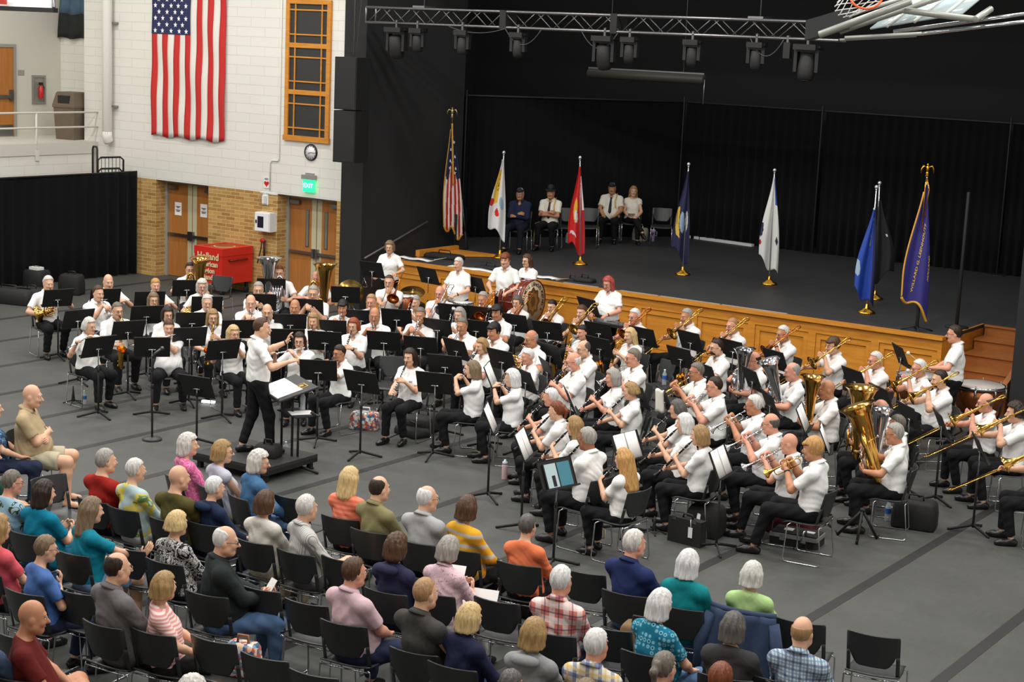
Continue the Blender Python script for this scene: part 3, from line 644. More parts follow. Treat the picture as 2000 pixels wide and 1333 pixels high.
def i_trombone(M, mt=BRASS, ext=.62):
    d = unit((.03, .86, -.51)); X = np.array([1., 0, 0]); u = unit(np.cross(X, d)); p = lambda y, x=0, z=0: d * y + X * x + u * z
    b = MB(); b.lathe([(0, .015), (.014, .0145), (.035, .007), (.08, .006)], (0, 0, 0), d, 0, 12); M.append(('mouthpiece', b, SILVER)); b = MB(); L = .30 + ext
    b.tube(np.concatenate([[p(.06), p(L)], arc(p(L, -.04), X, d, .04, 0, 180, 8), [p(.12, -.08)]]), .0075, 0, 8); b.tube([p(.42, 0), p(.42, -.08)], .005, 0, 6); b.tube([p(.13, 0), p(.13, -.08)], .005, 0, 6); b.ell(p(L + .045, -.04), (.012, .012, .012), 0, 8, 5); M.append(('slide', b, SILVER if mt is SILVER else mt)); b = MB()
    b.tube(np.concatenate([[p(.13, -.08), p(-.30, -.08, .03)], arc(p(-.32, -.08 - .055, .035), X, -d, .055, 0, 180, 9), [p(-.25, -.19, .05), p(0, -.19, .06)]]), .009, 0, 8); b.tube([p(-.12, -.08, .01), p(-.12, -.19, .055)], .005, 0, 6); b.tube([p(-.28, -.08, .03), p(-.28, -.19, .05)], .005, 0, 6)
    M.append(('tuning_slide', b, mt)); b = MB(); b.lathe([(-.02, .009), (.10, .012), (.22, .02), (.31, .042), (.36, .072), (.385, .112), (.383, .113), (.355, .07), (.30, .036)], p(0, -.19, .06), d, 0, 24, False); M.append(('bell', b, mt))
def i_horn(M, mt=BRASS):
    c = np.array([.06, .15, -.30]); n = unit((.35, -.75, .1)); e = unit(np.cross(n, (0, 0, 1.))); f = np.cross(e, n); b = MB()
    for r, o in ((.145, 0), (.125, .014), (.10, -.012)): b.tube(arc(c + n * o, e, f, r, 0, 350, 26), .0085 if r > .12 else .007, 0, 7)
    b.tube([c + e * -.10, c + f * .08, c + e * .09 - f * .02], .007, 0, 7); M.append(('coil', b, mt)); b = MB(); b.tube([(0, .0, 0), (-.005, .03, -.04), (-.04, .10, -.13), c + e * .145 * -1 + f * .02], [.011, .0045, .006, .007], 0, 7); M.append(('leadpipe', b, SILVER)); b = MB()
    ax = unit(np.array([.62, -.62, -.25])); b.lathe([(-.10, .022), (0, .035), (.08, .06), (.13, .095), (.16, .148), (.158, .15), (.12, .085), (.05, .045)], c + np.array([.05, -.0, -.06]), ax, 0, 26, False); M.append(('bell', b, mt))
    for k in range(3): b = MB(); q = c + e * (-.02 + .035 * k); b.cyl(q - n * .03, q + n * .03, .017, 0, 12); M.append(('valve', b, mt))
def i_tuba(M, mt=BRASS, k=1., flip=1, tilt=0.):
    S = np.array([-flip, 1, 1]); c = lambda x, y, z: np.array([x, y, z]) * k * S * np.array([1, 1, 1])
    T = np.eye(4); T[:3, :3] = Rx(math.radians(tilt)) ; q = lambda P: tr(T, np.array(P) - [0, .14, -.2]) + [0, .14, -.2]
    b = MB(); bx = .17; b.lathe([(0, .055 * k), (.25 * k, .075 * k), (.45 * k, .10 * k), (.68 * k, .135 * k), (.77 * k, .185 * k), (.805 * k, .225 * k), (.807 * k, .228 * k), (.78 * k, .17 * k), (.7 * k, .12 * k)], c(bx, .16, -.42), (0, 0, 1), 0, 28, False)
    M.append(('bell', b, mt)); b = MB(); P = [c(bx, .16, -.40), c(bx, .16, -.46), c(bx - .02, .16, -.54), c(bx - .10, .16, -.60), c(bx - .19, .16, -.58), c(bx - .25, .16, -.50), c(bx - .26, .16, -.40), c(bx - .26, .16, -.10), c(bx - .24, .16, .02), c(bx - .19, .16, .06), c(bx - .14, .16, .01), c(bx - .12, .16, -.10), c(bx - .12, .16, -.40)]
    b.tube(P, np.array([.055, .055, .055, .052, .048, .044, .040, .032, .030, .028, .026, .025, .02]) * k, 0, 12); M.append(('bow', b, mt))
    for j in range(4):
        b = MB(); x = bx - .22 + .045 * j; b.cyl(c(x, .25, -.34), c(x, .25, -.14), .019 * k, 0, 12); b.cyl(c(x, .25, -.14), c(x, .25, -.11), .006 * k, 0, 8); b.cyl(c(x, .25, -.112), c(x, .25, -.105), .014 * k, 0, 10); M.append(('valve', b, mt if mt is not BRASS else SILVER))
    b = MB()
    for j in range(3): x = bx - .20 + .045 * j; b.tube(np.concatenate([[c(x, .25, -.2)], arc(c(x + .02, .29, -.40 - .03 * j), (1, 0, 0), (0, 0, -1), .02 * k, 180, 360, 7), [c(x + .04, .28, -.22)]]), .009 * k, 0, 7)
    b.tube([c(.02, .04, -.02), c(-.03, .12, -.03), c(-.08, .20, -.09), c(-.06, .25, -.2)], [.008, .009, .01, .011], 0, 8); b.tube(arc(c(bx - .10, .22, -.36), (1, 0, 0), (0, 0, 1), .12 * k, 0, 330, 20), .012 * k, 0, 7); M.append(('tubing', b, mt)); b = MB()
    b.lathe([(0, .016), (.015, .0155), (.04, .008), (.07, .007)], (0, 0, 0), c(.02, .04, -.02), 0, 12); M.append(('mouthpiece', b, SILVER))
    if tilt:
        for n, bb, _ in M: bb.v = [q(v) for v in bb.v]
def i_euph(M, mt=BRASS, tilt=0.): i_tuba(M, mt, .74, 1, tilt)
def i_sax(M, k=1., mt=BRASS):
    b = MB(); b.lathe([(0, .008), (.06, .013)], (0, -.005, 0), (0, .9, -.2), 0, 10); M.append(('mouthpiece', b, EBONY)); b = MB(); N = [(0, .05, -.01), (.01, .10, .0), (.02, .15, -.04), (.03, .16, -.09)]; b.tube(N, [.009, .011, .013, .014], 0, 8); M.append(('neck', b, mt)); b = MB()
    e = np.array([.10, .20, -.09 - .48 * k]); s = np.array([.03, .16, -.08]); P = [s, lerp(s, e, .5), e, e + [.01, .03, -.06 * k], e + [.02, .085, -.075 * k], e + [.025, .13, -.03], e + [.03, .15, .05], e + [.03, .17, .14 * k], e + [.03, .20, .20 * k], e + [.03, .215, .22 * k]]
    b.tube(P, np.array([.014, .021, .030, .033, .036, .038, .042, .048, .064, .075]) * (.8 + .2 * k), 0, 14, cap=False); M.append(('body_tube', b, mt)); b = MB(); d = unit(e - s); n = unit(np.array([-.2, 1, .2]))
    for j in range(11): q = lerp(s, e, .1 + .085 * j) + n * (.018 + .014 * j / 11); b.cyl(q, q + n * .007, .010 + .009 * j / 11, 0, 10)
    for j, t in enumerate((.3, .6)): q = e + [.03 + .045, .16, .02 + .07 * j]; b.cyl(q, q + [.008, 0, 0], .024, 0, 10)
    for sx in (-.016, .02): b.tube([lerp(s, e, .08) + [sx, .01, 0], lerp(s, e, .98) + [sx * 1.6, .02, 0]], .003, 0, 5)
    M.append(('keywork', b, mt)); b = MB(); b.tube([(.045, .14, -.13), (.06, .02, -.06), (.075, -.10, -.03), (0, -.16, -.02), (-.075, -.10, -.03), (-.05, .02, -.06), (.045, .14, -.13)], .006, 0, 5, flat=.4); M.append(('neck_strap', b, BLACKP))
def i_bassoon(M, mt=None):
    mt = mt or mat('maple_bassoon', (96, 30, 22), .25); d = unit((-.30, .22, .90)); o = np.array([.07, .14, -.18]); b = MB()
    b.lathe([(-.62, .028), (-.50, .03), (-.49, .034), (-.2, .028), (.0, .024), (.32, .022), (.33, .026), (.42, .021)], o, d, 0, 12); s = unit(np.cross(d, (0, 1, 0))) * .035; b.lathe([(-.6, .018), (-.1, .016), (.0, .014)], o + s, d, 0, 10); M.append(('joints', b, mt)); b = MB()
    b.lathe([(.42, .021), (.425, .026), (.45, .026), (.452, .012)], o, d, 0, 14, False); M.append(('bell_ring', b, WHITEP)); b = MB(); b.tube([(0, 0, 0), (.0, .05, .0), (.02, .09, .02), (.06, .12, -.02), o + s], .0035, 0, 6); M.append(('bocal', b, SILVER)); b = MB()
    for k in range(14): q = o + d * (-.5 + .062 * k) + np.array([0, .026, 0]); b.cyl(q, q + [0, .006, 0], .011, 0, 8)
    b.tube([o + d * -.55 + [.012, .025, 0], o + d * .3 + [.012, .025, 0]], .0035, 0, 5); M.append(('keywork', b, SILVER))
INST = {}
BASSB = mat('black_bassoon', (20, 19, 20), .25)
KINDS = dict(flute=('flute', i_flute, {}), piccolo=('piccolo', i_flute, dict(L=.32, mt=EBONY, r=.008)), clarinet=('clarinet', i_clarinet, {}), oboe=('oboe', i_oboe, {}),
    trumpet=('trumpet', i_trumpet, {}), strumpet=('trumpet', i_trumpet, dict(mt=SILVER)), trombone=('trombone', i_trombone, {}), strombone=('trombone', i_trombone, dict(mt=SILVER)), rtrombone=('trombone', i_trombone, dict(mt=ROSE)), ltrombone=('trombone', i_trombone, dict(ext=.78)),
    horn=('french_horn', i_horn, {}), shorn=('french_horn', i_horn, dict(mt=SILVER)), tuba=('tuba', i_tuba, {}), mtuba=('tuba', i_tuba, dict(k=.84, tilt=-6)), stuba=('tuba', i_tuba, dict(mt=SILVER, flip=-1)), ftuba=('tuba', i_tuba, dict(tilt=-22, flip=-1)),
    euph=('euphonium', i_euph, {}), seuph=('euphonium', i_euph, dict(mt=SILVER)), feuph=('euphonium', i_euph, dict(mt=SILVER, tilt=-20)), sax=('alto_saxophone', i_sax, {}), tsax=('tenor_saxophone', i_sax, dict(k=1.3)), bassoon=('bassoon', i_bassoon, {}), bbassoon=('bassoon', i_bassoon, dict(mt=BASSB)))
ACT = dict(oboe='clarinet', strumpet='trumpet', strombone='trombone', rtrombone='trombone', ltrombone='trombone', shorn='horn', stuba='tuba', mtuba='tuba', ftuba='tuba', seuph='euph', feuph='euph', tsax='sax', bbassoon='bassoon')
def instrument(kind, q, label):
    nm, fn, kw = KINDS[kind]
    if kind not in INST: M = []; fn(M, **kw); INST[kind] = [(n, b.mesh(kind + '_' + n, mt)) for n, b, mt in M]
    r = thing(nm, label, nm.replace('_', ' '), q['w'](q['mouth']), q['a'] + math.radians(q.get('yaw', 0)))
    for n, me in INST[kind]: link(n, me, r)
    return r
# ------------------------------------------------------------------ setting
def add_struct(name, b, m): return struct(b.build(name, m))
WY = 26.1; SZ = 1.1                                  # plane of the end wall, stage height
m, nt, b = node_mat('floor_cover', .62, .35); x, y, z, v = xyz(nt)
n1 = NN(nt, 'TexNoise'); n1.inputs['Scale'].default_value = 1.1; n1.inputs['Detail'].default_value = 6; n1.inputs['Roughness'].default_value = .65; nt.links.new(v, n1.inputs['Vector'])
mp = NN(nt, 'Mapping'); mp.inputs['Scale'].default_value = (9, 1.6, 1); nt.links.new(v, mp.inputs[0]); n2 = NN(nt, 'TexNoise'); n2.inputs['Scale'].default_value = 3; n2.inputs['Detail'].default_value = 3; nt.links.new(mp.outputs[0], n2.inputs['Vector'])
f = mth(nt, 'ADD', mth(nt, 'MULTIPLY', n1.outputs['Fac'], .7), mth(nt, 'MULTIPLY', n2.outputs['Fac'], .3))
nt.links.new(mixc(nt, f, (51, 52, 50), (91, 92, 89)), b.inputs['Base Color']); FLOORM = m
B = MB(); B.box((-34, -2, -.2), (4, 38, 0)); add_struct('floor', B, FLOORM)
TAPE = mat('seam_tape', (36, 36, 36), .6, var=.15, vscale=3)
for i, sx in enumerate((-27.12, -25.4, -23.64, -21.88, -20.2, -18.59, -16.87, -15.17, -13.44, -11.72, -9.9, -8.15, -6.52, -4.88)):
    B = MB(); B.box((sx - .062, -1, .0), (sx + .062, 26.05, .0025)); add_struct('floor_seam_strip', B, TAPE)
# painted block wall
m, nt, b = node_mat('painted_block', .55, .35); x, y, z, v = xyz(nt)
mp = NN(nt, 'Mapping'); mp.inputs['Rotation'].default_value = (math.pi / 2, 0, 0); nt.links.new(v, mp.inputs[0])
def brick_mat(nt, b, w, h, mortar, c1, c2, cm, bump, vec):
    k = NN(nt, 'TexBrick'); k.inputs['Scale'].default_value = 1; k.inputs['Brick Width'].default_value = w; k.inputs['Row Height'].default_value = h; k.inputs['Mortar Size'].default_value = mortar; k.inputs['Mortar Smooth'].default_value = .3
    k.inputs['Color1'].default_value = lin(c1) + (1,); k.inputs['Color2'].default_value = lin(c2) + (1,); k.inputs['Mortar'].default_value = lin(cm) + (1,)
    nt.links.new(vec, k.inputs['Vector']); nt.links.new(k.outputs['Color'], b.inputs['Base Color'])
    bp = NN(nt, 'Bump'); bp.inputs['Strength'].default_value = bump; bp.inputs['Distance'].default_value = .01; bp.invert = True; nt.links.new(k.outputs['Fac'], bp.inputs['Height']); nt.links.new(bp.outputs[0], b.inputs['Normal'])
def wallvec(nt):
    x, y, z, v = xyz(nt); c = NN(nt, 'CombineXYZ'); nt.links.new(mth(nt, 'ADD', x, y), c.inputs[0]); nt.links.new(z, c.inputs[1]); return c.outputs[0]
brick_mat(nt, b, .8, .2, .006, (226, 224, 216), (229, 227, 219), (207, 205, 197), .35, wallvec(nt)); BLOCK = m
m, nt, b = node_mat('tan_brick', .7, .3); brick_mat(nt, b, .27, .078, .007, (196, 158, 92), (160, 118, 62), (206, 184, 140), .5, wallvec(nt)); BRICK = m
m, nt, b = node_mat('honey_wood', .38, .45); x, y, z, v = xyz(nt)
mp = NN(nt, 'Mapping'); mp.inputs['Scale'].default_value = (1.2, 8, 9); nt.links.new(v, mp.inputs[0]); n1 = NN(nt, 'TexNoise'); n1.inputs['Scale'].default_value = 2.2; n1.inputs['Detail'].default_value = 5; n1.inputs['Distortion'].default_value = .6; nt.links.new(mp.outputs[0], n1.inputs['Vector'])
nt.links.new(mixc(nt, n1.outputs['Fac'], (176, 106, 30), (226, 156, 58)), b.inputs['Base Color']); WOOD = m
m, nt, b = node_mat('door_veneer', .4, .4); x, y, z, v = xyz(nt)
mp = NN(nt, 'Mapping'); mp.inputs['Scale'].default_value = (9, 9, .9); nt.links.new(v, mp.inputs[0]); n1 = NN(nt, 'TexNoise'); n1.inputs['Scale'].default_value = 2; n1.inputs['Detail'].default_value = 4; nt.links.new(mp.outputs[0], n1.inputs['Vector'])
nt.links.new(mixc(nt, n1.outputs['Fac'], (150, 92, 40), (188, 126, 66)), b.inputs['Base Color']); VENEER = m
DBLACK = mat('matt_black_paint', (45, 45, 46), .85, spec=.2); DRAPE = mat('black_drape', (15, 16, 19), .95, spec=.12, sheen=.05); SFLOOR = mat('stage_floor_paint', (55, 55, 56), .55, var=.25, vscale=2.5, stretch=(1, 5, 1), spec=.3)
GREYF = mat('grey_door_frame', (150, 148, 138), .5); WHITEPAINT = mat('white_paint', (226, 224, 216), .5); CREAM = mat('cream_panel', (190, 184, 150), .5)
D1 = (-27.72, -26.09); D2 = (-24.06, -22.42); DT = 2.17
B = MB()
for a, c in ((-30.07, D1[0]), (D1[1], D2[0]), (D2[1], -22.29)): B.box((a, WY, 0), (c, WY + .42, DT))
add_struct('wall_end_brick', B, BRICK)
B = MB(); B.box((-30.07, WY, DT), (-22.29, WY + .42, 9)); B.box((-24.55, WY - .012, DT - .03), (-24.06, WY + .01, DT + .01)); add_struct('wall_end_block', B, BLOCK)
B = MB(); B.box((-22.29, WY - .04, 0), (-21.72, WY + .45, 9)); add_struct('pillar', B, DBLACK)
B = MB(); B.box((-21.82, WY + .3, 0), (-21.72, 29.4, 9)); B.box((-24.5, 29.3, 0), (-21.82, 29.4, 9)); add_struct('wall_stage_left', B, DBLACK)
B = MB(); B.box((-26.5, 36.0, 0), (-6, 36.2, 9)); add_struct('wall_stage_back', B, DBLACK)
B = MB(); B.box((-8.25, 26.6, 0), (-8.1, 36, 9)); B.box((-8.25, WY, 0), (3.5, WY + .4, 9)); add_struct('wall_stage_right', B, DBLACK)
B = MB(); B.box((-26.5, 29.4, 0), (-26.3, 36, 9)); add_struct('wall_stage_wing', B, DBLACK)
B = MB(); B.box((-21.8, WY, 7.6), (-8, WY + .3, 9)); add_struct('wall_proscenium_top', B, DBLACK)
B = MB(); B.box((-34, -2, 9.9), (4, 26.3, 10.05)); add_struct('ceiling', B, mat('ceiling_deck', (150, 150, 148), .8))
B = MB(); B.box((-34, -2.2, 0), (4, -2, 9.9)); add_struct('wall_rear', B, BLOCK)
B = MB(); B.box((4, -2, 0), (4.2, WY, 9.9)); add_struct('wall_right', B, BLOCK)
# doors in the brick wall
DOORGLASS = mat('door_glass', (120, 118, 105), .15)
def double_door(n, x0, x1, glass, label1):
    y = WY + .33; B = MB()
    for a in (x0, x1 - .07): B.box((a, y - .05, 0), (a + .07, y + .08, DT - .01))
    B.box((x0, y - .05, DT - .07), (x1, y + .08, DT - .01)); fr = add_struct('door_%d' % n, B, GREYF)
    mid = (x0 + x1) / 2
    for s, (a, c) in ((-1, (x0 + .075, mid - .01)), (1, (mid + .01, x1 - .075))):
        B = MB(); B.box((a, y, .01), (c, y + .045, DT - .08)); lf = B.build('door_leaf', VENEER, fr)
        B = MB(); e = c if s < 0 else a; B.box((min(e, e + s * .13), y - .006, .01), (max(e, e + s * .13), y + .0, DT - .08)); B.build('astragal_plate', CREAM, lf)
        B = MB(); B.box((a + .03, y - .06, .93), (c - .06, y - .02, .985)); B.box((e + s * .04 - .03, y - .075, .86), (e + s * .04 + .03, y, 1.06)); B.build('push_bar', STEEL, lf)
        B = MB(); q = a + .04 if s < 0 else c - .30; B.box((q, y - .08, DT - .20), (q + .26, y, DT - .12)); B.build('door_closer', STEEL, lf)
        if glass: B = MB(); g = c - .30 if s < 0 else a + .20; B.box((g, y - .008, 1.08), (g + .10, y + .01, 1.86)); B.box((g + .02, y - .012, 1.1), (g + .08, y - .006, 1.84), 1); B.build('vision_panel', [STEEL, DOORGLASS], lf)
    B = MB(); B.box((x0 - .02, y + .1, 0), (x1 + .02, y + .12, DT)); B.build('gap_shade_sheet', DBLACK, fr)  # black sheet behind the leaves stands in for the shade in their gaps
    return fr
double_door(1, *D1, False, ''); double_door(2, *D2, True, '')
def notice(px, py, label):
    p = at(px, py, y=WY + .325); B = MB(); B.box((p[0] - .105, p[1] - .001, p[2] - .145), (p[0] + .105, p[1] + .004, p[2] + .145)); B.box
    for k, (w_, zz) in enumerate(((.07, .05), (.035, .025), (.07, -.03), (.055, -.055))): B.box((p[0] - w_, p[1] - .003, p[2] + zz - .008), (p[0] + w_, p[1] + .0, p[2] + zz + .008), 1)
    tag(B.build('paper_notice', [PAPER, BLACKM]), label, 'notice', 'door notices')
notice(348, 408, 'white paper notice on the left leaf of the brick wall door'); notice(398, 412, 'white paper notice on the right leaf of the brick wall door')
# tall wooden window with dark panes
B = MB(); a = at(557, 271, y=WY); c = at(668, 2, y=WY); x0, x1 = a[0], a[0] + 1.22; z0, z1 = a[2], 6.2
for q in ((x0, x0 + .1), (x1 - .1, x1)): B.box((q[0], WY - .05, z0), (q[1], WY, z1))
B.box((x0 - .02, WY - .06, z0 - .02), (x1 + .02, WY, z0 + .09)); B.box((x0, WY - .05, z1 - .09), (x1, WY, z1))
H_ = (z1 - z0) / 3
for k in range(3):
    zz = z0 + k * H_
    if k: B.box((x0 + .1, WY - .045, zz - .02), (x1 - .1, WY - .02, zz + .075))
    for fz in (.26, .78): B.box((x0 + .1, WY - .04, zz + H_ * fz - .014), (x1 - .1, WY - .018, zz + H_ * fz + .014))
for xx in (.21, .80): B.box((x0 + 1.22 * xx - .014, WY - .041, z0 + .05), (x0 + 1.22 * xx + .014, WY - .018, z1 - .05))
wn = add_struct('window_1', B, WOOD); B = MB(); B.box((x0 + .05, WY - .016, z0 + .02), (x1 - .05, WY - .004, z1 - .02)); B.build('dark_pane', mat('dark_pane', (44, 45, 46), .5), wn)
# stage
X0, X1 = -20.95, -9.45; B = MB()
B.box((X0, WY + .12, SZ - .06), (X1, 36, SZ)); B.box((-26.3, 28.25, SZ - .06), (X0, 36, SZ)); B.box((X1, 28.12, SZ - .06), (-8.25, 36, SZ)); add_struct('floor_stage', B, SFLOOR)
B = MB(); B.box((X0, WY + .10, 0), (X1, WY + .14, SZ - .02)); B.box((X0 - .02, WY + .0, SZ - .045), (X1 + .02, WY + .17, SZ + .012)); B.box((X0, WY + .06, SZ - .23), (X1, WY + .1, SZ - .045)); B.box((X0, WY + .06, 0), (X1, WY + .1, .14))
nx = 10; wd = (X1 - X0) / nx
for i in range(nx + 1): B.box((max(X0, X0 + i * wd - .07), WY + .06, .14), (min(X1, X0 + i * wd + .07), WY + .1, SZ - .23))
for i in range(nx):
    a = X0 + i * wd + .07; c = a + wd - .14
    B.box((a + .005, WY + .075, .15), (a + .09, WY + .1, SZ - .24)); B.box((c - .09, WY + .075, .15), (c - .005, WY + .1, SZ - .24)); B.box((a + .09, WY + .075, SZ - .33), (c - .09, WY + .1, SZ - .24)); B.box((a + .09, WY + .075, .15), (c - .09, WY + .1, .24))
B.box((X0, WY + .1, 0), (X0 + .04, 28.3, SZ)); B.box((X1 - .04, WY + .1, 0), (X1, 28.15, SZ)); add_struct('wall_stage_front', B, WOOD)
p = MB(); q = at(1407, 603, y=WY + .06); 
# steps at the stage's right and left ends
WOODD = mat('dark_stained_oak', (158, 96, 44), .4, var=.2, vscale=3, stretch=(1, 6, 6))
B = MB()
for i in range(6): B.box((X1 + .03, 25.75 + .47 * i, 0), (-8.42, 28.2, .183 * (i + 1))); B.box((X1 + .03, 25.72 + .47 * i, .183 * (i + 1) - .03), (-8.42, 25.95 + .47 * i, .183 * (i + 1) + .002))
B.box((-8.42, 25.7, 0), (-8.33, 28.3, .35)); B.prism([(25.7, .3), (28.3, 1.3), (28.3, .2), (25.7, 0)], -8.42, -8.33, 0, np.array([[0, 0, 1, 0], [1, 0, 0, 0], [0, 1, 0, 0], [0, 0, 0, 1.]]))
tag(B.build('wooden_steps', WOODD), 'brown wooden steps up to the stage beside the timpani', 'steps')
B = MB()
for i in range(6): B.box((-21.70, 26.25 + .33 * i, 0), (X0 - .03, 28.25, .183 * (i + 1)))
t = tag(B.build('wooden_steps', WOOD), 'wooden steps at the end of the stage by the black wall', 'steps')
B = MB(); B.box((-21.0, 26.95, SZ + .013), (-20.90, 28.3, SZ + .14)); B.prism([(-20.9, 27.1), (-19.9, 28.2), (-19.9, 28.3), (-21.0, 28.3), (-21.0, 27.1)], SZ + .013, SZ + .06); tag(B.build('stair_kerb', WOOD), 'honey wood kerb around the stair opening on the stage', 'kerb')
B = MB(); B.tube([at(712, 505, x=-21.62), at(835, 433, x=-21.62)], .02); h = tag(B.build('handrail', mat('grey_rail', (92, 92, 94), .4)), 'slim grey handrail sloping up the black side wall by the stage', 'handrail')
for px, py in ((735, 492), (815, 445)): e = at(px, py, x=-21.62); B = MB(); B.tube([e, e + [-.1, 0, -.03]], .009); B.build('rail_bracket', STEEL, h)
# pale strips lying along the stage edge
for i, (a, c, d) in enumerate(((1100, 1168, 'shortest pale strip on the stage edge behind the bass drum'), (1212, 1286, 'pale strip on the stage edge beside the red-haired percussionist'), (1290, 1408, 'pale strip on the stage edge left of the longest one'), (1412, 1540, 'longest pale strip on the stage edge'))):
    x_ = [at(k, 553 + (k - 1100) * .137, z=SZ)[0] for k in (a, c)]; B = MB(); B.box((x_[0], WY + .19, SZ), (x_[1], WY + .25, SZ + .012)); tag(B.build('edge_strip', mat('pale_strip', (165, 165, 162), .5)), d, 'strip', 'strips along the stage edge')
# stage drapes on poles
SDRAPE = mat('stage_velour', (25, 25, 28), .95, spec=.1, sheen=.05)
def drape(path, z0, z1, name, label, amp=.05, wl=.22, n=0, mt=None):
    P = np.asarray(path, float); seg = np.linalg.norm(np.diff(P, axis=0), axis=1); L = seg.sum(); n = int(L / wl * 6); s = np.linspace(0, L, n); cum = np.concatenate([[0], np.cumsum(seg)])
    X = np.interp(s, cum, P[:, 0]); Y = np.interp(s, cum, P[:, 1]); T = np.stack([np.gradient(X), np.gradient(Y)], 1); T /= np.linalg.norm(T, axis=1)[:, None]; N = np.stack([-T[:, 1], T[:, 0]], 1)
    o = amp * np.sin(s / wl * 2 * math.pi + 1.3 * np.sin(s * 1.7)) * (.6 + .4 * np.sin(s * .9)); G = []
    for z, k in ((z0, 1.1), (z0 + (z1 - z0) * .33, 1), (z0 + (z1 - z0) * .66, .8), (z1 - .1, .5), (z1, .25)): G.append(np.stack([X + N[:, 0] * o * k, Y + N[:, 1] * o * k, np.full(n, z)], 1))
    B = MB(); B.grid(np.array(G), 0, .006); o = B.build(name, mt or (SDRAPE if name == 'stage_curtain' else DRAPE))
    return tag(o, label, 'curtain')
POLEM = mat('drape_pole', (46, 46, 48), .5, .3); CT = 4.3
drape([(-25.0, 32.0), (-22.45, 30.55)], SZ, CT, 'stage_curtain', 'black pleated curtain panel at the far left of the stage')
drape([(-22.4, 30.6), (-19.4, 35.05)], SZ, CT, 'stage_curtain', 'black pleated curtain angled behind the seated veterans')
drape([(-19.35, 35.05), (-15.9, 35.05)], SZ, CT, 'stage_curtain', 'black pleated curtain behind the navy blue flag')
drape([(-15.8, 35.05), (-11.6, 35.05)], SZ, CT, 'stage_curtain', 'black pleated curtain behind the blue and purple flags')
drape([(-11.55, 35.05), (-8.4, 35.05)], SZ, CT, 'stage_curtain', 'black pleated curtain at the far right of the stage')
for (px, py), d in (((-22.43, 30.45), 'slim curtain pole at the left of the angled stage curtain'), ((-19.38, 34.95), 'slim curtain pole behind the seated veterans\' right end'), ((-15.85, 34.95), 'slim curtain pole left of the white flag'), ((-11.57, 34.95), 'slim curtain pole right of the purple flag')):
    t = thing('curtain_pole', d, 'pole', (px, py, SZ)); B = MB(); B.cyl((0, 0, 0), (0, 0, CT - SZ + .12), .022, 0, 8); B.build('upright', POLEM, t); B = MB(); B.box((-.2, -.2, 0), (.2, .2, .008)); B.build('base_plate', POLEM, t)
B = MB(); B.cyl((-22.43, 30.5, CT), (-19.38, 35.0, CT), .02); B.cyl((-19.38, 35.0, CT), (-8.3, 35.0, CT), .02); tag(B.build('curtain_rail', POLEM), 'thin horizontal rail carrying the black stage curtains', 'rail')
# black pipe-and-drape at the left of the hall
drape([(-28.35, 18.5), (-28.35, 21.2), (-28.2, 26.0)], 0.02, 2.3, 'pipe_and_drape', 'black pleated drape screen standing at the left of the hall', .06, .3)
B = MB(); B.cyl((-28.22, 26.0, 2.31), (-28.36, 18.5, 2.31), .02); tag(B.build('drape_rail', BLACKM), 'black rail along the top of the left drape screen', 'rail')
# balcony
BX = -29.6; B = MB(); B.box((-34, 16, 2.62), (BX, 26.75, 2.88)); add_struct('balcony_floor_slab', B, mat('balcony_slab', (205, 203, 193), .6))
B = MB(); B.box((BX - .12, 10, 0), (BX - .02, WY + .1, 2.62)); add_struct('wall_left', B, BLOCK)
xb = -31.6; yend = at(119, 150, x=xb)[1]
PLAST = mat('plaster_paint', (205, 202, 190), .6)
B = MB(); B.box((xb - .1, 10, 2.88), (xb, yend, 9)); add_struct('wall_balcony_back', B, PLAST)
B = MB(); B.box((xb, yend, 2.6), (-26.5, yend + .1, 9)); add_struct('wall_balcony_end', B, BLOCK)
d0 = at(-40, 282, x=xb)[1]; d1 = at(31, 282, x=xb)[1]; B = MB(); dz = at(15, 86, x=xb)[2]
B.box((xb, d1 - .07, 2.88), (xb + .05, d1, dz)); B.box((xb, d0, dz - .07), (xb + .05, d1, dz)); dr = add_struct('door_3', B, GREYF); B = MB(); B.box((xb, d0, 2.9), (xb + .03, d1 - .07, dz - .07)); B.build('door_leaf', VENEER, dr)
B = MB(); B.box((xb + .03, d0, 3.75), (xb + .08, d1 - .12, 3.83)); B.box((xb + .03, d1 - .2, 3.7), (xb + .1, d1 - .13, 3.95)); B.build('push_bar', STEEL, dr); B = MB(); B.box((xb + .03, d0, 2.9), (xb + .035, d1 - .1, 3.15)); B.build('kick_plate', STEEL, dr)
e = at(75, 175, x=xb); t = thing('extinguisher_cabinet', 'recessed grey fire extinguisher cabinet on the balcony wall', 'cabinet', e); B = MB(); hh, ww = .33, .2
B.box((-.01, -ww, -hh), (.03, -ww + .05, hh)); B.box((-.01, ww - .05, -hh), (.03, ww, hh)); B.box((-.01, -ww, hh - .05), (.03, ww, hh)); B.box((-.01, -ww, -hh), (.03, ww, -hh + .05)); B.box((-.01, -ww, -hh), (.005, ww, hh)); B.build('frame', mat('brushed_frame', (150, 148, 140), .4, .3), t)
t = thing('fire_extinguisher', 'red fire extinguisher inside the wall cabinet on the balcony', 'extinguisher', e + [.09, 0, -.2]); B = MB(); B.lathe([(0, .055), (.01, .06), (.24, .06), (.29, .03), (.31, .02)], k=14); B.build('cylinder', mat('extinguisher_red', (190, 34, 34), .3), t); B = MB(); B.box((-.02, -.05, .31), (.02, .05, .37)); B.tube([(0, .04, .33), (0, .09, .25), (0, .075, .08)], .012); B.build('valve', BLACKP, t)
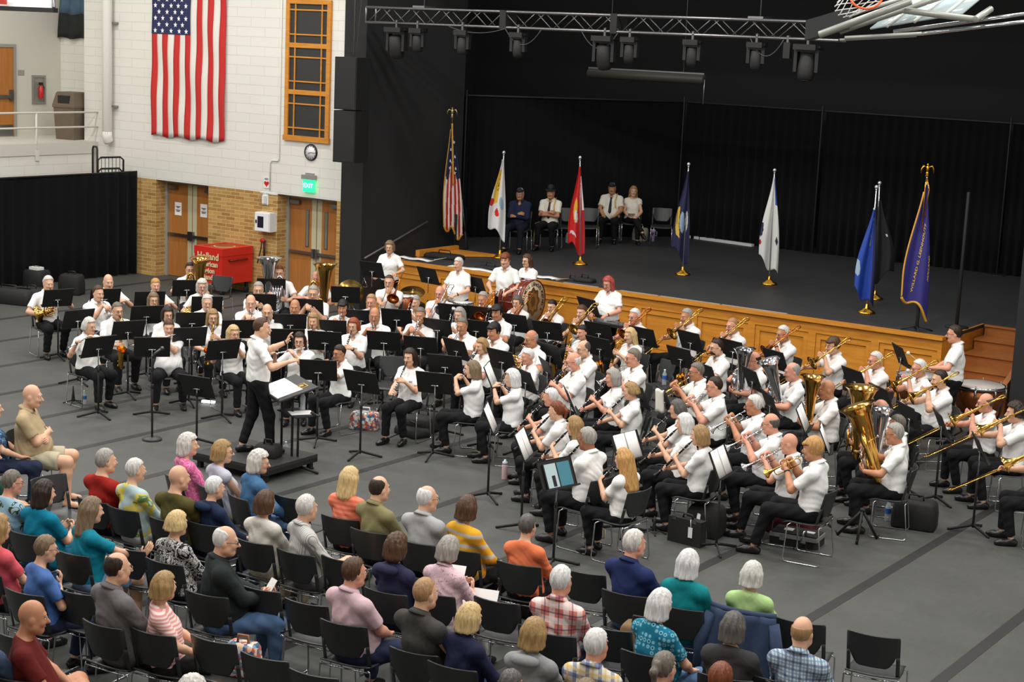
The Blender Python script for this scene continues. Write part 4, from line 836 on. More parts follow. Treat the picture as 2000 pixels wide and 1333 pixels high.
B = MB(); q = at(41, 142, x=xb); B.box((xb, q[1] - .09, q[2] - .06), (xb + .01, q[1] + .09, q[2] + .06)); tag(B.build('door_sign', mat('sign_grey', (150, 150, 145), .5)), 'small grey room sign beside the balcony door', 'sign')
B = MB(); q = at(110, 231, x=xb); B.box((xb, q[1] - .035, q[2] - .06), (xb + .01, q[1] + .035, q[2] + .06)); tag(B.build('wall_outlet', WHITEP), 'small white outlet low on the balcony wall', 'outlet')
RAILM = mat('painted_rail', (214, 212, 202), .45); t = thing('balcony_railing', 'white painted steel railing along the balcony edge', 'railing', (0, 0, 0)); ra = at(195, 219, x=BX); 
for zz in (ra[2], ra[2] - .33): B = MB(); B.cyl((BX - .02, 15, zz), (BX - .02, ra[1], zz), .022); B.build('rail', RAILM, t)
for px in (72, -120, 195): yy = at(px, 230, x=BX)[1]; B = MB(); B.cyl((BX - .02, yy, 2.62), (BX - .02, yy, ra[2]), .022); B.box((BX - .0, yy - .05, 2.5), (BX + .012, yy + .05, 2.72)); B.build('post', RAILM, t)
t = thing('litter_bin', 'brown flip-top litter bin behind the balcony railing', 'bin', at(166, 272, z=2.88) + [-.1, -.3, 0], .2); B = MB(); BINM = mat('brown_bin', (104, 90, 74), .6, var=.15, vscale=10)
B.rings([[(sx * w_, sy * w_, z_) for sx, sy in ((-1, -1), (1, -1), (1, 1), (-1, 1))] for z_, w_ in ((0, .25), (.72, .29), (.73, .31), (.78, .31))], 0, smooth=False); B.build('body', BINM, t); B = MB(); B.rings([[(sx * w_, sy * w_, z_) for sx, sy in ((-1, -1), (1, -1), (1, 1), (-1, 1))] for z_, w_ in ((.78, .31), (.80, .305), (1.05, .25), (1.08, .23))], 0, smooth=False); B.build('lid', BINM, t); B = MB(); B.box((-.16, -.30, .82), (.16, -.262, 1.0)); B.build('flap', BLACKP, t)
# hanging dark cloth near the balcony corner
G = []
for i, zz in enumerate(np.linspace(at(140, 75, y=yend - .08)[2], 7.2, 12)):
    a = at(112 + i * 1.6, 75, y=yend - .08)[0]; c = at(166, 75, y=yend - .08)[0]; G.append([(lerp(a, c, u), yend - .09 - .03 * math.sin(u * 14 + i * .2), zz + .02 * math.sin(u * 9)) for u in np.linspace(0, 1, 16)])
B = MB(); B.grid(np.array(G)[:4], 0, .006); B.grid(np.array(G)[3:], 1, .006); tag(B.build('hanging_banner', [mat('banner_black', (28, 30, 30), .8), mat('banner_blue', (74, 98, 120), .8, var=.3, vscale=6)]), 'dark blue and black cloth hanging in the balcony corner', 'banner')
# downpipe and conduits
PX = -29.0; t = thing('downpipe', 'thick white vertical pipe with elbow on the block wall', 'pipe', (at(210, 200, y=WY - .15)[0], WY - .16, 0)); zb = at(212, 275, y=WY - .16)[2]
B = MB(); B.cyl((0, 0, zb + .12), (0, 0, 8.8), .11, 0, 18); B.build('riser', WHITEPAINT, t); B = MB(); B.tube([(0, 0, zb + .2), (0, 0, zb + .08), (.0, .03, zb), (0, .045, zb - .02)], .112, 0, 14); B.build('elbow', WHITEPAINT, t)
for zz in (at(228, 45, y=WY)[2], at(228, 208, y=WY)[2]): B = MB(); B.box((.08, .05, zz - .02), (.2, .15, zz + .02)); B.build('bracket', STEEL, t)
B = MB(); c0 = at(545, 315, y=WY - .02); B.tube([(c0[0], WY - .02, 8.8), (c0[0], WY - .02, c0[2] + .05), (c0[0] - .03, WY - .02, c0[2] + .005), (c0[0] - .2, WY - .02, c0[2]), (c0[0] - .25, WY - .02, c0[2] - .06), (c0[0] - .25, WY - .02, DT + .06)], .013, 0, 6); tag(B.build('conduit', WHITEPAINT), 'thin white conduit bending down the block wall to the heart sign', 'conduit')
# clock
p = at(606, 298, y=WY - .03); t = thing('wall_clock', 'round white wall clock with black rim below the wooden window', 'clock', p); B = MB(); B.lathe([(-.02, .17), (.0, .175), (.035, .165), (.035, .15), (.02, .149)], (0, .03, 0), (0, -1, 0), 0, 28, False); B.build('rim', BLACKP, t); B = MB(); B.lathe([(0, .152), (.018, .152)], (0, .03, 0), (0, -1, 0), 0, 28)
for k in range(12): a = math.radians(30 * k); B.box((math.sin(a) * .125 - .006, .009, math.cos(a) * .125 - .012), (math.sin(a) * .125 + .006, .0125, math.cos(a) * .125 + .012), 1)
B.build('dial', [WHITEP, BLACKP], t); B = MB()
for ang, L in ((250, .075), (95, .11)): a = math.radians(ang); B.tube([(0, .006, 0), (math.sin(a) * L, .006, math.cos(a) * L)], .005, 0, 4)
B.build('hands', BLACKP, t)
# EXIT sign, heart sign, strobe, AED cabinet, tape dispenser
FACEX = np.array([[1, 0, 0, 0], [0, 0, -1, 0], [0, 1, 0, 0], [0, 0, 0, 1.]])
def letter(txt, size, loc, m_, parent=None, name='lettering', M=FACEX, ext=.002, bold=0.):
    v, f = text_mesh(txt, size, 0, ext, bold); B = MB(); B.add(tr(M, v) + np.asarray(loc), f, 0, False); return B.build(name, m_, parent)
p = at(603, 361, y=WY - .06); t = thing('exit_sign', 'lit green exit sign on the block wall beside the black pillar', 'sign', p); GR = mat('exit_green_glow', (40, 225, 140), .3, emit=1.1); B = MB(); B.box((-.15, -.012, -.15), (.15, .012, .11)); B.build('panel', GR, t); letter('EXIT', .13, (0, -.016, -.02), mat('exit_white_glow', (225, 255, 240), .3, emit=1.2), t)
B = MB(); B.box((-.17, -.05, .11), (.17, .05, .20)); B.box((-.1, 0, .2), (.1, .06, .24)); B.build('housing', mat('aluminium_housing', (165, 165, 165), .4, .5), t)
p = at(521, 357, y=WY - .012); t = thing('heart_sign', 'small white sign with red heart and AED letters', 'sign', p); B = MB(); B.box((-.085, -.006, -.115), (.085, .006, .115)); B.build('plate', WHITEP, t); letter('AED', .06, (0, -.008, .075), BLACKM, t); B = MB()
hp_ = [(.07 * (math.sin(a) ** 3), .005 * (13 * math.cos(a) - 5 * math.cos(2 * a) - 2 * math.cos(3 * a) - math.cos(4 * a)) * .85) for a in np.linspace(0, 2 * math.pi, 26)[:-1]]; B.prism(hp_[::-1], .006, .010, 0, np.array([[1, 0, 0, 0], [0, 0, -1, 0], [0, 1, 0, -.02], [0, 0, 0, 1.]])); B.build('heart', mat('heart_red', (206, 30, 30), .4), t)
p = at(516, 390, y=WY - .05); t = thing('alarm_strobe', 'clear caged alarm strobe on brick under the heart sign', 'strobe', p); B = MB(); B.box((-.08, .03, -.11), (.08, .05, .11)); B.box((-.05, -.02, -.08), (.05, .03, .08)); B.build('lens', WHITEP, t); B = MB()
for k in (-.11, -.05, .05, .11): B.tube([(k, .05, -.14), (k, -.05, -.12), (k, -.05, .12), (k, .05, .14)], .004, 0, 4)
B.build('guard_cage', STEEL, t)
p = at(513, 434, y=WY - .2); t = thing('defibrillator_cabinet', 'white defibrillator wall cabinet with window on the brick wall', 'cabinet', p); B = MB(); B.box((-.21, -.01, -.2), (.21, .2, .2)); B.build('box', WHITEP, t); B = MB(); B.box((-.2, -.03, -.19), (.2, -.011, .19)); dd = B.build('door', WHITEP, t); B = MB(); B.box((-.12, -.034, -.12), (.05, -.03, .12)); B.build('window', mat('dark_window', (40, 38, 52), .2), dd); B = MB(); B.box((-.17, -.045, -.03), (-.14, -.03, .04)); B.build('latch', BLACKP, dd)
p = at(513, 470, y=WY - .06); t = thing('hanging_strap', 'black strap hanging from a red hook under the defibrillator cabinet', 'strap', p); B = MB(); B.tube([(-.02, 0, 0), (-.05, .0, -.2), (-.14, 0, -.5)], .012); B.tube([(.05, 0, 0), (.05, 0, -.45)], .03, 0, 6, flat=.3); B.build('webbing', BLACKP, t); B = MB(); B.ell((0, -.01, .0), (.07, .03, .05)); B.build('hook', mat('hook_red', (190, 36, 30), .4), t)
# loudspeaker column on the pillar
p = at(678, 210, y=25.2); t = thing('column_loudspeaker', 'tall black hanging column loudspeaker in front of the pillar', 'loudspeaker', p, math.radians(8)); za, zb = at(652, 110, y=25.2)[2] - p[2], at(652, 315, y=25.2)[2] - p[2]
for a, c in ((zb, (za + zb) / 2 - .01), ((za + zb) / 2 + .01, za)): B = MB(); B.box((-.24, -.1, a), (.26, .4, c)); cb = B.build('cabinet', BLACKM, t); B = MB(); B.box((-.22, -.108, a + .02), (.24, -.1, c - .02)); B.build('grille', BLACKP, cb)
B = MB(); B.cyl((0, .2, za), (0, .2, 8), .012); B.cyl((.05, .2, za), (.3, .7, 8), .006); B.build('rigging', STEEL, t)
# framed rack trolley behind the drape
t = thing('rack_trolley', 'black tubular rack frames showing above the left drape', 'rack', (-28.9, 25.6, 0)); RK = mat('rack_black', (22, 22, 23), .4)
def hoopframe(x0, y0, x1, y1, z1, n):
    B = MB(); r = .06; B.tube([(x0, y0, 0), (x0, y0, z1 - r), (lerp(x0, x1, .12), lerp(y0, y1, .12), z1), (lerp(x0, x1, .88), lerp(y0, y1, .88), z1), (x1, y1, z1 - r), (x1, y1, 0)], .022, 0, 8)
    for k in range(1, n): B.tube([(lerp(x0, x1, k / n), lerp(y0, y1, k / n), 1.5), (lerp(x0, x1, k / n), lerp(y0, y1, k / n), z1)], .007, 0, 5)
    B.build('frame', RK, t)
o_ = np.array([-28.9, 25.6, 0])
for (pa, pb, zt) in (((181, 286), (190, 284), 0), ((191, 308), (241, 312), 0), ((192, 330), (238, 332), 0)):
    a = at(*pa, x=-28.62) - o_; c = at(*pb, x=-28.5) - o_
    hoopframe(a[0], a[1], c[0], c[1], a[2], 3 if pb[0] < 200 else 7)
# lighting truss
TY = 25.55; zt = at(715, 14, y=TY)[2]; zb = at(715, 43, y=TY)[2]; xa = at(715, 30, y=TY)[0]; xe = at(1640, 60, y=TY)[0]; ALU = mat('truss_aluminium', (128, 126, 128), .32, .9)
t = thing('lighting_truss', 'long aluminium box truss hung across the stage opening', 'truss', (0, 0, 0)); ys = (TY, TY + .3)
for yy in ys:
    for zz, nm in ((zt, 'top_chord'), (zb, 'bottom_chord')): B = MB(); B.cyl((xa, yy, zz), (xe, yy, zz), .028, 0, 10); B.build(nm, ALU, t)
B = MB(); k = 0; xx = xa + .05
while xx < xe - .3:
    for yy in ys: B.tube([(xx, yy, zt if k % 2 else zb), (xx + .34, yy, zb if k % 2 else zt)], .010, 0, 5)
    B.tube([(xx, ys[0], zt), (xx + .34, ys[1], zt)], .008, 0, 4)
    xx += .36; k += 1
B.build('lattice', ALU, t)
for f in (.33, .57): B = MB(); xx = lerp(xa, xe, f); B.box((xx - .07, ys[0] - .03, zb - .03), (xx + .07, ys[1] + .03, zt + .03)); B.build('joint_plate', BLACKM, t)
for i in (0, 1): B = MB(); B.cyl((xa, ys[i], zb), (xa, ys[i], zt), .02); B.build('end_post', ALU, t)
for px in (819, 1478): B = MB(); xx = at(px, 20, y=TY)[0]; B.tube([(xx, TY + .15, zt), (xx, TY + .15, 9)], .012); B.box((xx - .14, TY - .03, zt + .02), (xx + .14, TY + .33, zt + .06)); B.build('hanger', STEEL, t)
def moving_head(px, py, big, label, tilt):
    xx = at(px, py, y=TY)[0]; s = 1. if big else .72; t = thing('moving_head_light', label, 'stage light', (xx, TY + .0, zb), 0, 'moving head lights on the truss'); B = MB(); B.box((-.02, -.03, -.09), (.02, .03, .06)); B.tube([(0, -.03, 0), (0, 0, .05), (0, .03, 0)], .02); B.build('clamp', ALU, t)
    B = MB(); B.box((-.2 * s, -.16 * s, -.17), (.2 * s, .16 * s, -.08)); B.box((-.23 * s, -.05, -.14), (.23 * s, .05, -.10)); B.build('base', BLACKP, t); B = MB()
    for q in (-1, 1): B.box((q * .19 * s - .03, -.06 * s, -.17 - .36 * s), (q * .19 * s + .03, .06 * s, -.16))
    B.box((-.2 * s, -.08 * s, -.2), (.2 * s, .08 * s, -.165)); B.build('yoke', BLACKP, t); B = MB(); M = Rx(math.radians(tilt)); ax = M @ np.array([0, 0, -1]); c = np.array([0, 0, -.17 - .28 * s]); B.lathe([(-.22 * s, .08 * s), (-.2 * s, .125 * s), (.02, .145 * s), (.12 * s, .14 * s), (.2 * s, .12 * s), (.215 * s, .1 * s)], c, ax, 0, 16); hd_ = B.build('head', BLACKM, t); B = MB(); B.lathe([(.216 * s, .085 * s), (.225 * s, .08 * s)], c, ax, 0, 16); B.build('lens', mat('lamp_lens', (60, 70, 90), .1), hd_)
for a in ((776, 44, 1, 'large black moving head light nearest the black side wall', 12), (817, 45, 0, 'small black moving head light second from the truss\'s left end', 5), (905, 47, 0, 'small black moving head light third along the truss', 0), (1014, 51, 0, 'small black moving head light above the angled curtain', 0), (1183, 58, 1, 'large black moving head light over the veterans\' chairs', 10), (1232, 59, 0, 'small black moving head light just right of the middle large one', 0), (1355, 62, 0, 'small black moving head light above the navy flag', 0), (1480, 67, 0, 'small black moving head light above the white flag', 0), (1580, 73, 1, 'large black moving head light at the truss end by the backboard', -8)): moving_head(*a)
t = thing('distribution_box', 'small black power box clamped on the truss near the backboard', 'box', (at(1540, 75, y=TY)[0], TY, zb)); B = MB(); B.box((-.06, -.05, -.32), (.06, .05, -.06)); B.build('box', BLACKP, t); B = MB(); B.box((-.02, -.03, -.07), (.02, .03, .05)); B.build('clamp', ALU, t)
for i, (a, c, d) in enumerate(((990, 1060, 'cable looping below the truss under the angled curtain light'), (1470, 1535, 'cable looping below the truss above the white flag'), (1140, 1210, 'cable looping below the truss by the middle large light'), (880, 990, 'pale cable drooping along the truss between third and fourth lights'))):
    p0 = at(a, 50, y=TY)[0]; p1 = at(c, 55, y=TY)[0]; B = MB(); B.tube([(lerp(p0, p1, u), TY - .05, zb - .02 - 4 * u * (1 - u) * (.28 if i < 3 else .1)) for u in np.linspace(0, 1, 12)], .008, 0, 5); tag(B.build('cable', mat('cable_grey', (70, 70, 72), .5)), d, 'cable', 'cables looped on the truss')
# pipe with rolled screen over the stage
a = at(1150, 143, y=30.5); c = at(1376, 158, y=30.5); t = thing('rolled_projection_screen', 'long dark rolled screen hanging high above the stage', 'screen', (0, 0, 0)); B = MB(); B.cyl(a, [c[0], 30.5, a[2]], .1); B.build('case', mat('screen_case', (58, 55, 50), .5), t); B = MB(); B.box((a[0], 30.47, a[2] + .1), (c[0], 30.53, a[2] + .13)); B.cyl((c[0], 30.5, a[2] - .5), (c[0], 30.5, a[2]), .012); B.cyl((a[0] + .5, 30.5, a[2]), (a[0] + .5, 30.5, 9), .008); B.cyl((c[0] - .5, 30.5, a[2]), (c[0] - .5, 30.5, 9), .008); B.build('batten', STEEL, t)
# basketball backboards folded up under the roof
def bp_(px, py, y=17.5): return at(px, py, y=y)
t = thing('basketball_backboard', 'folded basketball backboard with orange rim at the upper right', 'backboard', (0, 0, 0)); GST = mat('grey_steel_frame', (150, 152, 146), .4, .3)
A_, B_, C_, D_ = bp_(1577, 64, 17.2), bp_(1659, 28, 17.2), bp_(1930, -62, 19.6), bp_(1850, -30, 20)
B = MB(); q0, q1 = bp_(1580, 56), bp_(1658, 33); u_ = unit(q1 - q0); wv_ = np.array([0, 1., .1]); hgt = np.array([0, 0, 1.]); M = np.eye(4); M[:3, 0] = u_; M[:3, 1] = np.cross(hgt, u_); M[:3, 2] = hgt; M[:3, 3] = (q0 + q1) / 2; L = np.linalg.norm(q1 - q0) / 2
B.box((-L, -.1, -.13), (L, .1, .09), 0, M); B.build('edge_pad', mat('pad_charcoal', (34, 36, 38), .5), t)
for i, (a, c, r) in enumerate((((1600, 68), (1780, 2), .055), ((1640, 62), (1880, -20), .045), ((1655, 30), (1760, -2), .035), ((1650, 74), (1800, 66), .03), ((1765, 20), (1905, 38), .05), ((1905, 38), (1935, 18), .05), ((1640, 78), (1790, 70), .02))):
    B = MB(); B.cyl(bp_(*a, 17.3 + .25 * (i % 3)), bp_(*c, 17.5 + .35 * (i % 3)), r * .74, 0, 10); B.build('frame_tube', GST, t)
for a, c in (((1745, 62), (2040, 22)), ((1800, 66), (2040, 38))): B = MB(); B.cyl(bp_(*a, 17.9), bp_(*c, 18.3), .022, 0, 8); B.build('strut', CHROME, t)
B = MB(); g0 = [bp_(1700, 58, 17.8), bp_(1880, 28, 17.8), bp_(1950, -30, 18.2), bp_(1770, 2, 18.2)]; B.grid(np.array([[lerp(g0[0], g0[1], u), lerp(g0[3], g0[2], u)] for u in (0, .5, 1)]), 0, .02); B.build('glass_board', mat('board_glass', (190, 206, 208), .15, alpha=.75), t)
for k in range(3): B = MB(); B.cyl(lerp(g0[0], g0[1], .2 + .3 * k) - [0, .05, 0], lerp(g0[3], g0[2], .2 + .3 * k) - [0, .05, 0], .02); B.build('backing_bar', mat('pale_bar', (205, 208, 204), .4), t)
rc = bp_(1692, -9, 17); ru = np.array([.93, .3, .22]); ru = unit(ru); rn = unit(np.array([.35, -.75, .55])); ru = unit(ru - rn * (ru @ rn)); rw = np.cross(rn, ru); B = MB(); rr = .17
B.tube(arc(rc, ru, rw, rr, 0, 360, 28), .012, 0, 8); B.build('rim', mat('rim_orange', (232, 92, 36), .4), t); B = MB()
for k in range(12):
    for sg in (-1, 1): B.tube([rc + (rr - .05 * j / 4) * (math.cos(math.radians(30 * k + sg * 12 * j)) * ru + math.sin(math.radians(30 * k + sg * 12 * j)) * rw) - rn * 0 + np.array([-.055, 0, -.035]) * j for j in range(5)], .005, 0, 4)
B.build('net', mat('net_white', (228, 226, 222), .7), t)
t = thing('basketball_backboard', 'edge of a second backboard with black pad at the upper left', 'backboard', (0, 0, 0)); y_ = 20.; B = MB(); a, c = at(-60, 24, y=y_), at(109, 21, y=y_); B.box((a[0], y_ - .05, c[2] - .035), (c[0], y_ + .05, c[2] + .045)); B.build('edge_pad', BLACKP, t); B = MB(); B.grid(np.array([[(a[0], y_, c[2] + .04), (c[0] - .03, y_, c[2] + .04)], [(a[0], y_ + .6, c[2] + .5), (c[0] - .7, y_ + .6, c[2] + .5)]]), 0, .02); B.build('glass_board', mat('board_white', (214, 222, 222), .2), t)
B = MB(); B.tube([(c[0] - .03, y_ - .02, c[2] + .05), (c[0] - .75, y_ + .58, c[2] + .55)], .03); B.build('frame_tube', ALU, t); B = MB(); r_ = at(6, 4, y=y_ - .1); B.box((r_[0] - .3, y_ - .12, r_[2] - .04), (r_[0] + .06, y_ - .06, r_[2] + .1)); B.build('rim_bracket', mat('rim_red', (176, 46, 30), .4), t)
# ------------------------------------------------------------------ the big flag on the block wall
RED = mat('flag_red', (196, 38, 36), .75, bump=.25, bscale=5, stretch=(3, 1, .5)); WHT = mat('flag_white', (228, 224, 216), .75, bump=.25, bscale=5, stretch=(3, 1, .5)); NAVY = mat('flag_navy', (32, 40, 82), .75); STAR = mat('star_white', (240, 240, 240), .7)
def star(c, r, e1, e2, n):
    P = [c + n + (r if k % 2 == 0 else r * .42) * (math.sin(k * math.pi / 5) * e1 + math.cos(k * math.pi / 5) * e2) for k in range(10)]; return P, [tuple(range(10))]
a = at(299, 264, y=WY); c = at(441, 273, y=WY); fx0, fx1 = a[0], c[0]; fz0 = a[2]; FW = fx1 - fx0; FL = FW * 1.66; t = thing('wall_flag', 'large vertical American flag hung flat on the block wall', 'flag', (0, 0, 0))
wave = lambda u, zz: WY - .055 - .014 * math.sin(u * 19 + zz * 2) - .01 * math.sin(zz * 5 + u * 7)
B = MB()
for k in range(13):
    us = np.linspace(k / 13, (k + 1) / 13, 4); zz = np.linspace(fz0, fz0 + FL, 34)
    B.grid([[(fx0 + FW * u, wave(u, z_), z_ + (.03 * math.sin(u * 20) if z_ == fz0 else 0)) for u in us] for z_ in zz], k % 2, .004)
B.build('stripes', [RED, WHT], t); cz = fz0 + FL * .6; B = MB(); B.grid([[(fx0 + FW * u, wave(u, z_) - .006, z_) for u in np.linspace(-.001, 7 / 13, 12)] for z_ in np.linspace(cz, fz0 + FL + .002, 14)]); B.build('canton', NAVY, t); B = MB()
cw = FW * 7 / 13; chh = FL * .4
for r in range(11):
    for q in range(5 if r % 2 == 0 else 4):
        u = (q + .5 + (0 if r % 2 == 0 else .5)) / 5; z_ = cz + chh * (r + .55) / 11; p = np.array([fx0 + cw * u, wave(u * 7 / 13, z_) - .012, z_]); v, f = star(p, .062, np.array([1., 0, 0]), np.array([0, 0, 1.]), np.zeros(3)); B.add(v, f, 0, False)
B.build('stars', STAR, t)
# ------------------------------------------------------------------ flags on poles along the stage
EE = np.array([.82, .57, 0]); EN = np.array([.57, -.82, 0])
def pole_flag(label, base, tip, drop, top, mats, fn, wid, side, folds=2.4, eagle=False, stand='gold', letters=(), stars=None, fringe=None, seed=0, silver=True, cord=None, cut=0.18):
    P = at(*base, z=SZ); T = at(*tip, y=P[1]); Lz = T[2] - SZ; t = thing('flag', label, 'flag', P, 0, 'flags on poles along the stage'); L = T - P; pm = mat('flagpole_silver', (190, 190, 192), .25, .9) if silver else mat('flagpole_oak', (70, 48, 30), .4)
    B = MB(); B.cyl((0, 0, .02), L * .985, .016, 0, 8); B.build('pole', pm, t); B = MB()
    if stand == 'gold': B.lathe([(0, .155), (.012, .16), (.03, .15), (.06, .09), (.10, .035), (.16, .028), (.165, .022)], k=24); B.build('base', GOLD, t)
    else:
        B.cyl((0, 0, .02), (0, 0, .75), .03)
        for k in range(4): B.tube([(0, 0, .08), (.26 * math.cos(k * 1.57 + .5), .26 * math.sin(k * 1.57 + .5), .012)], .014)
        B.build('base', BLACKM, t)
    B = MB()
    if eagle:
        B.lathe([(-.05, .02), (-.03, .035), (0, .02), (.02, .03), (.04, .012)], L, (0, 0, 1), 0, 12); B.ell(L + [0, 0, .085], (.028, .03, .055)); B.ell(L + [0, 0, .15], (.018, .02, .022)); 
        for s in (-1, 1): B.tube([L + EE * s * .02 + [0, 0, .11], L + EE * s * .07 + [0, 0, .13], L + EE * s * .10 + [0, 0, .08], L + EE * s * .105 + [0, 0, .01]], [.02, .03, .026, .008], 0, 8, flat=.5)
        B.build('eagle_finial', mat('finial_pale_gold', (226, 206, 150), .3, .8) if silver is None else GOLD, t)
    else: B.ell(L + [0, 0, .02], (.036, .036, .036)); B.lathe([(-.04, .02), (-.01, .014)], L, (0, 0, 1)); B.build('ball_finial', mat('finial_silver', (225, 225, 225), .25, .7), t)
    h0 = Lz - top; h1 = drop
    def S(a_, b_):
        w_ = wid * (.10 + .90 * math.sin(min(1, b_ * 1.25) * math.pi / 2) ** 1.3); x_ = (a_ * (1 - side) - (1 - a_) * side) * w_
        amp = .035 * (.4 + b_); y_ = amp * math.sin(a_ * folds * 2 * math.pi + 1.5 * b_ + seed)
        zz = h0 + (h1 - h0) * b_ * (1 - cut * (1 - a_ if side > .5 else a_) * b_ + .04 * math.sin(a_ * folds * 5 + seed))
        return L * (zz / Lz) * np.array([1, 1, 0]) + EE * x_ + EN * (y_ + .03) + np.array([0, 0, zz])
    na, nb = 44, 56; B = MB(); G = np.array([[S(a_, b_) for a_ in np.linspace(0, 1, na)] for b_ in np.linspace(0, 1, nb)]); B.grid(G, 0)
    B.m = [fn((i % (na - 1) + .5) / (na - 1), (i // (na - 1) + .5) / (nb - 1)) for i in range(len(B.f))]
    cl = B.build('cloth', mats, t); sm = cl.modifiers.new('cloth_depth', 'SOLIDIFY'); sm.thickness = .004
    def on(a_, b_, off=.012):
        p = S(a_, b_); n = np.cross(S(a_ + .01, b_) - p, S(a_, b_ + .01) - p); n = unit(n); n = n if n @ EN > 0 else -n; return p + n * off
    for txt, a0, b0, size, dx, dy, mm in letters:
        v, f = text_mesh(txt, 1, 0, .0, .012); B = MB(); B.add([on(a0 + size * (x_ * dx[0] + y_ * dy[0]), b0 + size * (x_ * dx[1] + y_ * dy[1])) for x_, y_, _ in v], f, 0, False); B.build('lettering', mm, cl)
    if stars:
        B = MB()
        for a_, b_ in stars: p = on(a_, b_, .014); v, f = star(p, .045, EE, np.array([0, 0, 1.]), np.zeros(3)); B.add(v, f, 0, False)
        B.build('stars', STAR, cl)
    if fringe:
        B = MB(); B.tube([S(a_, 1.0) for a_ in np.linspace(0, 1, 30)], .022, 0, 6); B.tube([S(0 if side > .5 else 1, b_) for b_ in np.linspace(.05, 1, 30)], .014, 0, 6)
        if fringe == 2: B.tube([S(.55, b_) + EN * .03 for b_ in np.linspace(.0, .55, 20)], .02, 0, 6)
        B.build('gold_fringe', mat('fringe_gold', (214, 160, 52), .6), cl)
    if cord: B = MB(); B.tube([L + [0, 0, -.05], L + EN * .06 + EE * .04 + [0, 0, -.25], L + EN * .07 + [0, 0, -.7]], .01); B.tube([L + [0, 0, -.05], L + EN * .06 - EE * .03 + [0, 0, -.2], L + EN * .07 - EE * .03 + [0, 0, -.95]], .01); B.build('tassel_cord', GOLD, t)
    return t
NB_, YEL, LTB, PUR, AFB, DKF = mat('cloth_navy', (30, 34, 72), .7), mat('cloth_gold', (226, 184, 60), .7), mat('cloth_sky', (150, 176, 200), .7), mat('cloth_purple', (48, 44, 122), .6), mat('cloth_azure', (28, 66, 160), .6), mat('cloth_black', (26, 28, 32), .8)
WH2 = mat('cloth_white', (222, 222, 220), .7); REDC = mat('cloth_red', (206, 34, 34), .65); DRED = mat('cloth_crimson', (170, 30, 40), .7)
e = lambda a, b, ca, cb, ra, rb: ((a - ca) / ra) ** 2 + ((b - cb) / rb) ** 2 < 1
pole_flag('American flag with gold fringe and eagle finial at the stage\'s left', (888, 487), (883, 226), .22, .16, [RED, WHT, NAVY], lambda a, b: 2 if b < .40 + .12 * abs(a - .5) + .05 * math.sin(a * 9) else int(a * 9 + b * 1.2) % 2, .40, .55, 2.2, True, 'black', stars=[(.3, .12), (.62, .16), (.4, .24), (.7, .28), (.25, .33), (.52, .35), (.75, .38), (.38, .41), (.6, .43)], fringe=2, silver=None, cut=.12)
pole_flag('white and yellow ARMY flag beside the seated veterans', (976, 504), (984, 300), .38, .12, [WH2, YEL, REDC, LTB], lambda a, b: 2 if e(a, b, .08, .56, .16, .06) or e(a, b, .48, .74, .12, .06) else (1 if a < .52 - .2 * max(0, b - .3) and .13 < b < .60 and a > .0 + .9 * max(0, b - .34) else (3 if e(a, b, .72, .56, .14, .08) else 0)), .36, .75, 1.5, letters=[('A R M Y', .38, .30, .12, (0, .62), (1.5, 0), BLACKM)], seed=1)
pole_flag('red flag with gold and grey emblem between the veterans', (1133, 517), (1133, 310), .14, .16, [REDC, YEL, WH2, DRED], lambda a, b: 1 if e(a, b, .40, .52, .12, .15) and not e(a, b, .45, .58, .1, .08) else (2 if e(a, b, .45, .58, .1, .07) or e(a, b, .3, .84, .18, .025) or (a > .86 and .1 < b < .5) else (3 if a > .78 else 0)), .35, .72, 1.8, seed=2)
pole_flag('navy blue flag with yellow scroll and pale blue seal', (1333, 537), (1345, 323), .20, .12, [NB_, YEL, LTB, WH2], lambda a, b: 1 if abs(a - (.14 + .35 * max(0, b - .42) + .25 * max(0, b - .65))) < .10 and .42 < b < .80 else (2 if e(a, b, .48, .57, .16, .12) else (3 if e(a, b, .78, .52, .1, .11) else 0)), .34, .72, 1.4, letters=[('UNITED', .16, .56, .05, (.5, 1.), (1.5, -.2), BLACKM)], seed=3)
pole_flag('white flag with blue edge standing right of the navy flag', (1502, 556), (1513, 335), .18, .12, [WH2, AFB, NB_, DRED], lambda a, b: 1 if (a > .84 and b < .30) else (2 if e(a, b, .04, .62, .09, .10) or e(a, b, .86, .68, .06, .04) else (3 if e(a, b, .03, .80, .06, .04) else 0)), .38, .6, 1.6, seed=4)
pole_flag('bright blue AIR FORCE flag on a silver pole', (1692, 612), (1712, 368), .10, .34, [AFB, NB_, LTB, WH2], lambda a, b: 2 if e(a, b, .05, .70, .14, .10) else (1 if a > .78 else (3 if b < .02 else 0)), .36, .72, 1.5, letters=[('AIR FORCE', .55, .24, .12, (0, .5), (1.4, 0), YEL)], seed=5)
pole_flag('black flag hanging close behind the bright blue flag', (1708, 585), (1718, 360), .30, .30, [DKF, WH2], lambda a, b: 1 if e(a, b, .7, .45, .05, .02) else 0, .40, .15, 1.5, seed=6)
pole_flag('purple flag lettered WILLARD G. LEENHOUTS with gold eagle finial', (1790, 646), (1811, 340), .22, .18, [PUR, YEL], lambda a, b: 0, .46, .66, 1.3, True, 'black', letters=[('WILLARD G. LEENHOUTS', .56, .60, .085, (.36, -.62), (-1.25, -.15), YEL), ('HOLLAND', .92, .62, .07, (.18, -.62), (-1.2, -.1), YEL)], fringe=1, cord=1, seed=7)
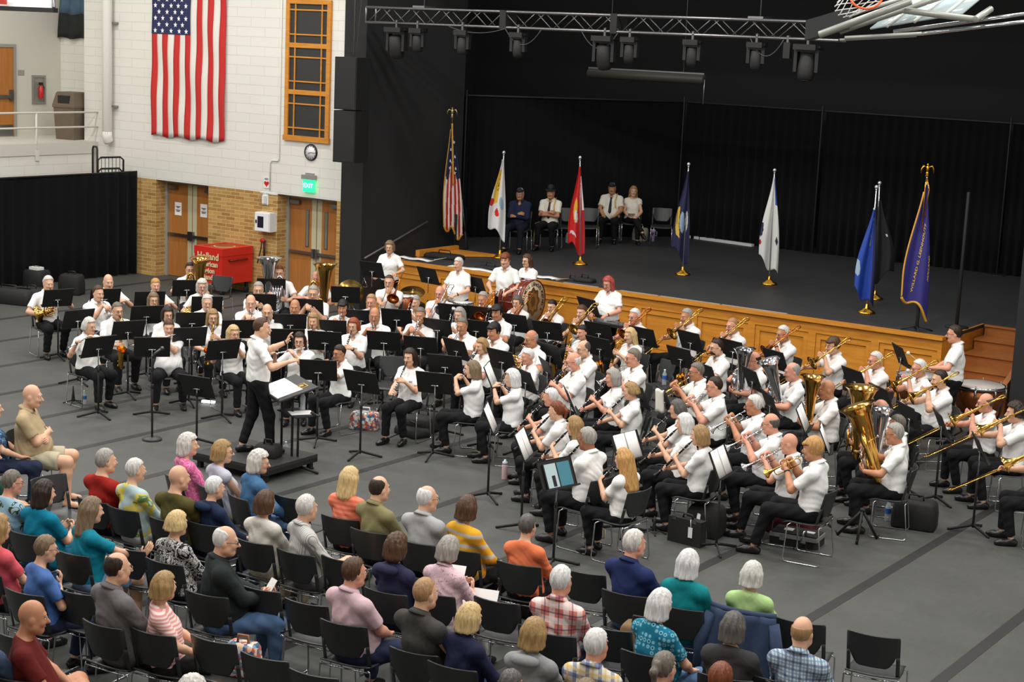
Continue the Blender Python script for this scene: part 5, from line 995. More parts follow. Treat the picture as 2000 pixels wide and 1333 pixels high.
# ------------------------------------------------------------------ percussion
def P_(px, py, z): return at(px, py, z=z)
c = at(1043, 590, y=25.0); MAH = mat('mahogany_shell', (122, 40, 22), .22); t = thing('bass_drum', 'large red-brown bass drum with chrome hoops and lettered head', 'drum', c); B = MB(); B.lathe([(-.50, .385), (-.03, .385)], (0, 0, 0), (1, 0, 0), 0, 40); B.build('shell', MAH, t); B = MB()
for x_ in (-.50, -.05): B.lathe([(x_ - .02, .392), (x_ - .018, .408), (x_ + .03, .408), (x_ + .032, .392)], (0, 0, 0), (1, 0, 0), 0, 40, False)
B.build('hoop', MAH, t); B = MB()
for x_ in (-.44, -.11): B.lathe([(x_ - .008, .388), (x_, .394), (x_ + .008, .388)], (0, 0, 0), (1, 0, 0), 0, 40, False)
for k in range(10): a = k * .628; d = np.array([0, math.cos(a), math.sin(a)]); B.cyl(d * .405 + [-.5, 0, 0], d * .405 + [-.04, 0, 0], .006); B.box((-.3, -.012, .385), (-.24, .012, .41), 0, np.block([[Rx(a), np.zeros((3, 1))], [np.zeros((1, 3)), np.ones((1, 1))]]))
B.build('tension_rods', CHROME, t); B = MB(); B.lathe([(0, .384), (.004, .384)], (-.03, 0, 0), (1, 0, 0), 0, 40); hd_ = B.build('drum_head', mat('drum_head_cream', (206, 188, 160), .6), t); B = MB()
pts = [(.20 * (1 + .10 * math.cos(8 * q)) * math.cos(q), .245 * (1 + .10 * math.cos(8 * q)) * math.sin(q)) for q in np.linspace(0, 2 * math.pi, 48)[:-1]]; MX = np.array([[0, 0, 1, 0], [1, 0, 0, 0], [0, 1, 0, 0], [0, 0, 0, 1.]]); B.prism(pts, -.026, -.0235, 0, MX); B.prism([(x_ * .72, y_ * .72) for x_, y_ in pts], -.0235, -.022, 1, MX); B.prism([(x_ * .35, y_ * .4) for x_, y_ in pts], -.022, -.021, 0, MX); B.build('emblem', [mat('emblem_brown', (96, 62, 28), .6), mat('emblem_ochre', (140, 98, 44), .6)], hd_)
B = MB()
for txt, a0 in (('WILLARD G. LEENHOUTS POST NO. 6', 0),):
    n = len(txt)
    for i, chh in enumerate(txt):
        if chh == ' ': continue
        a = math.radians(195 - i * 6.9 - 20); v, f = text_mesh(chh, .09, 0, 0, .003); r = .315; e1 = np.array([0, math.sin(a), -math.cos(a)]); e2 = np.array([0, math.cos(a), math.sin(a)]); B.add([np.array([-.0245, 0, 0]) + e2 * (r + y_) + e1 * x_ for x_, y_, _ in v], f, 0, False)
B.build('lettering', BLACKM, hd_); B = MB()
for s in (-1, 1): B.tube([(-.42, s * .22, -.33), (-.3, s * .3, -.6), (-.25, s * .36, -c[2] + .02)], .014); B.tube([(-.10, s * .22, -.33), (-.2, s * .3, -.6), (-.25, s * .36, -c[2] + .02)], .014); B.cyl((-.45, s * .22, -.34), (-.08, s * .22, -.34), .012)
B.build('cradle_stand', CHROME, t)
def drum(label, p, r, h, shell, head, nm='snare_drum', grp=None):
    t = thing(nm, label, 'drum', p, 0, grp); B = MB(); B.lathe([(-h, r), (-.005, r)], k=24); B.build('shell', shell, t); B = MB()
    for q in (-h, -.012): B.lathe([(q - .006, r + .003), (q, r + .012), (q + .014, r + .012), (q + .018, r + .003)], k=24, cap=False)
    for k in range(8): a = k * math.pi / 4; B.cyl((r * 1.03 * math.cos(a), r * 1.03 * math.sin(a), -h), (r * 1.03 * math.cos(a), r * 1.03 * math.sin(a), 0), .005)
    B.build('hoop', CHROME, t); B = MB(); B.lathe([(-.004, r), (.003, r)], k=24); B.build('drum_head', head, t); B = MB()
    B.cyl((0, 0, -p[2] + .3), (0, 0, -h - .02), .012)
    for k in range(3): a = k * 2.094; B.tube([(0, 0, -p[2] + .4), (.26 * math.cos(a), .26 * math.sin(a), -p[2] + .01)], .009); B.tube([(0, 0, -h - .05), (r * math.cos(a), r * math.sin(a), -h + .01)], .008)
    B.build('stand', CHROME, t); return t
DH = mat('white_drum_head', (225, 223, 218), .6)
drum('snare drum played by the grey-haired standing percussionist', P_(905, 590, .9), .18, .15, CHROME, DH); drum('amber tom drum standing under the gold cymbals', P_(790, 578, .85), .17, .26, mat('amber_shell', (176, 84, 30), .25), DH, 'tom_drum')
def cymbal(label, p, r, tilt, head=True):
    t = thing('cymbal', label, 'cymbal', p); B = MB(); B.lathe([(.045, .004), (.04, .02), (.022, .05), (.015, .06), (0, r), (-.002, r), (.010, .058)], (0, 0, 0), tilt, 0, 30, False); B.build('plate', mat('cymbal_bronze', (168, 138, 76), .28, .95), t); B = MB(); B.cyl((0, 0, -p[2] + .35), (0, 0, .06), .009)
    for k in range(3): a = k * 2.094 + .4; B.tube([(0, 0, -p[2] + .5), (.28 * math.cos(a), .28 * math.sin(a), -p[2] + .01)], .009)
    B.build('stand', CHROME, t)
cymbal('tilted brown-gold cymbal standing before the black pillar', at(684, 572, y=24.4), .26, (.55, -.65, .35)); cymbal('upper gold cymbal near the stage corner', at(806, 571, y=25.2), .24, (.2, -.3, .9)); cymbal('lower gold cymbal beside the amber tom drum', at(795, 582, y=24.9), .2, (-.1, -.35, .9))
t = thing('instrument_case', 'black padded case standing against the stage behind the cymbals', 'case', at(803, 562, y=25.9) * [1, 1, 0] + [0, 0, .31]); B = MB(); B.rings([[(x_ * k, y_, z_ * k) for x_, z_ in ((-.32, -.3), (.34, -.3), (.30, .05), (.0, .13), (-.3, .05))] for y_, k in ((-.1, .93), (-.07, 1), (.07, 1), (.1, .93))], 0, smooth=False); B.build('body', BLACKM, t); B = MB(); B.tube([(-.1, 0, .1), (-.08, 0, .17), (.08, 0, .17), (.1, 0, .1)], .012); B.build('handle', BLACKP, t)
p = at(711, 543, y=24.6); t = thing('triangle', 'silver triangle hanging from the stand by the standing percussionist', 'triangle', p); B = MB(); B.tube([(-.05, 0, -.16), (-.0, 0, .0), (.09, 0, -.17), (-.09, 0, -.18)], .008, 0, 7); B.build('bent_rod', CHROME, t); B = MB(); B.tube([(0, 0, 0), (.01, .01, .16)], .003); B.build('cord', BLACKM, t)
p = P_(1190, 628, .92); t = thing('bell_set', 'grey orchestra bells on a stand before the red-haired percussionist', 'glockenspiel', p, math.radians(-8)); B = MB(); B.prism([(-.36, -.17), (.36, -.10), (.36, .12), (-.36, .2)], -.07, -.02); B.build('case', BLACKM, t); B = MB()
for k in range(18): x_ = -.33 + .039 * k; B.box((x_ - .015, -.13 + .003 * k, -.02), (x_ + .015, .02, -.008)); 
for k in range(17):
    if k % 7 not in (2, 6): x_ = -.31 + .039 * k; B.box((x_ - .013, .0, -.01), (x_ + .013, .15 - .003 * k, .004))
B.build('bars', mat('bell_bars', (190, 192, 196), .25, .9), t); B = MB()
for s in (-1, 1): B.tube([(s * .28, .0, -.07), (-s * .25, .0, -p[2] + .01)], .013)
B.build('stand', BLACKM, t)
COP = mat('copper_bowl', (134, 74, 36), .3, .55)
def timpano(label, p, r):
    t = thing('timpani_drum', label, 'timpani', p); B = MB(); B.lathe([(-.50, .10), (-.47, r * .5), (-.36, r * .82), (-.22, r * .97), (-.03, r)], k=36); B.build('bowl', COP, t); B = MB(); B.lathe([(-.03, r), (-.03, r + .02), (.008, r + .022), (.012, r + .01), (.006, r - .004)], k=36, cap=False)
    for k in range(8): a = k * math.pi / 4 + .2; d = np.array([math.cos(a), math.sin(a), 0]); B.cyl(d * (r + .02) + [0, 0, -.03], d * (r + .02) + [0, 0, .04], .008); B.cyl(d * (r + .018) + [0, 0, -.14], d * (r + .018) + [0, 0, -.03], .016)
    B.build('hoop', CHROME, t); B = MB(); B.lathe([(0, r), (.005, r)], k=36); B.build('drum_head', mat('timpani_head', (190, 182, 176), .5), t); B = MB()
    for k in range(4): a = k * math.pi / 2 + .6; d = np.array([math.cos(a), math.sin(a), 0]); B.tube([d * (r + .015) + [0, 0, -.15], d * (r * .9) + [0, 0, -.45], d * .2 + [0, 0, -p[2] + .12], d * .35 + [0, 0, -p[2] + .02]], .018)
    B.cyl((0, 0, -p[2] + .1), (0, 0, -.48), .03); B.build('frame', mat('timpani_frame', (60, 40, 28), .4, .5), t)
timpano('larger copper timpani drum in front of the wooden steps', P_(1913, 752, .84), .37); timpano('timpani drum partly hidden behind the white-haired trombonist', P_(1795, 733, .84), .31)
# ------------------------------------------------------------------ red band chest
k = at(433, 557, y=25.12); t = thing('band_chest', 'bright red wheeled band chest lettered Holland American Legion Band', 'chest', (k[0], k[1], 0)); zb = k[2]; zt_ = at(433, 487, y=25.12)[2]; RC = mat('chest_red', (206, 40, 30), .4); wx, dy = .80, .92
B = MB(); B.box((-wx, 0, zb), (0, dy, zt_ - .03)); B.box((-wx - .01, -.01, zt_ - .16), (.01, .0, zt_)); B.box((.0, -.01, zt_ - .16), (.012, dy, zt_)); B.box((-wx - .01, -.01, zt_ - .03), (-wx + .1, dy, zt_)); B.box((-.1, -.01, zt_ - .03), (.012, dy, zt_)); B.box((-wx, -.01, zt_ - .03), (0, .1, zt_)); B.box((-wx, dy - .1, zt_ - .03), (0, dy, zt_)); B.build('body', RC, t)
B = MB(); B.box((-wx + .1, .1, zt_ - .035), (-.1, dy - .1, zt_ - .015)); B.lathe([(-.014, .2), (-.012, .24), (-.008, .24), (-.006, .2)], (-wx / 2 + .02, dy / 2, zt_), (0, 0, 1), 1, 26, False); B.build('top_panel', [mat('chest_top', (150, 74, 44), .5), mat('chest_ring', (206, 170, 110), .5)], t)
B = MB(); B.tube([(.012, .2, zb + .5), (.06, .22, zb + .5), (.06, .7, zb + .5), (.012, .72, zb + .5)], .022); B.build('handle', mat('handle_bronze', (120, 40, 20), .4, .4), t); 
for x_, y_ in ((-wx + .08, .1), (-.08, .1), (-.08, dy - .1), (-wx + .08, dy - .1)): B = MB(); B.cyl((x_ - .025, y_, .07), (x_ + .025, y_, .07), .07); B.box((x_ - .03, y_ - .03, .07), (x_ + .03, y_ + .03, zb)); B.build('caster', BLACKM, t)
LG = mat('letter_cream', (226, 196, 150), .5); LG2 = BLACKM
for txt, s_, z_ in (('Holland', .20, .56), ('American', .15, .40), ('Legion', .15, .26), ('Band', .15, .12)):
    letter(txt, s_, (-wx / 2, -.012, zb + z_), LG, t, bold=.006); letter(txt, s_, (-wx / 2 + .008, -.003, zb + z_ - .008), LG2, t, bold=.006)
# ------------------------------------------------------------------ conductor's corner
p0 = at(490, 893, z=.2); t = thing('conductor_podium', 'low black wooden podium under the conductor', 'podium', (-14.52, 15.42, 0), math.radians(2)); B = MB(); B.box((-.62, -.5, .16), (.62, .5, .2)); B.build('deck', mat('podium_top', (40, 40, 40), .6, var=.2), t); B = MB()
for x_ in (-.58, .52): 
    for y_ in (-.46, .4): B.box((x_, y_, 0), (x_ + .06, y_ + .06, .16))
B.box((-.62, -.5, .10), (.62, -.47, .16)); B.box((.59, -.5, .10), (.62, .5, .16)); B.box((-.62, .47, .10), (.62, .5, .16)); B.build('frame', BLACKM, t)
c = at(562, 757, z=1.06); t = thing('conductor_stand', 'wide black conductor\'s desk with gold emblem before the conductor', 'music stand', (c[0], c[1], 0), math.radians(-28)); B = MB(); T = np.eye(4); T[:3, :3] = Rx(math.radians(17)); T[:3, 3] = (0, 0, 1.06); B.box((-.42, -.27, -.02), (.42, .27, .0), 0, T); B.box((-.42, -.29, -.02), (.42, -.27, .03), 0, T); B.build('desk', mat('desk_black', (46, 46, 46), .5, var=.25, vscale=12), t); B = MB()
for s in (-1, 1): B.cyl((s * .2, 0, .05), (s * .2, 0, 1.05), .016); B.tube([(s * .2, -.3, .012), (s * .2, 0, .05), (s * .2, .3, .012)], .015)
B.build('posts', BLACKM, t); B = MB(); B.box((.06, .06, .001), (.24, .2, .004), 0, T); B.box((.075, .072, .004), (.225, .188, .005), 1, T); B.ell((.15, .13, .006), (.045, .04, .003)) if 0 else B.lathe([(0, .04), (.003, .04)], tr(T, [(.15, .13, .005)])[0], T[:3, 2], 0, 16); B.build('gold_emblem', [mat('emblem_gold', (206, 164, 50), .5), BLACKM], t)
B = MB(); w0 = np.eye(4); w0[:3, :3] = Rz(math.radians(-28)); w0[:3, 3] = (c[0], c[1], 0); B.box((-.40, -.26, .002), (-.05, .10, .008), 0, w0 @ T); B.box((-.05, -.26, .002), (.30, .10, .005), 0, w0 @ T); tag(B.build('score_sheets', PAPER), 'white open score lying on the conductor\'s wide desk', 'sheet music')
c = at(583, 806, z=.78); t = thing('flat_desk_stand', 'black stand with flat top holding water and papers by the podium', 'music stand', (c[0], c[1], 0), math.radians(-20)); B = MB(); B.box((-.26, -.17, .765), (.26, .17, .78)); B.build('desk', BLACKM, t); B = MB(); B.cyl((0, 0, .05), (0, 0, .765), .016); B.build('pole', BLACKM, t)
for k in range(3): B = MB(); a = k * 2.094 + .6; B.tube([(0, 0, .08), (.3 * math.cos(a), .3 * math.sin(a), .012)], .012, flat=1.5); B.build('leg', BLACKM, t)
q = at(588, 807, z=.782); B = MB(); B.box((-.11, -.15, 0), (.11, .15, .004), 0, np.block([[Rz(-.6), np.array(q)[:, None]], [np.zeros((1, 3)), np.ones((1, 1))]])); tag(B.build('paper_sheet', PAPER), 'white paper lying on the flat-topped stand by the podium', 'paper')
def bottle(label, p, grp=None, h=.21, r=.033, lab=(60, 110, 190), cap=(235, 235, 235)):
    t = thing('water_bottle', label, 'bottle', p, 0, grp); B = MB(); B.lathe([(0, r * .9), (.006, r), (h * .35, r * .93), (h * .5, r), (h * .7, r), (h * .85, r * .5), (h * .92, r * .42)], k=14); B.build('bottle', CLEARP, t); B = MB(); B.lathe([(h * .91, r * .45), (h, r * .45)], k=10); B.build('cap', mat('cap_%d' % cap[0], cap, .4), t)
    if lab: B = MB(); B.lathe([(h * .38, r * 1.02), (h * .62, r * 1.03)], k=14, cap=False); B.build('wrapper', mat('wrap_%d' % lab[0], lab, .4), t)
bottle('clear water bottle standing on the flat-topped stand', at(591, 802, z=.78), None, .25, .036, None)
bottle('small clear bottle on the floor at the podium corner', at(558, 893, z=.0)); bottle('water bottle with blue label by the left flutist\'s feet', at(165, 790, z=0)); bottle('small water bottle standing behind the flat-topped stand', at(617, 826, z=0)); bottle('water bottle under the pink polo man\'s chair', at(722, 1322, z=0), None, .24, .036, (40, 80, 160)); bottle('clear water bottle under the second clarinet\'s stand', at(1417, 955, z=0), None, .24, .036, None); bottle('water bottle with label under the tuba player\'s chair', at(1733, 1018, z=0), None, .26, .04)
def mic(label, base, top_z):
    t = thing('microphone_stand', label, 'microphone stand', base); B = MB(); B.lathe([(0, .13), (.015, .135), (.035, .12), (.045, .03)], k=26); B.build('round_base', mat('cast_iron', (52, 52, 53), .5), t); B = MB(); B.cyl((0, 0, .03), (0, 0, .75), .014); B.cyl((0, 0, .72), (0, 0, .78), .02); B.cyl((0, 0, .75), (0, 0, top_z - .1), .009); B.build('pole', BLACKM, t); B = MB(); B.tube([(0, 0, top_z - .12), (.03, .02, top_z - .06), (.10, .06, top_z)], [.012, .016, .018]); B.ell((.115, .07, top_z + .012), (.028, .028, .028)); B.build('microphone', mat('mic_grey', (88, 88, 90), .4, .5), t)
mic('black microphone stand with round base before the left flutes', at(297, 860, z=0), 1.27)
q = at(610, 808, z=.79); B = MB(); d_ = np.array([.8, -.3, 0]); B.tube([q, q + d_ * .1, q + d_ * .2], [.02, .015, .012]); B.ell(q, (.028, .028, .028)); tag(B.build('microphone', mat('mic_black', (40, 40, 42), .4)), 'handheld microphone lying on the flat-topped stand', 'microphone')
q = at(407, 787, z=.02); t = thing('clip_light', 'small lit white clip light lying on the floor beside the low stand', 'light', q, .4); B = MB(); B.box((-.1, -.03, .0), (.1, .03, .03)); B.build('lamp', mat('lit_diffuser', (255, 255, 255), .3, emit=2.5), t)
# ------------------------------------------------------------------ bags, cases and bits on the floor
CASEM = mat('case_fabric', (24, 24, 25), .75, bump=.2, bscale=120)
def bag(label, p, s, rz=0., mt=CASEM, nm='bag', handle=True, cat='bag', strap=None):
    t = thing(nm, label, cat, p, rz); x_, y_, z_ = s; B = MB(); sh = lambda k, h: [(a * x_ * k, c * y_ * k, h) for a, c in ((-1, -.8), (-.85, -1), (.85, -1), (1, -.8), (1, .8), (.85, 1), (-.85, 1), (-1, .8))]
    B.rings([sh(.96, 0), sh(1, z_ * .08), sh(1, z_ * .55), sh(.93, z_ * .88), sh(.8, z_)], 0); B.build('body', mt, t)
    if handle: B = MB(); B.tube([(-x_ * .35, 0, z_ * .97), (-x_ * .3, 0, z_ * .97 + .07), (x_ * .3, 0, z_ * .97 + .07), (x_ * .35, 0, z_ * .97)], .012, 0, 6); B.build('handle', strap or BLACKP, t)
    return t
bag('black backpack lying on the floor behind the far left horn player', at(140, 575, z=0), (.24, .16, .42), .4); bag('long black instrument case on the floor at the far left drape', at(18, 592, z=0), (.55, .2, .3), .3, nm='instrument_case', cat='case'); bag('black instrument case beside the far left horn player', at(62, 592, z=0), (.30, .22, .30), .3, nm='instrument_case', cat='case'); 
t = bag('black equipment box with white papers on top by the left drape', at(72, 560, z=0), (.25, .2, .36), .2, nm='equipment_box', cat='box'); q = at(72, 560, z=0); B = MB(); B.box((q[0] - .14, q[1] - .09, .362), (q[0] + .12, q[1] + .09, .42), 0); tag(B.build('paper_stack', PAPER), 'white papers stacked on the black box by the drape', 'paper')
m, nt, b = node_mat('floral_tote', .7); x, y, z, v = xyz(nt); vo = NN(nt, 'TexVoronoi'); vo.inputs['Scale'].default_value = 30; nt.links.new(v, vo.inputs['Vector']); cr = NN(nt, 'ValToRGB'); cr.color_ramp.interpolation = 'CONSTANT'
for i, (p_, c_) in enumerate(((0, (190, 90, 80)), (.25, (60, 90, 120)), (.45, (225, 190, 160)), (.65, (120, 150, 170)), (.82, (230, 225, 220)))):
    el_ = cr.color_ramp.elements[i] if i < 2 else cr.color_ramp.elements.new(p_); el_.position = p_; el_.color = lin(c_) + (1,)
s_ = NN(nt, 'SeparateColor'); nt.links.new(vo.outputs['Color'], s_.inputs[0]); nt.links.new(s_.outputs[0], cr.inputs[0]); nt.links.new(cr.outputs[0], b.inputs['Base Color']); TOTE = m
bag('colourful floral tote bag with white straps behind the oboist\'s stand', at(712, 838, z=0), (.21, .11, .25), .5, TOTE, 'tote_bag', strap=WHITEP); bag('colourful floral handbag with tan trim on the chair by the striped-top woman', at(474, 1318, z=.46), (.14, .08, .27), .3, TOTE, 'handbag', strap=mat('tan_leather', (150, 90, 50), .5))
bag('black gig bag on the floor right of the oboist', at(826, 842, z=0), (.22, .3, .24), .2); bag('black case lying under the oboist\'s chair', at(805, 850, z=0), (.26, .16, .12), -.3, nm='instrument_case', cat='case'); bag('black bag under the chair of the tuba player at the right', at(1785, 1030, z=0), (.26, .16, .34), .2); bag('maroon leather bag behind the open trumpet case', at(1545, 1040, z=0), (.30, .17, .26), .1, mat('maroon_leather', (86, 26, 28), .35)); bag('white canvas bag under the chair of the man in tan shirt', at(40, 915, z=0), (.2, .14, .24), .3, mat('canvas_white', (205, 202, 192), .8)); bag('dark brown handbag under the row behind the man in white striped shirt', at(570, 1155, z=0), (.24, .16, .22), .4, mat('brown_leather', (46, 26, 24), .4)); bag('brown woven bag on the chair in front of the teal patterned woman', at(1243, 1275, z=.46), (.14, .1, .26), .2, mat('woven_brown', (120, 92, 60), .7)); bag('small black backpack under the empty chair by the orange top woman', at(1020, 1200, z=0), (.14, .12, .34), .1); bag('black shoulder bag on the podium behind the conductor', at(523, 892, z=.2), (.16, .12, .16), .3)
t = thing('hard_case', 'black hard instrument case standing with white luggage tag', 'case', at(1340, 1062, z=0), math.radians(-4)); B = MB(); B.box((-.22, -.06, 0), (.22, .06, .30)); B.build('shell', CASEM, t); B = MB(); B.tube([(-.06, 0, .30), (-.05, 0, .345), (.06, 0, .345), (.07, 0, .30)], .012); B.build('handle', BLACKP, t); B = MB()
for x_ in (-.14, .13): B.box((x_ - .025, -.064, .27), (x_ + .025, -.058, .31))
B.build('latches', CHROME, t); B = MB(); B.box((.06, -.072, .10), (.115, -.066, .22)); B.tube([(.09, -.066, .22), (.08, -.06, .31)], .004); B.build('luggage_tag', WHITEP, t)
t = bag('black soft case with white strap behind the tagged hard case', at(1378, 1045, z=0), (.20, .16, .36), .1, nm='soft_case', cat='case', handle=False); B = MB(); B.tube([(-.04, -.13, .30), (-.03, -.18, .25), (-.03, -.19, .10), (-.02, -.17, .02)], .022, 0, 6, flat=.25); B.build('strap', WHITEP, t)
t = thing('trumpet_case', 'open black and silver trumpet case on the floor under the boy\'s chair', 'case', at(1556, 1062, z=0), math.radians(8)); B = MB(); B.rings([[(x_, y_, z_) for x_, y_ in ((-.28, -.16), (.24, -.16), (.28, -.12), (.28, .16), (-.28, .16))] for z_ in (0, .12)], 0, smooth=False); B.build('shell', CASEM, t); B = MB(); B.box((-.283, -.165, .09), (.283, .163, .135)); B.build('metal_rim', mat('case_rim', (170, 172, 172), .35, .6), t); B = MB(); B.box((-.27, -.15, .135), (.27, .15, .15)); B.box((-.15, -.05, .15), (-.05, .05, .158), 1); B.box((.08, -.03, .15), (.20, .04, .158), 1); B.build('lining', [CASEM, PAPER], t); B = MB()
for x_ in (-.13, .12): B.box((x_ - .03, -.172, .06), (x_ + .03, -.164, .13))
B.build('latches', CHROME, t)
def floor_peg(label, p, h, gleam):
    t = thing('instrument_stand', label, 'instrument stand', p); B = MB()
    for k in range(5): a = k * 1.2566 + .3; B.tube([(0, 0, .05), (.15 * math.cos(a), .15 * math.sin(a), .008)], .008)
    B.build('feet', BLACKM, t); B = MB(); B.lathe([(.03, .03), (.06, .028), (h * .6, .016), (h, .008)], k=12); B.build('peg', BLACKM, t)
    if gleam: B = MB(); B.lathe([(h * .3, .05), (h * .4, .03), (h * .9, .012)], (-.03, 0, 0), k=12); B.build('mute', SILVER, t)
floor_peg('small black peg stand with silver mute before the open trumpet case', at(1572, 1072, z=0), .22, True); floor_peg('small black peg stand on the floor by the left flutist', at(143, 788, z=0), .26, False); floor_peg('small black peg stand under the front clarinettist\'s chair', at(1277, 1042, z=0), .2, False)
t = thing('saxophone_stand', 'folded black tripod instrument stand in front of the tuba player', 'instrument stand', at(1680, 1055, z=0)); B = MB(); h_ = .36
for d in ((-.28, -.02), (.05, -.22), (.14, .16)): B.tube([(0, 0, h_), (d[0], d[1], .01)], .017, 0, 8); B.tube([(d[0], d[1], .01), (d[0] * 1.1, d[1] * 1.1, .06)], .011)
B.ell((0, 0, h_), (.035, .03, .03)); B.build('legs', BLACKM, t)
def tumbler(label, p, col, grp=None, straw=True):
    t = thing('travel_tumbler', label, 'tumbler', p); B = MB(); B.lathe([(0, .033), (.008, .036), (.10, .038), (.13, .048), (.25, .05), (.255, .047)], k=18); bd = B.build('cup', mat('tumbler_%d' % col[0], col, .4), t); B = MB(); B.lathe([(.255, .05), (.275, .05), (.28, .03)], k=18); B.cyl((0, 0, .27), (.01, 0, .31), .012); B.build('lid', WHITEP, t); B = MB(); B.tube([(.045, 0, .24), (.095, 0, .235), (.095, 0, .14), (.045, 0, .135)], .011); B.build('handle', mat('tumbler_%d' % col[0], col, .4), t)
    B = MB()
    for a, z_ in ((-2.2, .06), (-1.4, .17), (-.9, .20), (-1.7, .20)): B.box((-.015, -.0525 if z_ > .12 else -.039, -.018), (.015, -.045 if z_ > .12 else -.034, .018), 0, np.block([[Rz(a + 1.57), np.array([[0], [0], [z_]])], [np.zeros((1, 3)), np.ones((1, 1))]]))
    B.build('stickers', mat('sticker_dark', (60, 42, 60), .5), bd)
tumbler('cream tumbler with stickers and handle under the long-haired clarinettist\'s chair', at(1165, 1072, z=0), (222, 210, 172)); tumbler('lilac tumbler with handle on the stage by the empty chair', at(1275, 472, z=SZ), (168, 148, 190))
t = thing('water_bottle', 'pink and white sports bottle standing on the floor by a black stand', 'bottle', at(985, 937, z=0)); B = MB(); B.lathe([(0, .036), (.01, .038), (.19, .038), (.2, .034)], k=16); B.build('body', mat('bottle_pink', (206, 170, 176), .35), t); B = MB(); B.lathe([(.2, .035), (.235, .034), (.245, .015), (.265, .013)], k=14); B.build('cap', mat('bottle_cap', (200, 212, 220), .4), t)
# things on the stage
for lab, a, s, mt_ in (('black bag lying on the stage edge above the cymbals', (868, 505), (.42, .16, .1), CASEM), ('black stick bag lying on the stage edge by the auburn-haired drummer', (958, 527), (.30, .13, .07), CASEM), ('small dark bag on the stage edge right of the bass drum', (1142, 551), (.2, .12, .08), CASEM), ('black folder lying on the stage edge behind the bass drum', (1118, 548), (.16, .1, .035), CASEM)): bag(lab, at(a[0], a[1], z=SZ), s, .1, mt_)
for lab, a, c_ in (('white sheets lying on the black bag at the stage edge', (812, 507), .8), ('white cloth laid on the stage edge beside the grey-haired percussionist', (925, 527), 1.1), ('white papers on the stage edge behind the bass drum', (1065, 543), .7)): q = at(*a, z=SZ); B = MB(); B.grid([[(q[0] + c_ * .5 * u, q[1] + v_ * .13, q[2] + .012 + .01 * math.sin(u * 5 + v_)) for v_ in (-1, 0, 1)] for u in np.linspace(-1, 1, 8)], 0, .006); tag(B.build('white_sheet', PAPER), lab, 'paper')
q0, q1 = at(1077, 546, z=SZ + .03), at(1112, 545, z=SZ + .03); B = MB(); B.tube([q0, q1], [.008, .012]); tag(B.build('drum_stick', mat('stick_wood', (190, 150, 100), .5)), 'wooden drum stick lying on the stage behind the bass drum', 'stick')
q0, q1 = at(848, 508, z=SZ + .105), at(872, 504, z=SZ + .105); B = MB(); B.tube([q0, q1], .008); tag(B.build('drum_stick', mat('stick_pale', (206, 200, 190), .5)), 'pale stick lying across the black bag on the stage edge', 'stick')
a, c_ = at(1348, 465, z=SZ), at(1470, 482, z=SZ); B = MB(); B.box((0, -.05, 0), (np.linalg.norm(c_ - a), .05, .06), 0, np.block([[Rz(math.atan2(c_[1] - a[1], c_[0] - a[0])), a[:, None]], [np.zeros((1, 3)), np.ones((1, 1))]])); tag(B.build('white_board_strip', WHITEP), 'long white strip lying on the stage floor under the curtain', 'board')
t = thing('rifle', 'dark ceremonial rifle leaning behind the American flag on stage', 'rifle', at(912, 487, z=SZ)); top = at(902, 390, y=at(912, 487, z=SZ)[1]) - at(912, 487, z=SZ); B = MB(); B.tube([(0, 0, .0), top * .3, top * .36], [.05, .03, .022], 0, 8, flat=.5); B.build('stock', mat('gun_stock', (58, 56, 54), .4), t); B = MB(); B.tube([top * .3, top], .013); B.build('barrel', STEEL, t)
bag('cream backpack on the stage floor by the seated blonde girl', at(1250, 470, z=SZ), (.17, .12, .30), .2, mat('pack_cream', (176, 168, 148), .8), 'backpack'); bottle('water bottle on the stage floor by the red flag', at(1107, 474, z=SZ), None, .22, .035, None)
B = MB(); q = at(1825, 600, z=SZ); t = thing('black_stand', 'black pole stand on the stage behind the timpani player', 'stand', at(1868, 640, z=SZ)); B.cyl((0, 0, 0), (0, 0, 2.3), .03); B.build('pole', BLACKM, t); B = MB(); B.lathe([(0, .2), (.02, .2), (.04, .03)], k=20); B.build('base', BLACKM, t)
# ------------------------------------------------------------------ clothes
def cloth(n, c): return mat('fabric_' + n, c, .85, bump=.5, bscale=9, stretch=(1.2, 1.2, 1), spec=.25)
def pattern(n, fn):
    m, nt, b = node_mat('fabric_' + n, .85, .25); x, y, z, v = xyz(nt); out = fn(nt, x, y, z, v); nt.links.new(out, b.inputs['Base Color'])
    k = NN(nt, 'TexNoise'); k.inputs['Scale'].default_value = 7; bp = NN(nt, 'Bump'); bp.inputs['Strength'].default_value = .3; bp.inputs['Distance'].default_value = .02; nt.links.new(v, k.inputs['Vector']); nt.links.new(k.outputs['Fac'], bp.inputs['Height']); nt.links.new(bp.outputs[0], b.inputs['Normal']); return m
def stripes(n, c1, c2, per, frac=.5, ax=2): return pattern(n, lambda nt, x, y, z, v: mixc(nt, band(nt, (x, y, z)[ax], per, 0, frac), c1, c2))
def plaid(n, base, bands):
    def fn(nt, x, y, z, v):
        o = base; s = mth(nt, 'ADD', x, mth(nt, 'MULTIPLY', y, .6))
        for ax, per, lo, hi, c in bands: o = mixc(nt, mth(nt, 'MULTIPLY', band(nt, z if ax else s, per, lo, hi), .62), o, c)
        return o
    return pattern(n, fn)
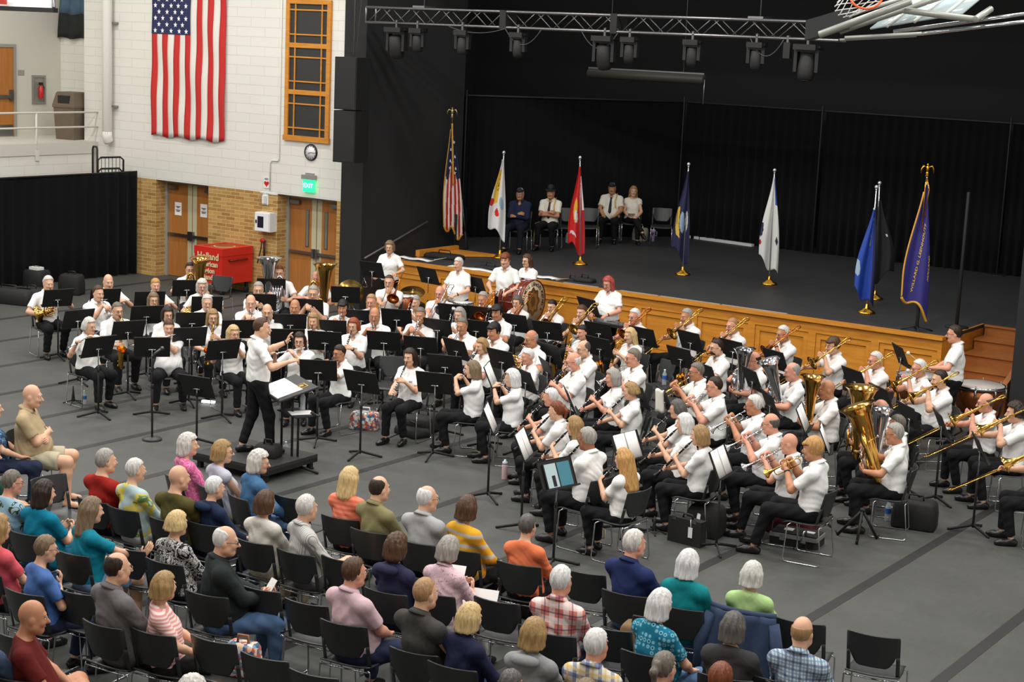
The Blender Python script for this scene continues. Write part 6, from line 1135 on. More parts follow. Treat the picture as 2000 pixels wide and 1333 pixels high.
def blotch(n, cols, scale, warp=.6):
    def fn(nt, x, y, z, v):
        k = NN(nt, 'TexNoise'); k.inputs['Scale'].default_value = scale; k.inputs['Detail'].default_value = 2; k.inputs['Distortion'].default_value = warp; nt.links.new(v, k.inputs['Vector']); r = NN(nt, 'ValToRGB'); r.color_ramp.interpolation = 'CONSTANT'
        for i, (p, c) in enumerate(cols): e_ = r.color_ramp.elements[i] if i < 2 else r.color_ramp.elements.new(p); e_.position = p; e_.color = lin(c) + (1,)
        nt.links.new(k.outputs['Fac'], r.inputs[0]); return r.outputs[0]
    return pattern(n, fn)
def dots(n, base, c, c2, scale):
    def fn(nt, x, y, z, v):
        k = NN(nt, 'TexVoronoi'); k.inputs['Scale'].default_value = scale; k.inputs['Randomness'].default_value = 0.; nt.links.new(v, k.inputs['Vector']); d = k.outputs['Distance']
        return mixc(nt, mth(nt, 'LESS_THAN', d, .2), mixc(nt, mth(nt, 'LESS_THAN', d, .42), base, c), c2)
    return pattern(n, fn)
POLO = cloth('white_polo', (240, 240, 238)); BLK = cloth('black_trousers', (20, 20, 22)); JEAN = mat('fabric_denim', (74, 104, 142), .9, bump=.3, bscale=12, var=.15, vscale=12); DJEAN = cloth('dark_denim', (34, 44, 68)); KHAKI = cloth('khaki', (178, 170, 146)); GREYT = cloth('grey_shorts', (92, 92, 92))
CON = (-15.0, 15.9)
# head pixel, instrument, woman?, hair style, hair colour, glasses, who, extras
BAND = [
 (95, 538, 'horn', 0, 'short', 'silver', 0, 'silver-haired horn player beside the black backpack', dict(cross=0, ext=-.1, w=.3)),
 (212, 535, 'horn', 0, 'none', 'grey', 0, 'bald horn player near the left drape', dict(w=.3)),
 (193, 557, 'strumpet', 0, 'short', 'brown', 0, 'brown-haired young cornetist behind the left flutist', dict(turn=12)),
 (176, 620, 'flute', 1, 'bob', 'silver', 2, 'grey-bobbed flutist at the band\'s outer end', dict(hl=.03, w=.4, yaw=5)),
 (230, 590, 'tsax', 0, 'short', 'salt', 1, 'tenor saxophonist with glasses behind the outer flutes', {}),
 (304, 543, 'horn', 1, 'pony', 'straw', 0, 'young fair-haired woman horn player', {}),
 (300, 571, 'strumpet', 1, 'bob', 'ash', 1, 'bespectacled woman with straight ash-grey bob', {}),
 (328, 599, 'sax', 1, 'wavy', 'dkbrown', 1, 'saxophonist with dark wavy bob and glasses', dict(hl=.06)),
 (330, 624, 'flute', 1, 'pony', 'brown', 0, 'stout flutist with brown tied-back hair', dict(w=1., turn=-18, spread=.2)),
 (372, 512, 'mtuba', 0, 'short', 'dkbrown', 1, 'dark-haired tuba player before the red chest', {}),
 (395, 545, 'horn', 1, 'curly', 'silver', 1, 'horn player with curly silver hair', {}),
 (405, 575, 'strumpet', 0, 'short', 'silver', 2, 'short silver-haired cornetist below the curly-haired one', {}),
 (416, 604, 'sax', 1, 'bob', 'dkblonde', 1, 'dark-blonde saxophonist with glasses and neck strap', dict(hl=.13)),
 (457, 635, 'flute', 1, 'bob', 'blonde', 1, 'blonde flutist with glasses left of the conductor', dict(hl=.09, turn=20)),
 (490, 575, 'strumpet', 0, 'none', 'grey', 2, 'bald trumpeter with glasses left of the bearded saxophonist', {}),
 (505, 550, 'strumpet', 0, 'short', 'grey', 1, 'grey-bearded man with dark-framed glasses', dict(beard='grey', hair='grey')),
 (522, 593, 'tsax', 0, 'none', 'salt', 1, 'bald grey-bearded saxophonist behind the conductor\'s head', dict(beard='grey', w=.3)),
 (545, 518, 'stuba', 0, 'short', 'auburn', 1, 'auburn-haired man playing the silver tuba', dict(w=.3)),
 (618, 529, 'tuba', 0, 'balding', 'grey', 0, 'balding man hidden by the upright gold tuba', dict(skin=1)),
 (612, 557, 'strumpet', 0, 'short', 'grey', 1, 'stout grey-haired cornetist below the gold tuba', dict(w=.6)),
 (576, 584, 'trumpet', 0, 'none', 'brown', 0, 'bald tanned trumpeter in the cornet row', dict(skin=2)),
 (612, 611, 'clarinet', 1, 'wavy', 'dkblonde', 0, 'clarinettist with wavy dark-blonde hair', dict(hl=.15)),
 (585, 649, 'flute', 1, 'long', 'dkbrown', 1, 'flutist with long dark fringe facing the conductor', dict(w=.3, turn=8)),
 (670, 585, 'strumpet', 0, 'boy', 'black', 0, 'black-haired teenage trumpeter behind the red-haired clarinettist', dict(skin=2)),
 (690, 621, 'clarinet', 1, 'bob', 'red', 2, 'red-haired clarinettist with glasses', dict(w=.5, hl=.05, watch=-1)),
 (662, 673, 'piccolo', 1, 'short', 'dkbrown', 1, 'piccolo player with short dark hair', dict(turn=-10, cross=0, skin=2)),
 (732, 600, 'strumpet', 0, 'balding', 'dkgrey', 2, 'receding grey-haired trumpeter near the triangle', dict(skin=2, turn=15)),
 (725, 574, 'strumpet', 0, 'short', 'sandy', 2, 'sandy-haired man with glasses below the trombonist', dict(skin=1)),
 (760, 536, 'rtrombone', 0, 'crop', 'brown', 1, 'young brown-haired trombonist before the cymbals', dict(w=.3)),
 (811, 576, 'bassoon', 1, 'short', 'grey', 0, 'grey-haired woman playing the red-brown bassoon', {}),
 (821, 600, 'strumpet', 0, 'short', 'salt', 0, 'trumpeter with a thick white moustache', dict(stache='white', skin=2, w=.5, turn=10)),
 (800, 680, 'oboe', 1, 'long', 'dkbrown', 0, 'oboist with long dark fringe in the front row', dict(hl=.12, collar=False, face=188)),
 (859, 558, 'strombone', 0, 'bald', 'sandy', 1, 'red-faced balding trombonist with silver bell', dict(skin=1, w=.6)),
 (943, 569, 'rtrombone', 0, 'short', 'grey', 0, 'wavy grey-haired brass player left of the bass drum', dict(skin=2)),
 (1010, 577, 'rtrombone', 1, 'bob', 'dkgrey', 2, 'grey-bobbed trombonist in front of the bass drum', dict(hl=.02)),
 (897, 600, 'bbassoon', 1, 'long', 'grey', 0, 'woman with long grey hair playing the black bassoon', {}),
 (971, 594, 'bbassoon', 0, 'boy', 'black', 0, 'black-haired young man with dark bassoon', dict(skin=2)),
 (902, 620, 'strumpet', 0, 'short', 'salt', 2, 'greying trumpeter with wire glasses at centre', dict(skin=2, turn=12)),
 (964, 629, 'strumpet', 0, 'boy', 'black', 0, 'young cornetist with thick black fringe', dict(skin=2)),
 (940, 660, 'clarinet', 1, 'bob', 'dkblonde', 0, 'clarinettist with ash-blonde tied hair at centre', dict(hl=.06)),
 (1037, 644, 'horn', 0, 'bald', 'grey', 1, 'bald tanned horn player with dark glasses', dict(skin=2, w=.3)),
 (1030, 680, 'shorn', 1, 'short', 'white', 0, 'white-haired woman with silver horn', dict(skin=1, w=.3)),
 (922, 704, 'flute', 1, 'bob', 'ash', 0, 'flutist with shoulder-length grey-brown hair', dict(hl=.10, turn=-20)),
 (999, 720, 'flute', 1, 'bob', 'white', 0, 'flutist with white-blonde bob and wristwatch', dict(hl=.09, watch=-1, turn=-8)),
 (1078, 585, 'trombone', 1, 'pony', 'black', 2, 'dark-haired bespectacled trombonist right of the drum', {}),
 (1136, 595, 'trombone', 1, 'pony', 'brown', 0, 'young woman trombonist with tied-back brown hair', {}),
 (1137, 634, 'sax', 1, 'short', 'black', 0, 'black-haired saxophonist with neck strap', dict(skin=1)),
 (1119, 687, 'clarinet', 0, 'bald', 'white', 1, 'white-bearded bald clarinettist with glasses', dict(beard='white', w=.6, skin=1)),
 (1139, 664, 'sax', 0, 'balding', 'dkgrey', 1, 'balding man behind the white-bearded clarinettist', dict(w=.4)),
 (1196, 720, 'clarinet', 1, 'bob', 'grey', 0, 'clarinettist with grey bob and headband', dict(hl=.07, skin=1)),
 (1239, 602, 'rtrombone', 0, 'short', 'white', 1, 'white-haired trombonist nearest the bells', dict(skin=1)),
 (1230, 640, 'sax', 1, 'long', 'blonde', 0, 'saxophonist with long straight blonde hair', dict(hl=.16)),
 (1236, 680, 'strumpet', 0, 'short', 'salt', 1, 'sandy-grey trumpeter with glasses behind the clarinets', dict(w=.5, skin=1)),
 (1231, 746, 'clarinet', 1, 'bob', 'dkblonde', 0, 'clarinettist with short ash-blonde bob', dict(hl=.0)),
 (1341, 602, 'trombone', 0, 'short', 'grey', 0, 'grey-haired trombonist with black shoulder patch', dict(skin=2, w=.4, turn=-5, spread=.28)),
 (1430, 620, 'trombone', 0, 'crop', 'sandy', 1, 'sandy-cropped trombonist with dark glasses', dict(skin=1, w=.3)),
 (1529, 635, 'rtrombone', 0, 'short', 'silver', 1, 'silver-haired trombonist with wristwatch at the panels', dict(skin=2, watch=-1)),
 (1399, 661, 'sax', 0, 'short', 'dkbrown', 1, 'dark-bearded saxophonist with neck strap', dict(beard='dkbrown')),
 (1472, 686, 'seuph', 0, 'bald', 'dkbrown', 1, 'balding euphonium player with dark-rimmed glasses', dict(w=.6, skin=1)),
 (1547, 707, 'feuph', 0, 'balding', 'grey', 0, 'grey balding man with sparkling silver euphonium bell', dict(skin=1, w=.3)),
 (1360, 707, 'trumpet', 0, 'short', 'salt', 1, 'trumpeter in dark glasses with brass trumpet and watch', dict(skin=2, watch=1, w=.4)),
 (1395, 734, 'strumpet', 0, 'crop', 'dkbrown', 1, 'broad dark-haired trumpeter with silver trumpet', dict(skin=1, w=.5)),
 (1322, 780, 'clarinet', 1, 'bob', 'dkgrey', 2, 'clarinettist with dark grey bob and glasses', dict(hl=.02)),
 (1336, 807, 'clarinet', 1, 'bob', 'white', 0, 'clarinettist with white-blonde bob in the front trio', dict(hl=.08, w=.4)),
 (1472, 770, 'strumpet', 0, 'short', 'silver', 1, 'silver-haired trumpeter in black glasses', dict(skin=2, w=.3)),
 (1505, 806, 'strumpet', 0, 'bald', 'dkgrey', 1, 'balding trumpeter third from the blond boy', dict(skin=1, w=.5)),
 (1627, 657, 'ltrombone', 0, 'boy', 'brown', 1, 'youth with mop of brown hair playing trombone', {}),
 (1710, 686, 'trombone', 0, 'short', 'silver', 1, 'thick silver-haired trombonist left of the timpani', dict(w=.4, skin=1)),
 (1615, 741, 'euph', 0, 'none', 'grey', 0, 'heavy bald man playing the gold euphonium', dict(skin=2, w=.8)),
 (1719, 779, 'tuba', 0, 'bald', 'grey', 1, 'bald tubist with glasses behind the front tuba', dict(skin=1, w=.3)),
 (1752, 809, 'seuph', 0, 'short', 'salt', 0, 'man hidden behind the front tubist\'s head', dict(sc=.92)),
 (1747, 825, 'ftuba', 0, 'short', 'grey', 1, 'grey-haired front tubist with tilted gold tuba', dict(skin=2, w=.3)),
 (1795, 701, 'ltrombone', 0, 'short', 'white', 1, 'white-haired trombonist below the timpani player', dict(skin=1)),
 (1835, 722, 'trombone', 0, 'short', 'dkbrown', 0, 'brown-bearded trombonist by the timpani', dict(beard='dkbrown', w=.6)),
 (1925, 767, 'ltrombone', 0, 'bald', 'dkgrey', 1, 'bald trombonist with glasses in front of the timpani', dict(skin=1)),
 (1983, 784, 'ltrombone', 0, 'curly', 'dkbrown', 0, 'dark curly-haired trombonist at the right edge', dict(hl=-.04)),
 (2046, 850, 'ltrombone', 0, 'short', 'grey', 0, 'trombonist cut off by the right edge', {}),
 (1541, 845, 'strumpet', 0, 'none', 'grey', 2, 'bald trumpeter beside the blond boy', dict(skin=1, w=.4, ext=.18, sc=.94)),
 (1588, 852, 'trumpet', 0, 'boy', 'straw', 0, 'blond boy with brass trumpet and polished shoes', dict(sc=1.03, ext=.22, watch=-1, skin=2)),
 (1075, 757, 'clarinet', 1, 'short', 'white', 0, 'white-cropped woman at the front stands', dict(w=.4, skin=1)),
 (1086, 782, 'clarinet', 1, 'pony', 'auburn', 0, 'young woman with auburn ponytail', {}),
 (1121, 812, 'clarinet', 1, 'long', 'dkblonde', 0, 'woman with long dark-blonde hair at the front stands', dict(hl=.2, collar=False)),
 (1146, 833, 'clarinet', 0, 'short', 'grey', 1, 'grey-haired player seen from behind in glasses', dict(skin=3)),
 (1217, 875, 'clarinet', 1, 'long', 'straw', 0, 'woman with very long wavy strawberry-blonde hair', dict(hl=.33, collar=False, hv=1.25)),
 (1366, 830, 'clarinet', 1, 'bob', 'dkblonde', 0, 'front clarinettist with smooth dark-blonde bob', dict(hl=.07, collar=False)),
]
ARTICLE = {}
PEOPLE = []
NM = dict(strumpet='silver trumpet', trumpet='brass trumpet', horn='french horn', shorn='silver french horn', flute='silver flute', piccolo='dark piccolo', clarinet='black clarinet', oboe='silver-keyed oboe', trombone='brass trombone', ltrombone='brass trombone', rtrombone='copper-toned trombone', strombone='silver-belled trombone', tuba='gold tuba', mtuba='gold tuba', stuba='silver tuba', ftuba='gold tuba', euph='gold euphonium', seuph='silver euphonium', feuph='silver euphonium', sax='brass saxophone', tsax='brass saxophone', bassoon='bassoon', bbassoon='bassoon')
for i, (hx, hy, ins, fem, st, hc, gl, who, ex) in enumerate(BAND):
    q = dict(head=(hx, hy), fem=bool(fem), style=st, hair=hc, gl=gl, act=ACT.get(ins, ins), top=POLO, leg=BLK, look=CON, seed=i + 1, label=who, group='seated band in white polo shirts')
    if i % 3 == 1 and not fem: q['w'] = .25
    q['logo'] = True; q['sc'] = (.94 if fem else .99) * (1 + .02 * math.sin(i * 2.7))
    q.update(ex); put_person(q); PEOPLE.append(q)
    instrument(ins, q, NM[ins] + ' played by the ' + who)
    chair(q['pos'], q['a'], 'charcoal chair under the ' + who, 'band chairs')
    if who.startswith('grey-haired trombonist with'):
        sp = q['body']; B = MB(); p0 = np.array([-.185, .02, 1.0]); B.ell(p0 + [-.05, .01, -.10], (.012, .03, .035)); B.build('shoulder_patch', mat('patch_black', (30, 26, 20), .7), sp)
# stands: desk centre pixel, player number (or a label)
def pl(i): return PEOPLE[i]
STANDS = [(113, 581, 0), (152, 622, 2), (205, 580, 1), (192, 676, 3), (250, 644, 4), (292, 585, 5), (286, 614, 6), (297, 677, 8), (375, 627, 10), (370, 657, 7), (365, 562, 9), (404, 595, 11), (435, 682, 13), (465, 642, 12), (530, 559, 17), (602, 600, 19), (510, 590, 15), (567, 630, 14), (562, 660, 16), (635, 665, 21), (645, 642, 20), (675, 575, 18), (622, 722, 22), (707, 745, 31), (750, 665, 23), (775, 620, 27), (705, 622, 26),
 (885, 610, 32), (940, 615, 33), (822, 675, 30), (855, 640, 35), (930, 642, 37), (892, 681, 39), (1005, 630, 36), (1070, 645, 34), (870, 712, 29), (981, 702, 38), (850, 747, 24), (960, 732, 42), (1027, 742, 41), (1075, 690, 40), (1070, 722, 47), (1170, 647, 45), (1172, 677, 46), (1257, 657, 50), (1349, 665, 54), (1330, 697, 51), (1432, 682, 55), (1515, 702, 56), (1470, 740, 58), (1505, 787, 59), (1380, 730, 57), (1300, 780, 60), (1115, 782, 49), (1250, 772, 52), (1670, 740, 66), (1722, 775, 67), (1777, 812, 72), (1840, 827, 74), (1612, 855, 70), (1915, 875, 75), (959, 815, 43), (1025, 867, 79), (1227, 872, 83), (1410, 902, 84), (1570, 815, 71)]
PAGES = {43: 'white sheet music on the stand before the white-blonde flutist', 79: 'wide white sheet music open on the front stand', 83: 'white sheet music on the stand beside the strawberry-blonde woman', 84: 'white sheet music on the front clarinettist\'s slanted stand', 71: 'white pages on the stand before the front tubist', 70: 'white pages on the stand by the gold euphonium player', 31: 'sheet music on the oboist\'s stand', 24: 'sheet music on the red-haired clarinettist\'s stand', 72: 'white page on the white-haired trombonist\'s stand', 49: 'white page on the grey-bobbed clarinettist\'s stand', 42: 'white page on the stand of the grey-brown-haired flutist'}
for px, py, o in STANDS:
    c = at(px, py, z=1.04); q = pl(o); a = q['a']
    music_stand((c[0], c[1], 0), a, 'black music stand of the ' + q['label'], PAGES.get(o), 0., 'black music stands')
for px, py, z_, a, lab in ((385, 755, .78, 190, 'low empty music stand near the podium with clip light behind'), (727, 527, 1.15, 185, 'black music stand of the standing woman beside the pillar'), (837, 539, 1.15, 170, 'black music stand with yellow note before the stage'), (929, 557, 1.15, 165, 'black music stand of the grey-haired standing percussionist'), (1150, 600, 1.1, 160, 'black music stand before the red-haired percussionist'), (1760, 695, 1.1, 130, 'black music stand before the timpani player')):
    c = at(px, py, z=z_ + .03); music_stand((c[0], c[1], 0), math.radians(a), lab, None, z_ - 1.0, 'black music stands')
c = at(825, 528, z=1.32); 
# tablet on the stand by the front
c = at(1089, 925, z=1.04); q = pl(82); r = music_stand((c[0], c[1], 0), math.radians(78), 'black music stand holding a lit tablet at the front', None, 0., 'black music stands'); t = thing('tablet', 'tablet with lit screen resting on the front music stand', 'tablet', (c[0], c[1], 0), math.radians(78)); T = np.eye(4); T[:3, :3] = Rx(-math.radians(24)); T[:3, 3] = (0, 0, 1.0)
B = MB(); B.box((-.20, -.03, -.12), (.20, -.015, .16), 0, T); B.build('case', BLACKP, t); B = MB(); B.box((-.185, -.0325, -.11), (-.02, -.03, .15), 0, T); B.box((.0, -.0325, -.11), (.185, -.03, .15), 1, T); B.box((-.11, -.034, -.10), (-.06, -.0325, .02), 2, T); B.build('screen', [mat('screen_pale', (150, 168, 170), .3, emit=.35), mat('screen_teal', (60, 110, 125), .3, emit=.3), mat('screen_dark', (40, 30, 40), .3)], t)
# folded white towel on a stand
c = at(1286, 773, z=1.12); B = MB(); B.grid([[(c[0] - .05 + .1 * u + .02 * w_, c[1] + .05 * u, c[2] + .08 - .30 * w_ + .015 * math.sin(u * 6)) for u in np.linspace(0, 1, 6)] for w_ in np.linspace(0, 1, 8)], 0, .02); tag(B.build('hand_towel', mat('towel_white', (226, 224, 212), .9)), 'white towel hanging over the brass trumpeter\'s stand', 'towel')
# ------------------------------------------------------------------ conductor, percussionists, veterans on the stage
OTHERS = [
 dict(head=(512, 619), base=.2, style='crop', hair='brown', pose='stand', act='conduct', face=-30, yaw=-8, stride=.16, label='conductor standing on the podium with raised hand', watch=-1, pit=-6),
 dict(head=(761, 470), fem=True, style='wavy', hair='ash', gl=2, pose='stand', act='mallet', face=205, label='standing woman with wavy ash-brown hair beside the pillar', hl=.04),
 dict(head=(895, 502), fem=True, style='short', hair='silver', pose='stand', act='sticks', face=180, w=.5, watch=-1, label='silver-cropped woman standing at the snare drum'),
 dict(head=(987, 493), style='boy', hair='auburn', pose='stand', act='sticks', face=195, label='auburn-haired youth standing behind the bass drum', w=-.1),
 dict(head=(1029, 496), fem=True, style='long', hair='brown', gl=1, pose='stand', act='drumhold', face=172, label='woman with long brown hair resting a hand on the drum', hl=.10),
 dict(head=(1186, 540), fem=True, style='long', hair='pinkred', gl=2, pose='stand', act='sticks', face=178, w=.7, skin=1, watch=-1, label='red-haired woman standing at the orchestra bells', hl=.12, band=mat('headband_red', (190, 50, 50), .6), pit=-22),
 dict(head=(1864, 634), style='short', hair='dkbrown', gl=1, pose='stand', act='mallet', face=110, label='dark-haired man standing at the timpani with mallets', w=.2, skin=1),
 dict(head=(1016, 366), base=SZ, style='crop', hair='grey', act='cross', face=200, gl=2, top=cloth('uniform_navy', (32, 40, 66)), leg=cloth('uniform_trousers', (24, 28, 42)), cap=mat('cap_navy', (26, 28, 40), .7), slv=1.95, ext=.15, label='veteran in navy uniform with arms crossed on stage', skin=2),
 dict(head=(1076, 364), base=SZ, style='crop', hair='grey', act='cross', face=200, hat=True, top=cloth('shirt_cream', (232, 228, 214)), tie=mat('tie_dark', (60, 30, 40), .7), label='veteran in white shirt and dark brimmed hat', skin=2),
 dict(head=(1196, 356), base=SZ, style='crop', hair='grey', act='lap', face=203, cap=mat('cap_navy', (26, 28, 40), .7), top=cloth('shirt_cream', (232, 228, 214)), tie=mat('tie_navy', (24, 26, 40), .7), label='veteran in white shirt with navy tie on stage', w=.5, skin=2, infl=.02),
 dict(head=(1238, 363), base=SZ, fem=True, style='long', hair='dkblonde', act='rest', face=215, top=cloth('blouse_cream', (232, 226, 212)), collar=False, hl=.36, label='girl with very long blonde hair on stage', slv=.35, cross=1),
]
for i, q in enumerate(OTHERS):
    q.setdefault('top', POLO); q.setdefault('leg', BLK); q['seed'] = 200 + i; put_person(q); PEOPLE.append(q)
    if q.get('pose') != 'stand': chair(q['pos'], q['a'], 'dark chair under the ' + q['label'], 'stage chairs')
    def held(nm, lab, cat, s, L, r, mtl, ball=None, dirv=None):
        E, Wr, fw, nm_ = q['armpts'][s]; p = q['w'](Wr + fw * .09 + nm_ * .015); d = Rz(q['a']) @ unit(dirv if dirv is not None else fw + np.array([-s * .6, .2, -.1])); t = thing(nm, lab, cat, p); B = MB(); B.tube([-d * .07, d * L], r, 0, 6); B.build('shaft', mtl, t)
        if ball: B = MB(); B.ell(d * L, (ball[0],) * 3); B.build('head', ball[1], t)
    SW = mat('stick_wood', (190, 150, 100), .5); FELT = mat('mallet_felt', (232, 228, 216), .9)
    if i == 0: held('baton', 'thin white baton in the conductor\'s hand', 'baton', 1, .3, .004, WHITEP, None, (-.5, .8, .25))
    if i == 2: held('drum_stick', 'drum stick in the silver-cropped woman\'s right hand', 'stick', 1, .32, .007, SW); held('drum_stick', 'drum stick in the silver-cropped woman\'s left hand', 'stick', -1, .32, .007, SW)
    if i == 3: held('drum_beater', 'dark drum beater held by the auburn-haired youth', 'beater', -1, .25, .008, BLACKM, (.03, FELT), (-.8, .4, -.35))
    if i == 5: held('bell_mallet', 'thin mallet in the red-haired woman\'s right hand', 'mallet', 1, .28, .005, SW, (.012, BLACKP))
    if i == 6: held('timpani_mallet', 'raised timpani mallet with white felt head', 'mallet', -1, .33, .008, SW, (.028, FELT), (.2, .75, .5)); held('timpani_mallet', 'lowered timpani mallet with white felt head', 'mallet', 1, .33, .008, SW, (.028, FELT), (-.6, .7, .0))
    if i == 9: 
        E, Wr, fw, nm_ = q['armpts'][-1]
    if i == 10: p = q['w'](np.array([.05, .36, .66])); B = MB(); B.box((-.08, -.11, 0), (.08, .11, .004), 0, np.block([[Rz(q['a']) @ Rx(.5), p[:, None]], [np.zeros((1, 3)), np.ones((1, 1))]])); tag(B.build('paper_sheet', PAPER), 'white paper held by the girl on stage', 'paper')
for px, py, a, lab in ((1296, 408, 210, 'empty dark chair on stage right of the seated girl'), (1112, 408, 205, 'empty dark chair on stage behind the red flag'), (1152, 408, 205, 'empty dark chair on stage between red flag and tie-wearing veteran')):
    c = at(px, py, z=SZ + .83); chair((c[0] + .1, c[1] - .22, SZ), math.radians(a), lab, 'stage chairs')
for px, py, a, lab in ((772, 697, 212, 'empty grey chair beside the oboist'), (437, 540, 195, 'empty grey chair in front of the red chest'), (1310, 706, 150, 'empty grey chair holding a bottle behind the brass trumpeter'), (1294, 824, 140, 'empty grey chair among the clarinettists')):
    c = at(px, py, z=.84); d = Rz(math.radians(a)) @ np.array([0, .25, 0]); chair((c[0] + d[0], c[1] + d[1], 0), math.radians(a), lab, 'band chairs')
bottle('water bottle standing on the empty grey chair behind the brass trumpeter', at(1297, 752, z=.47), None, .24, .036)
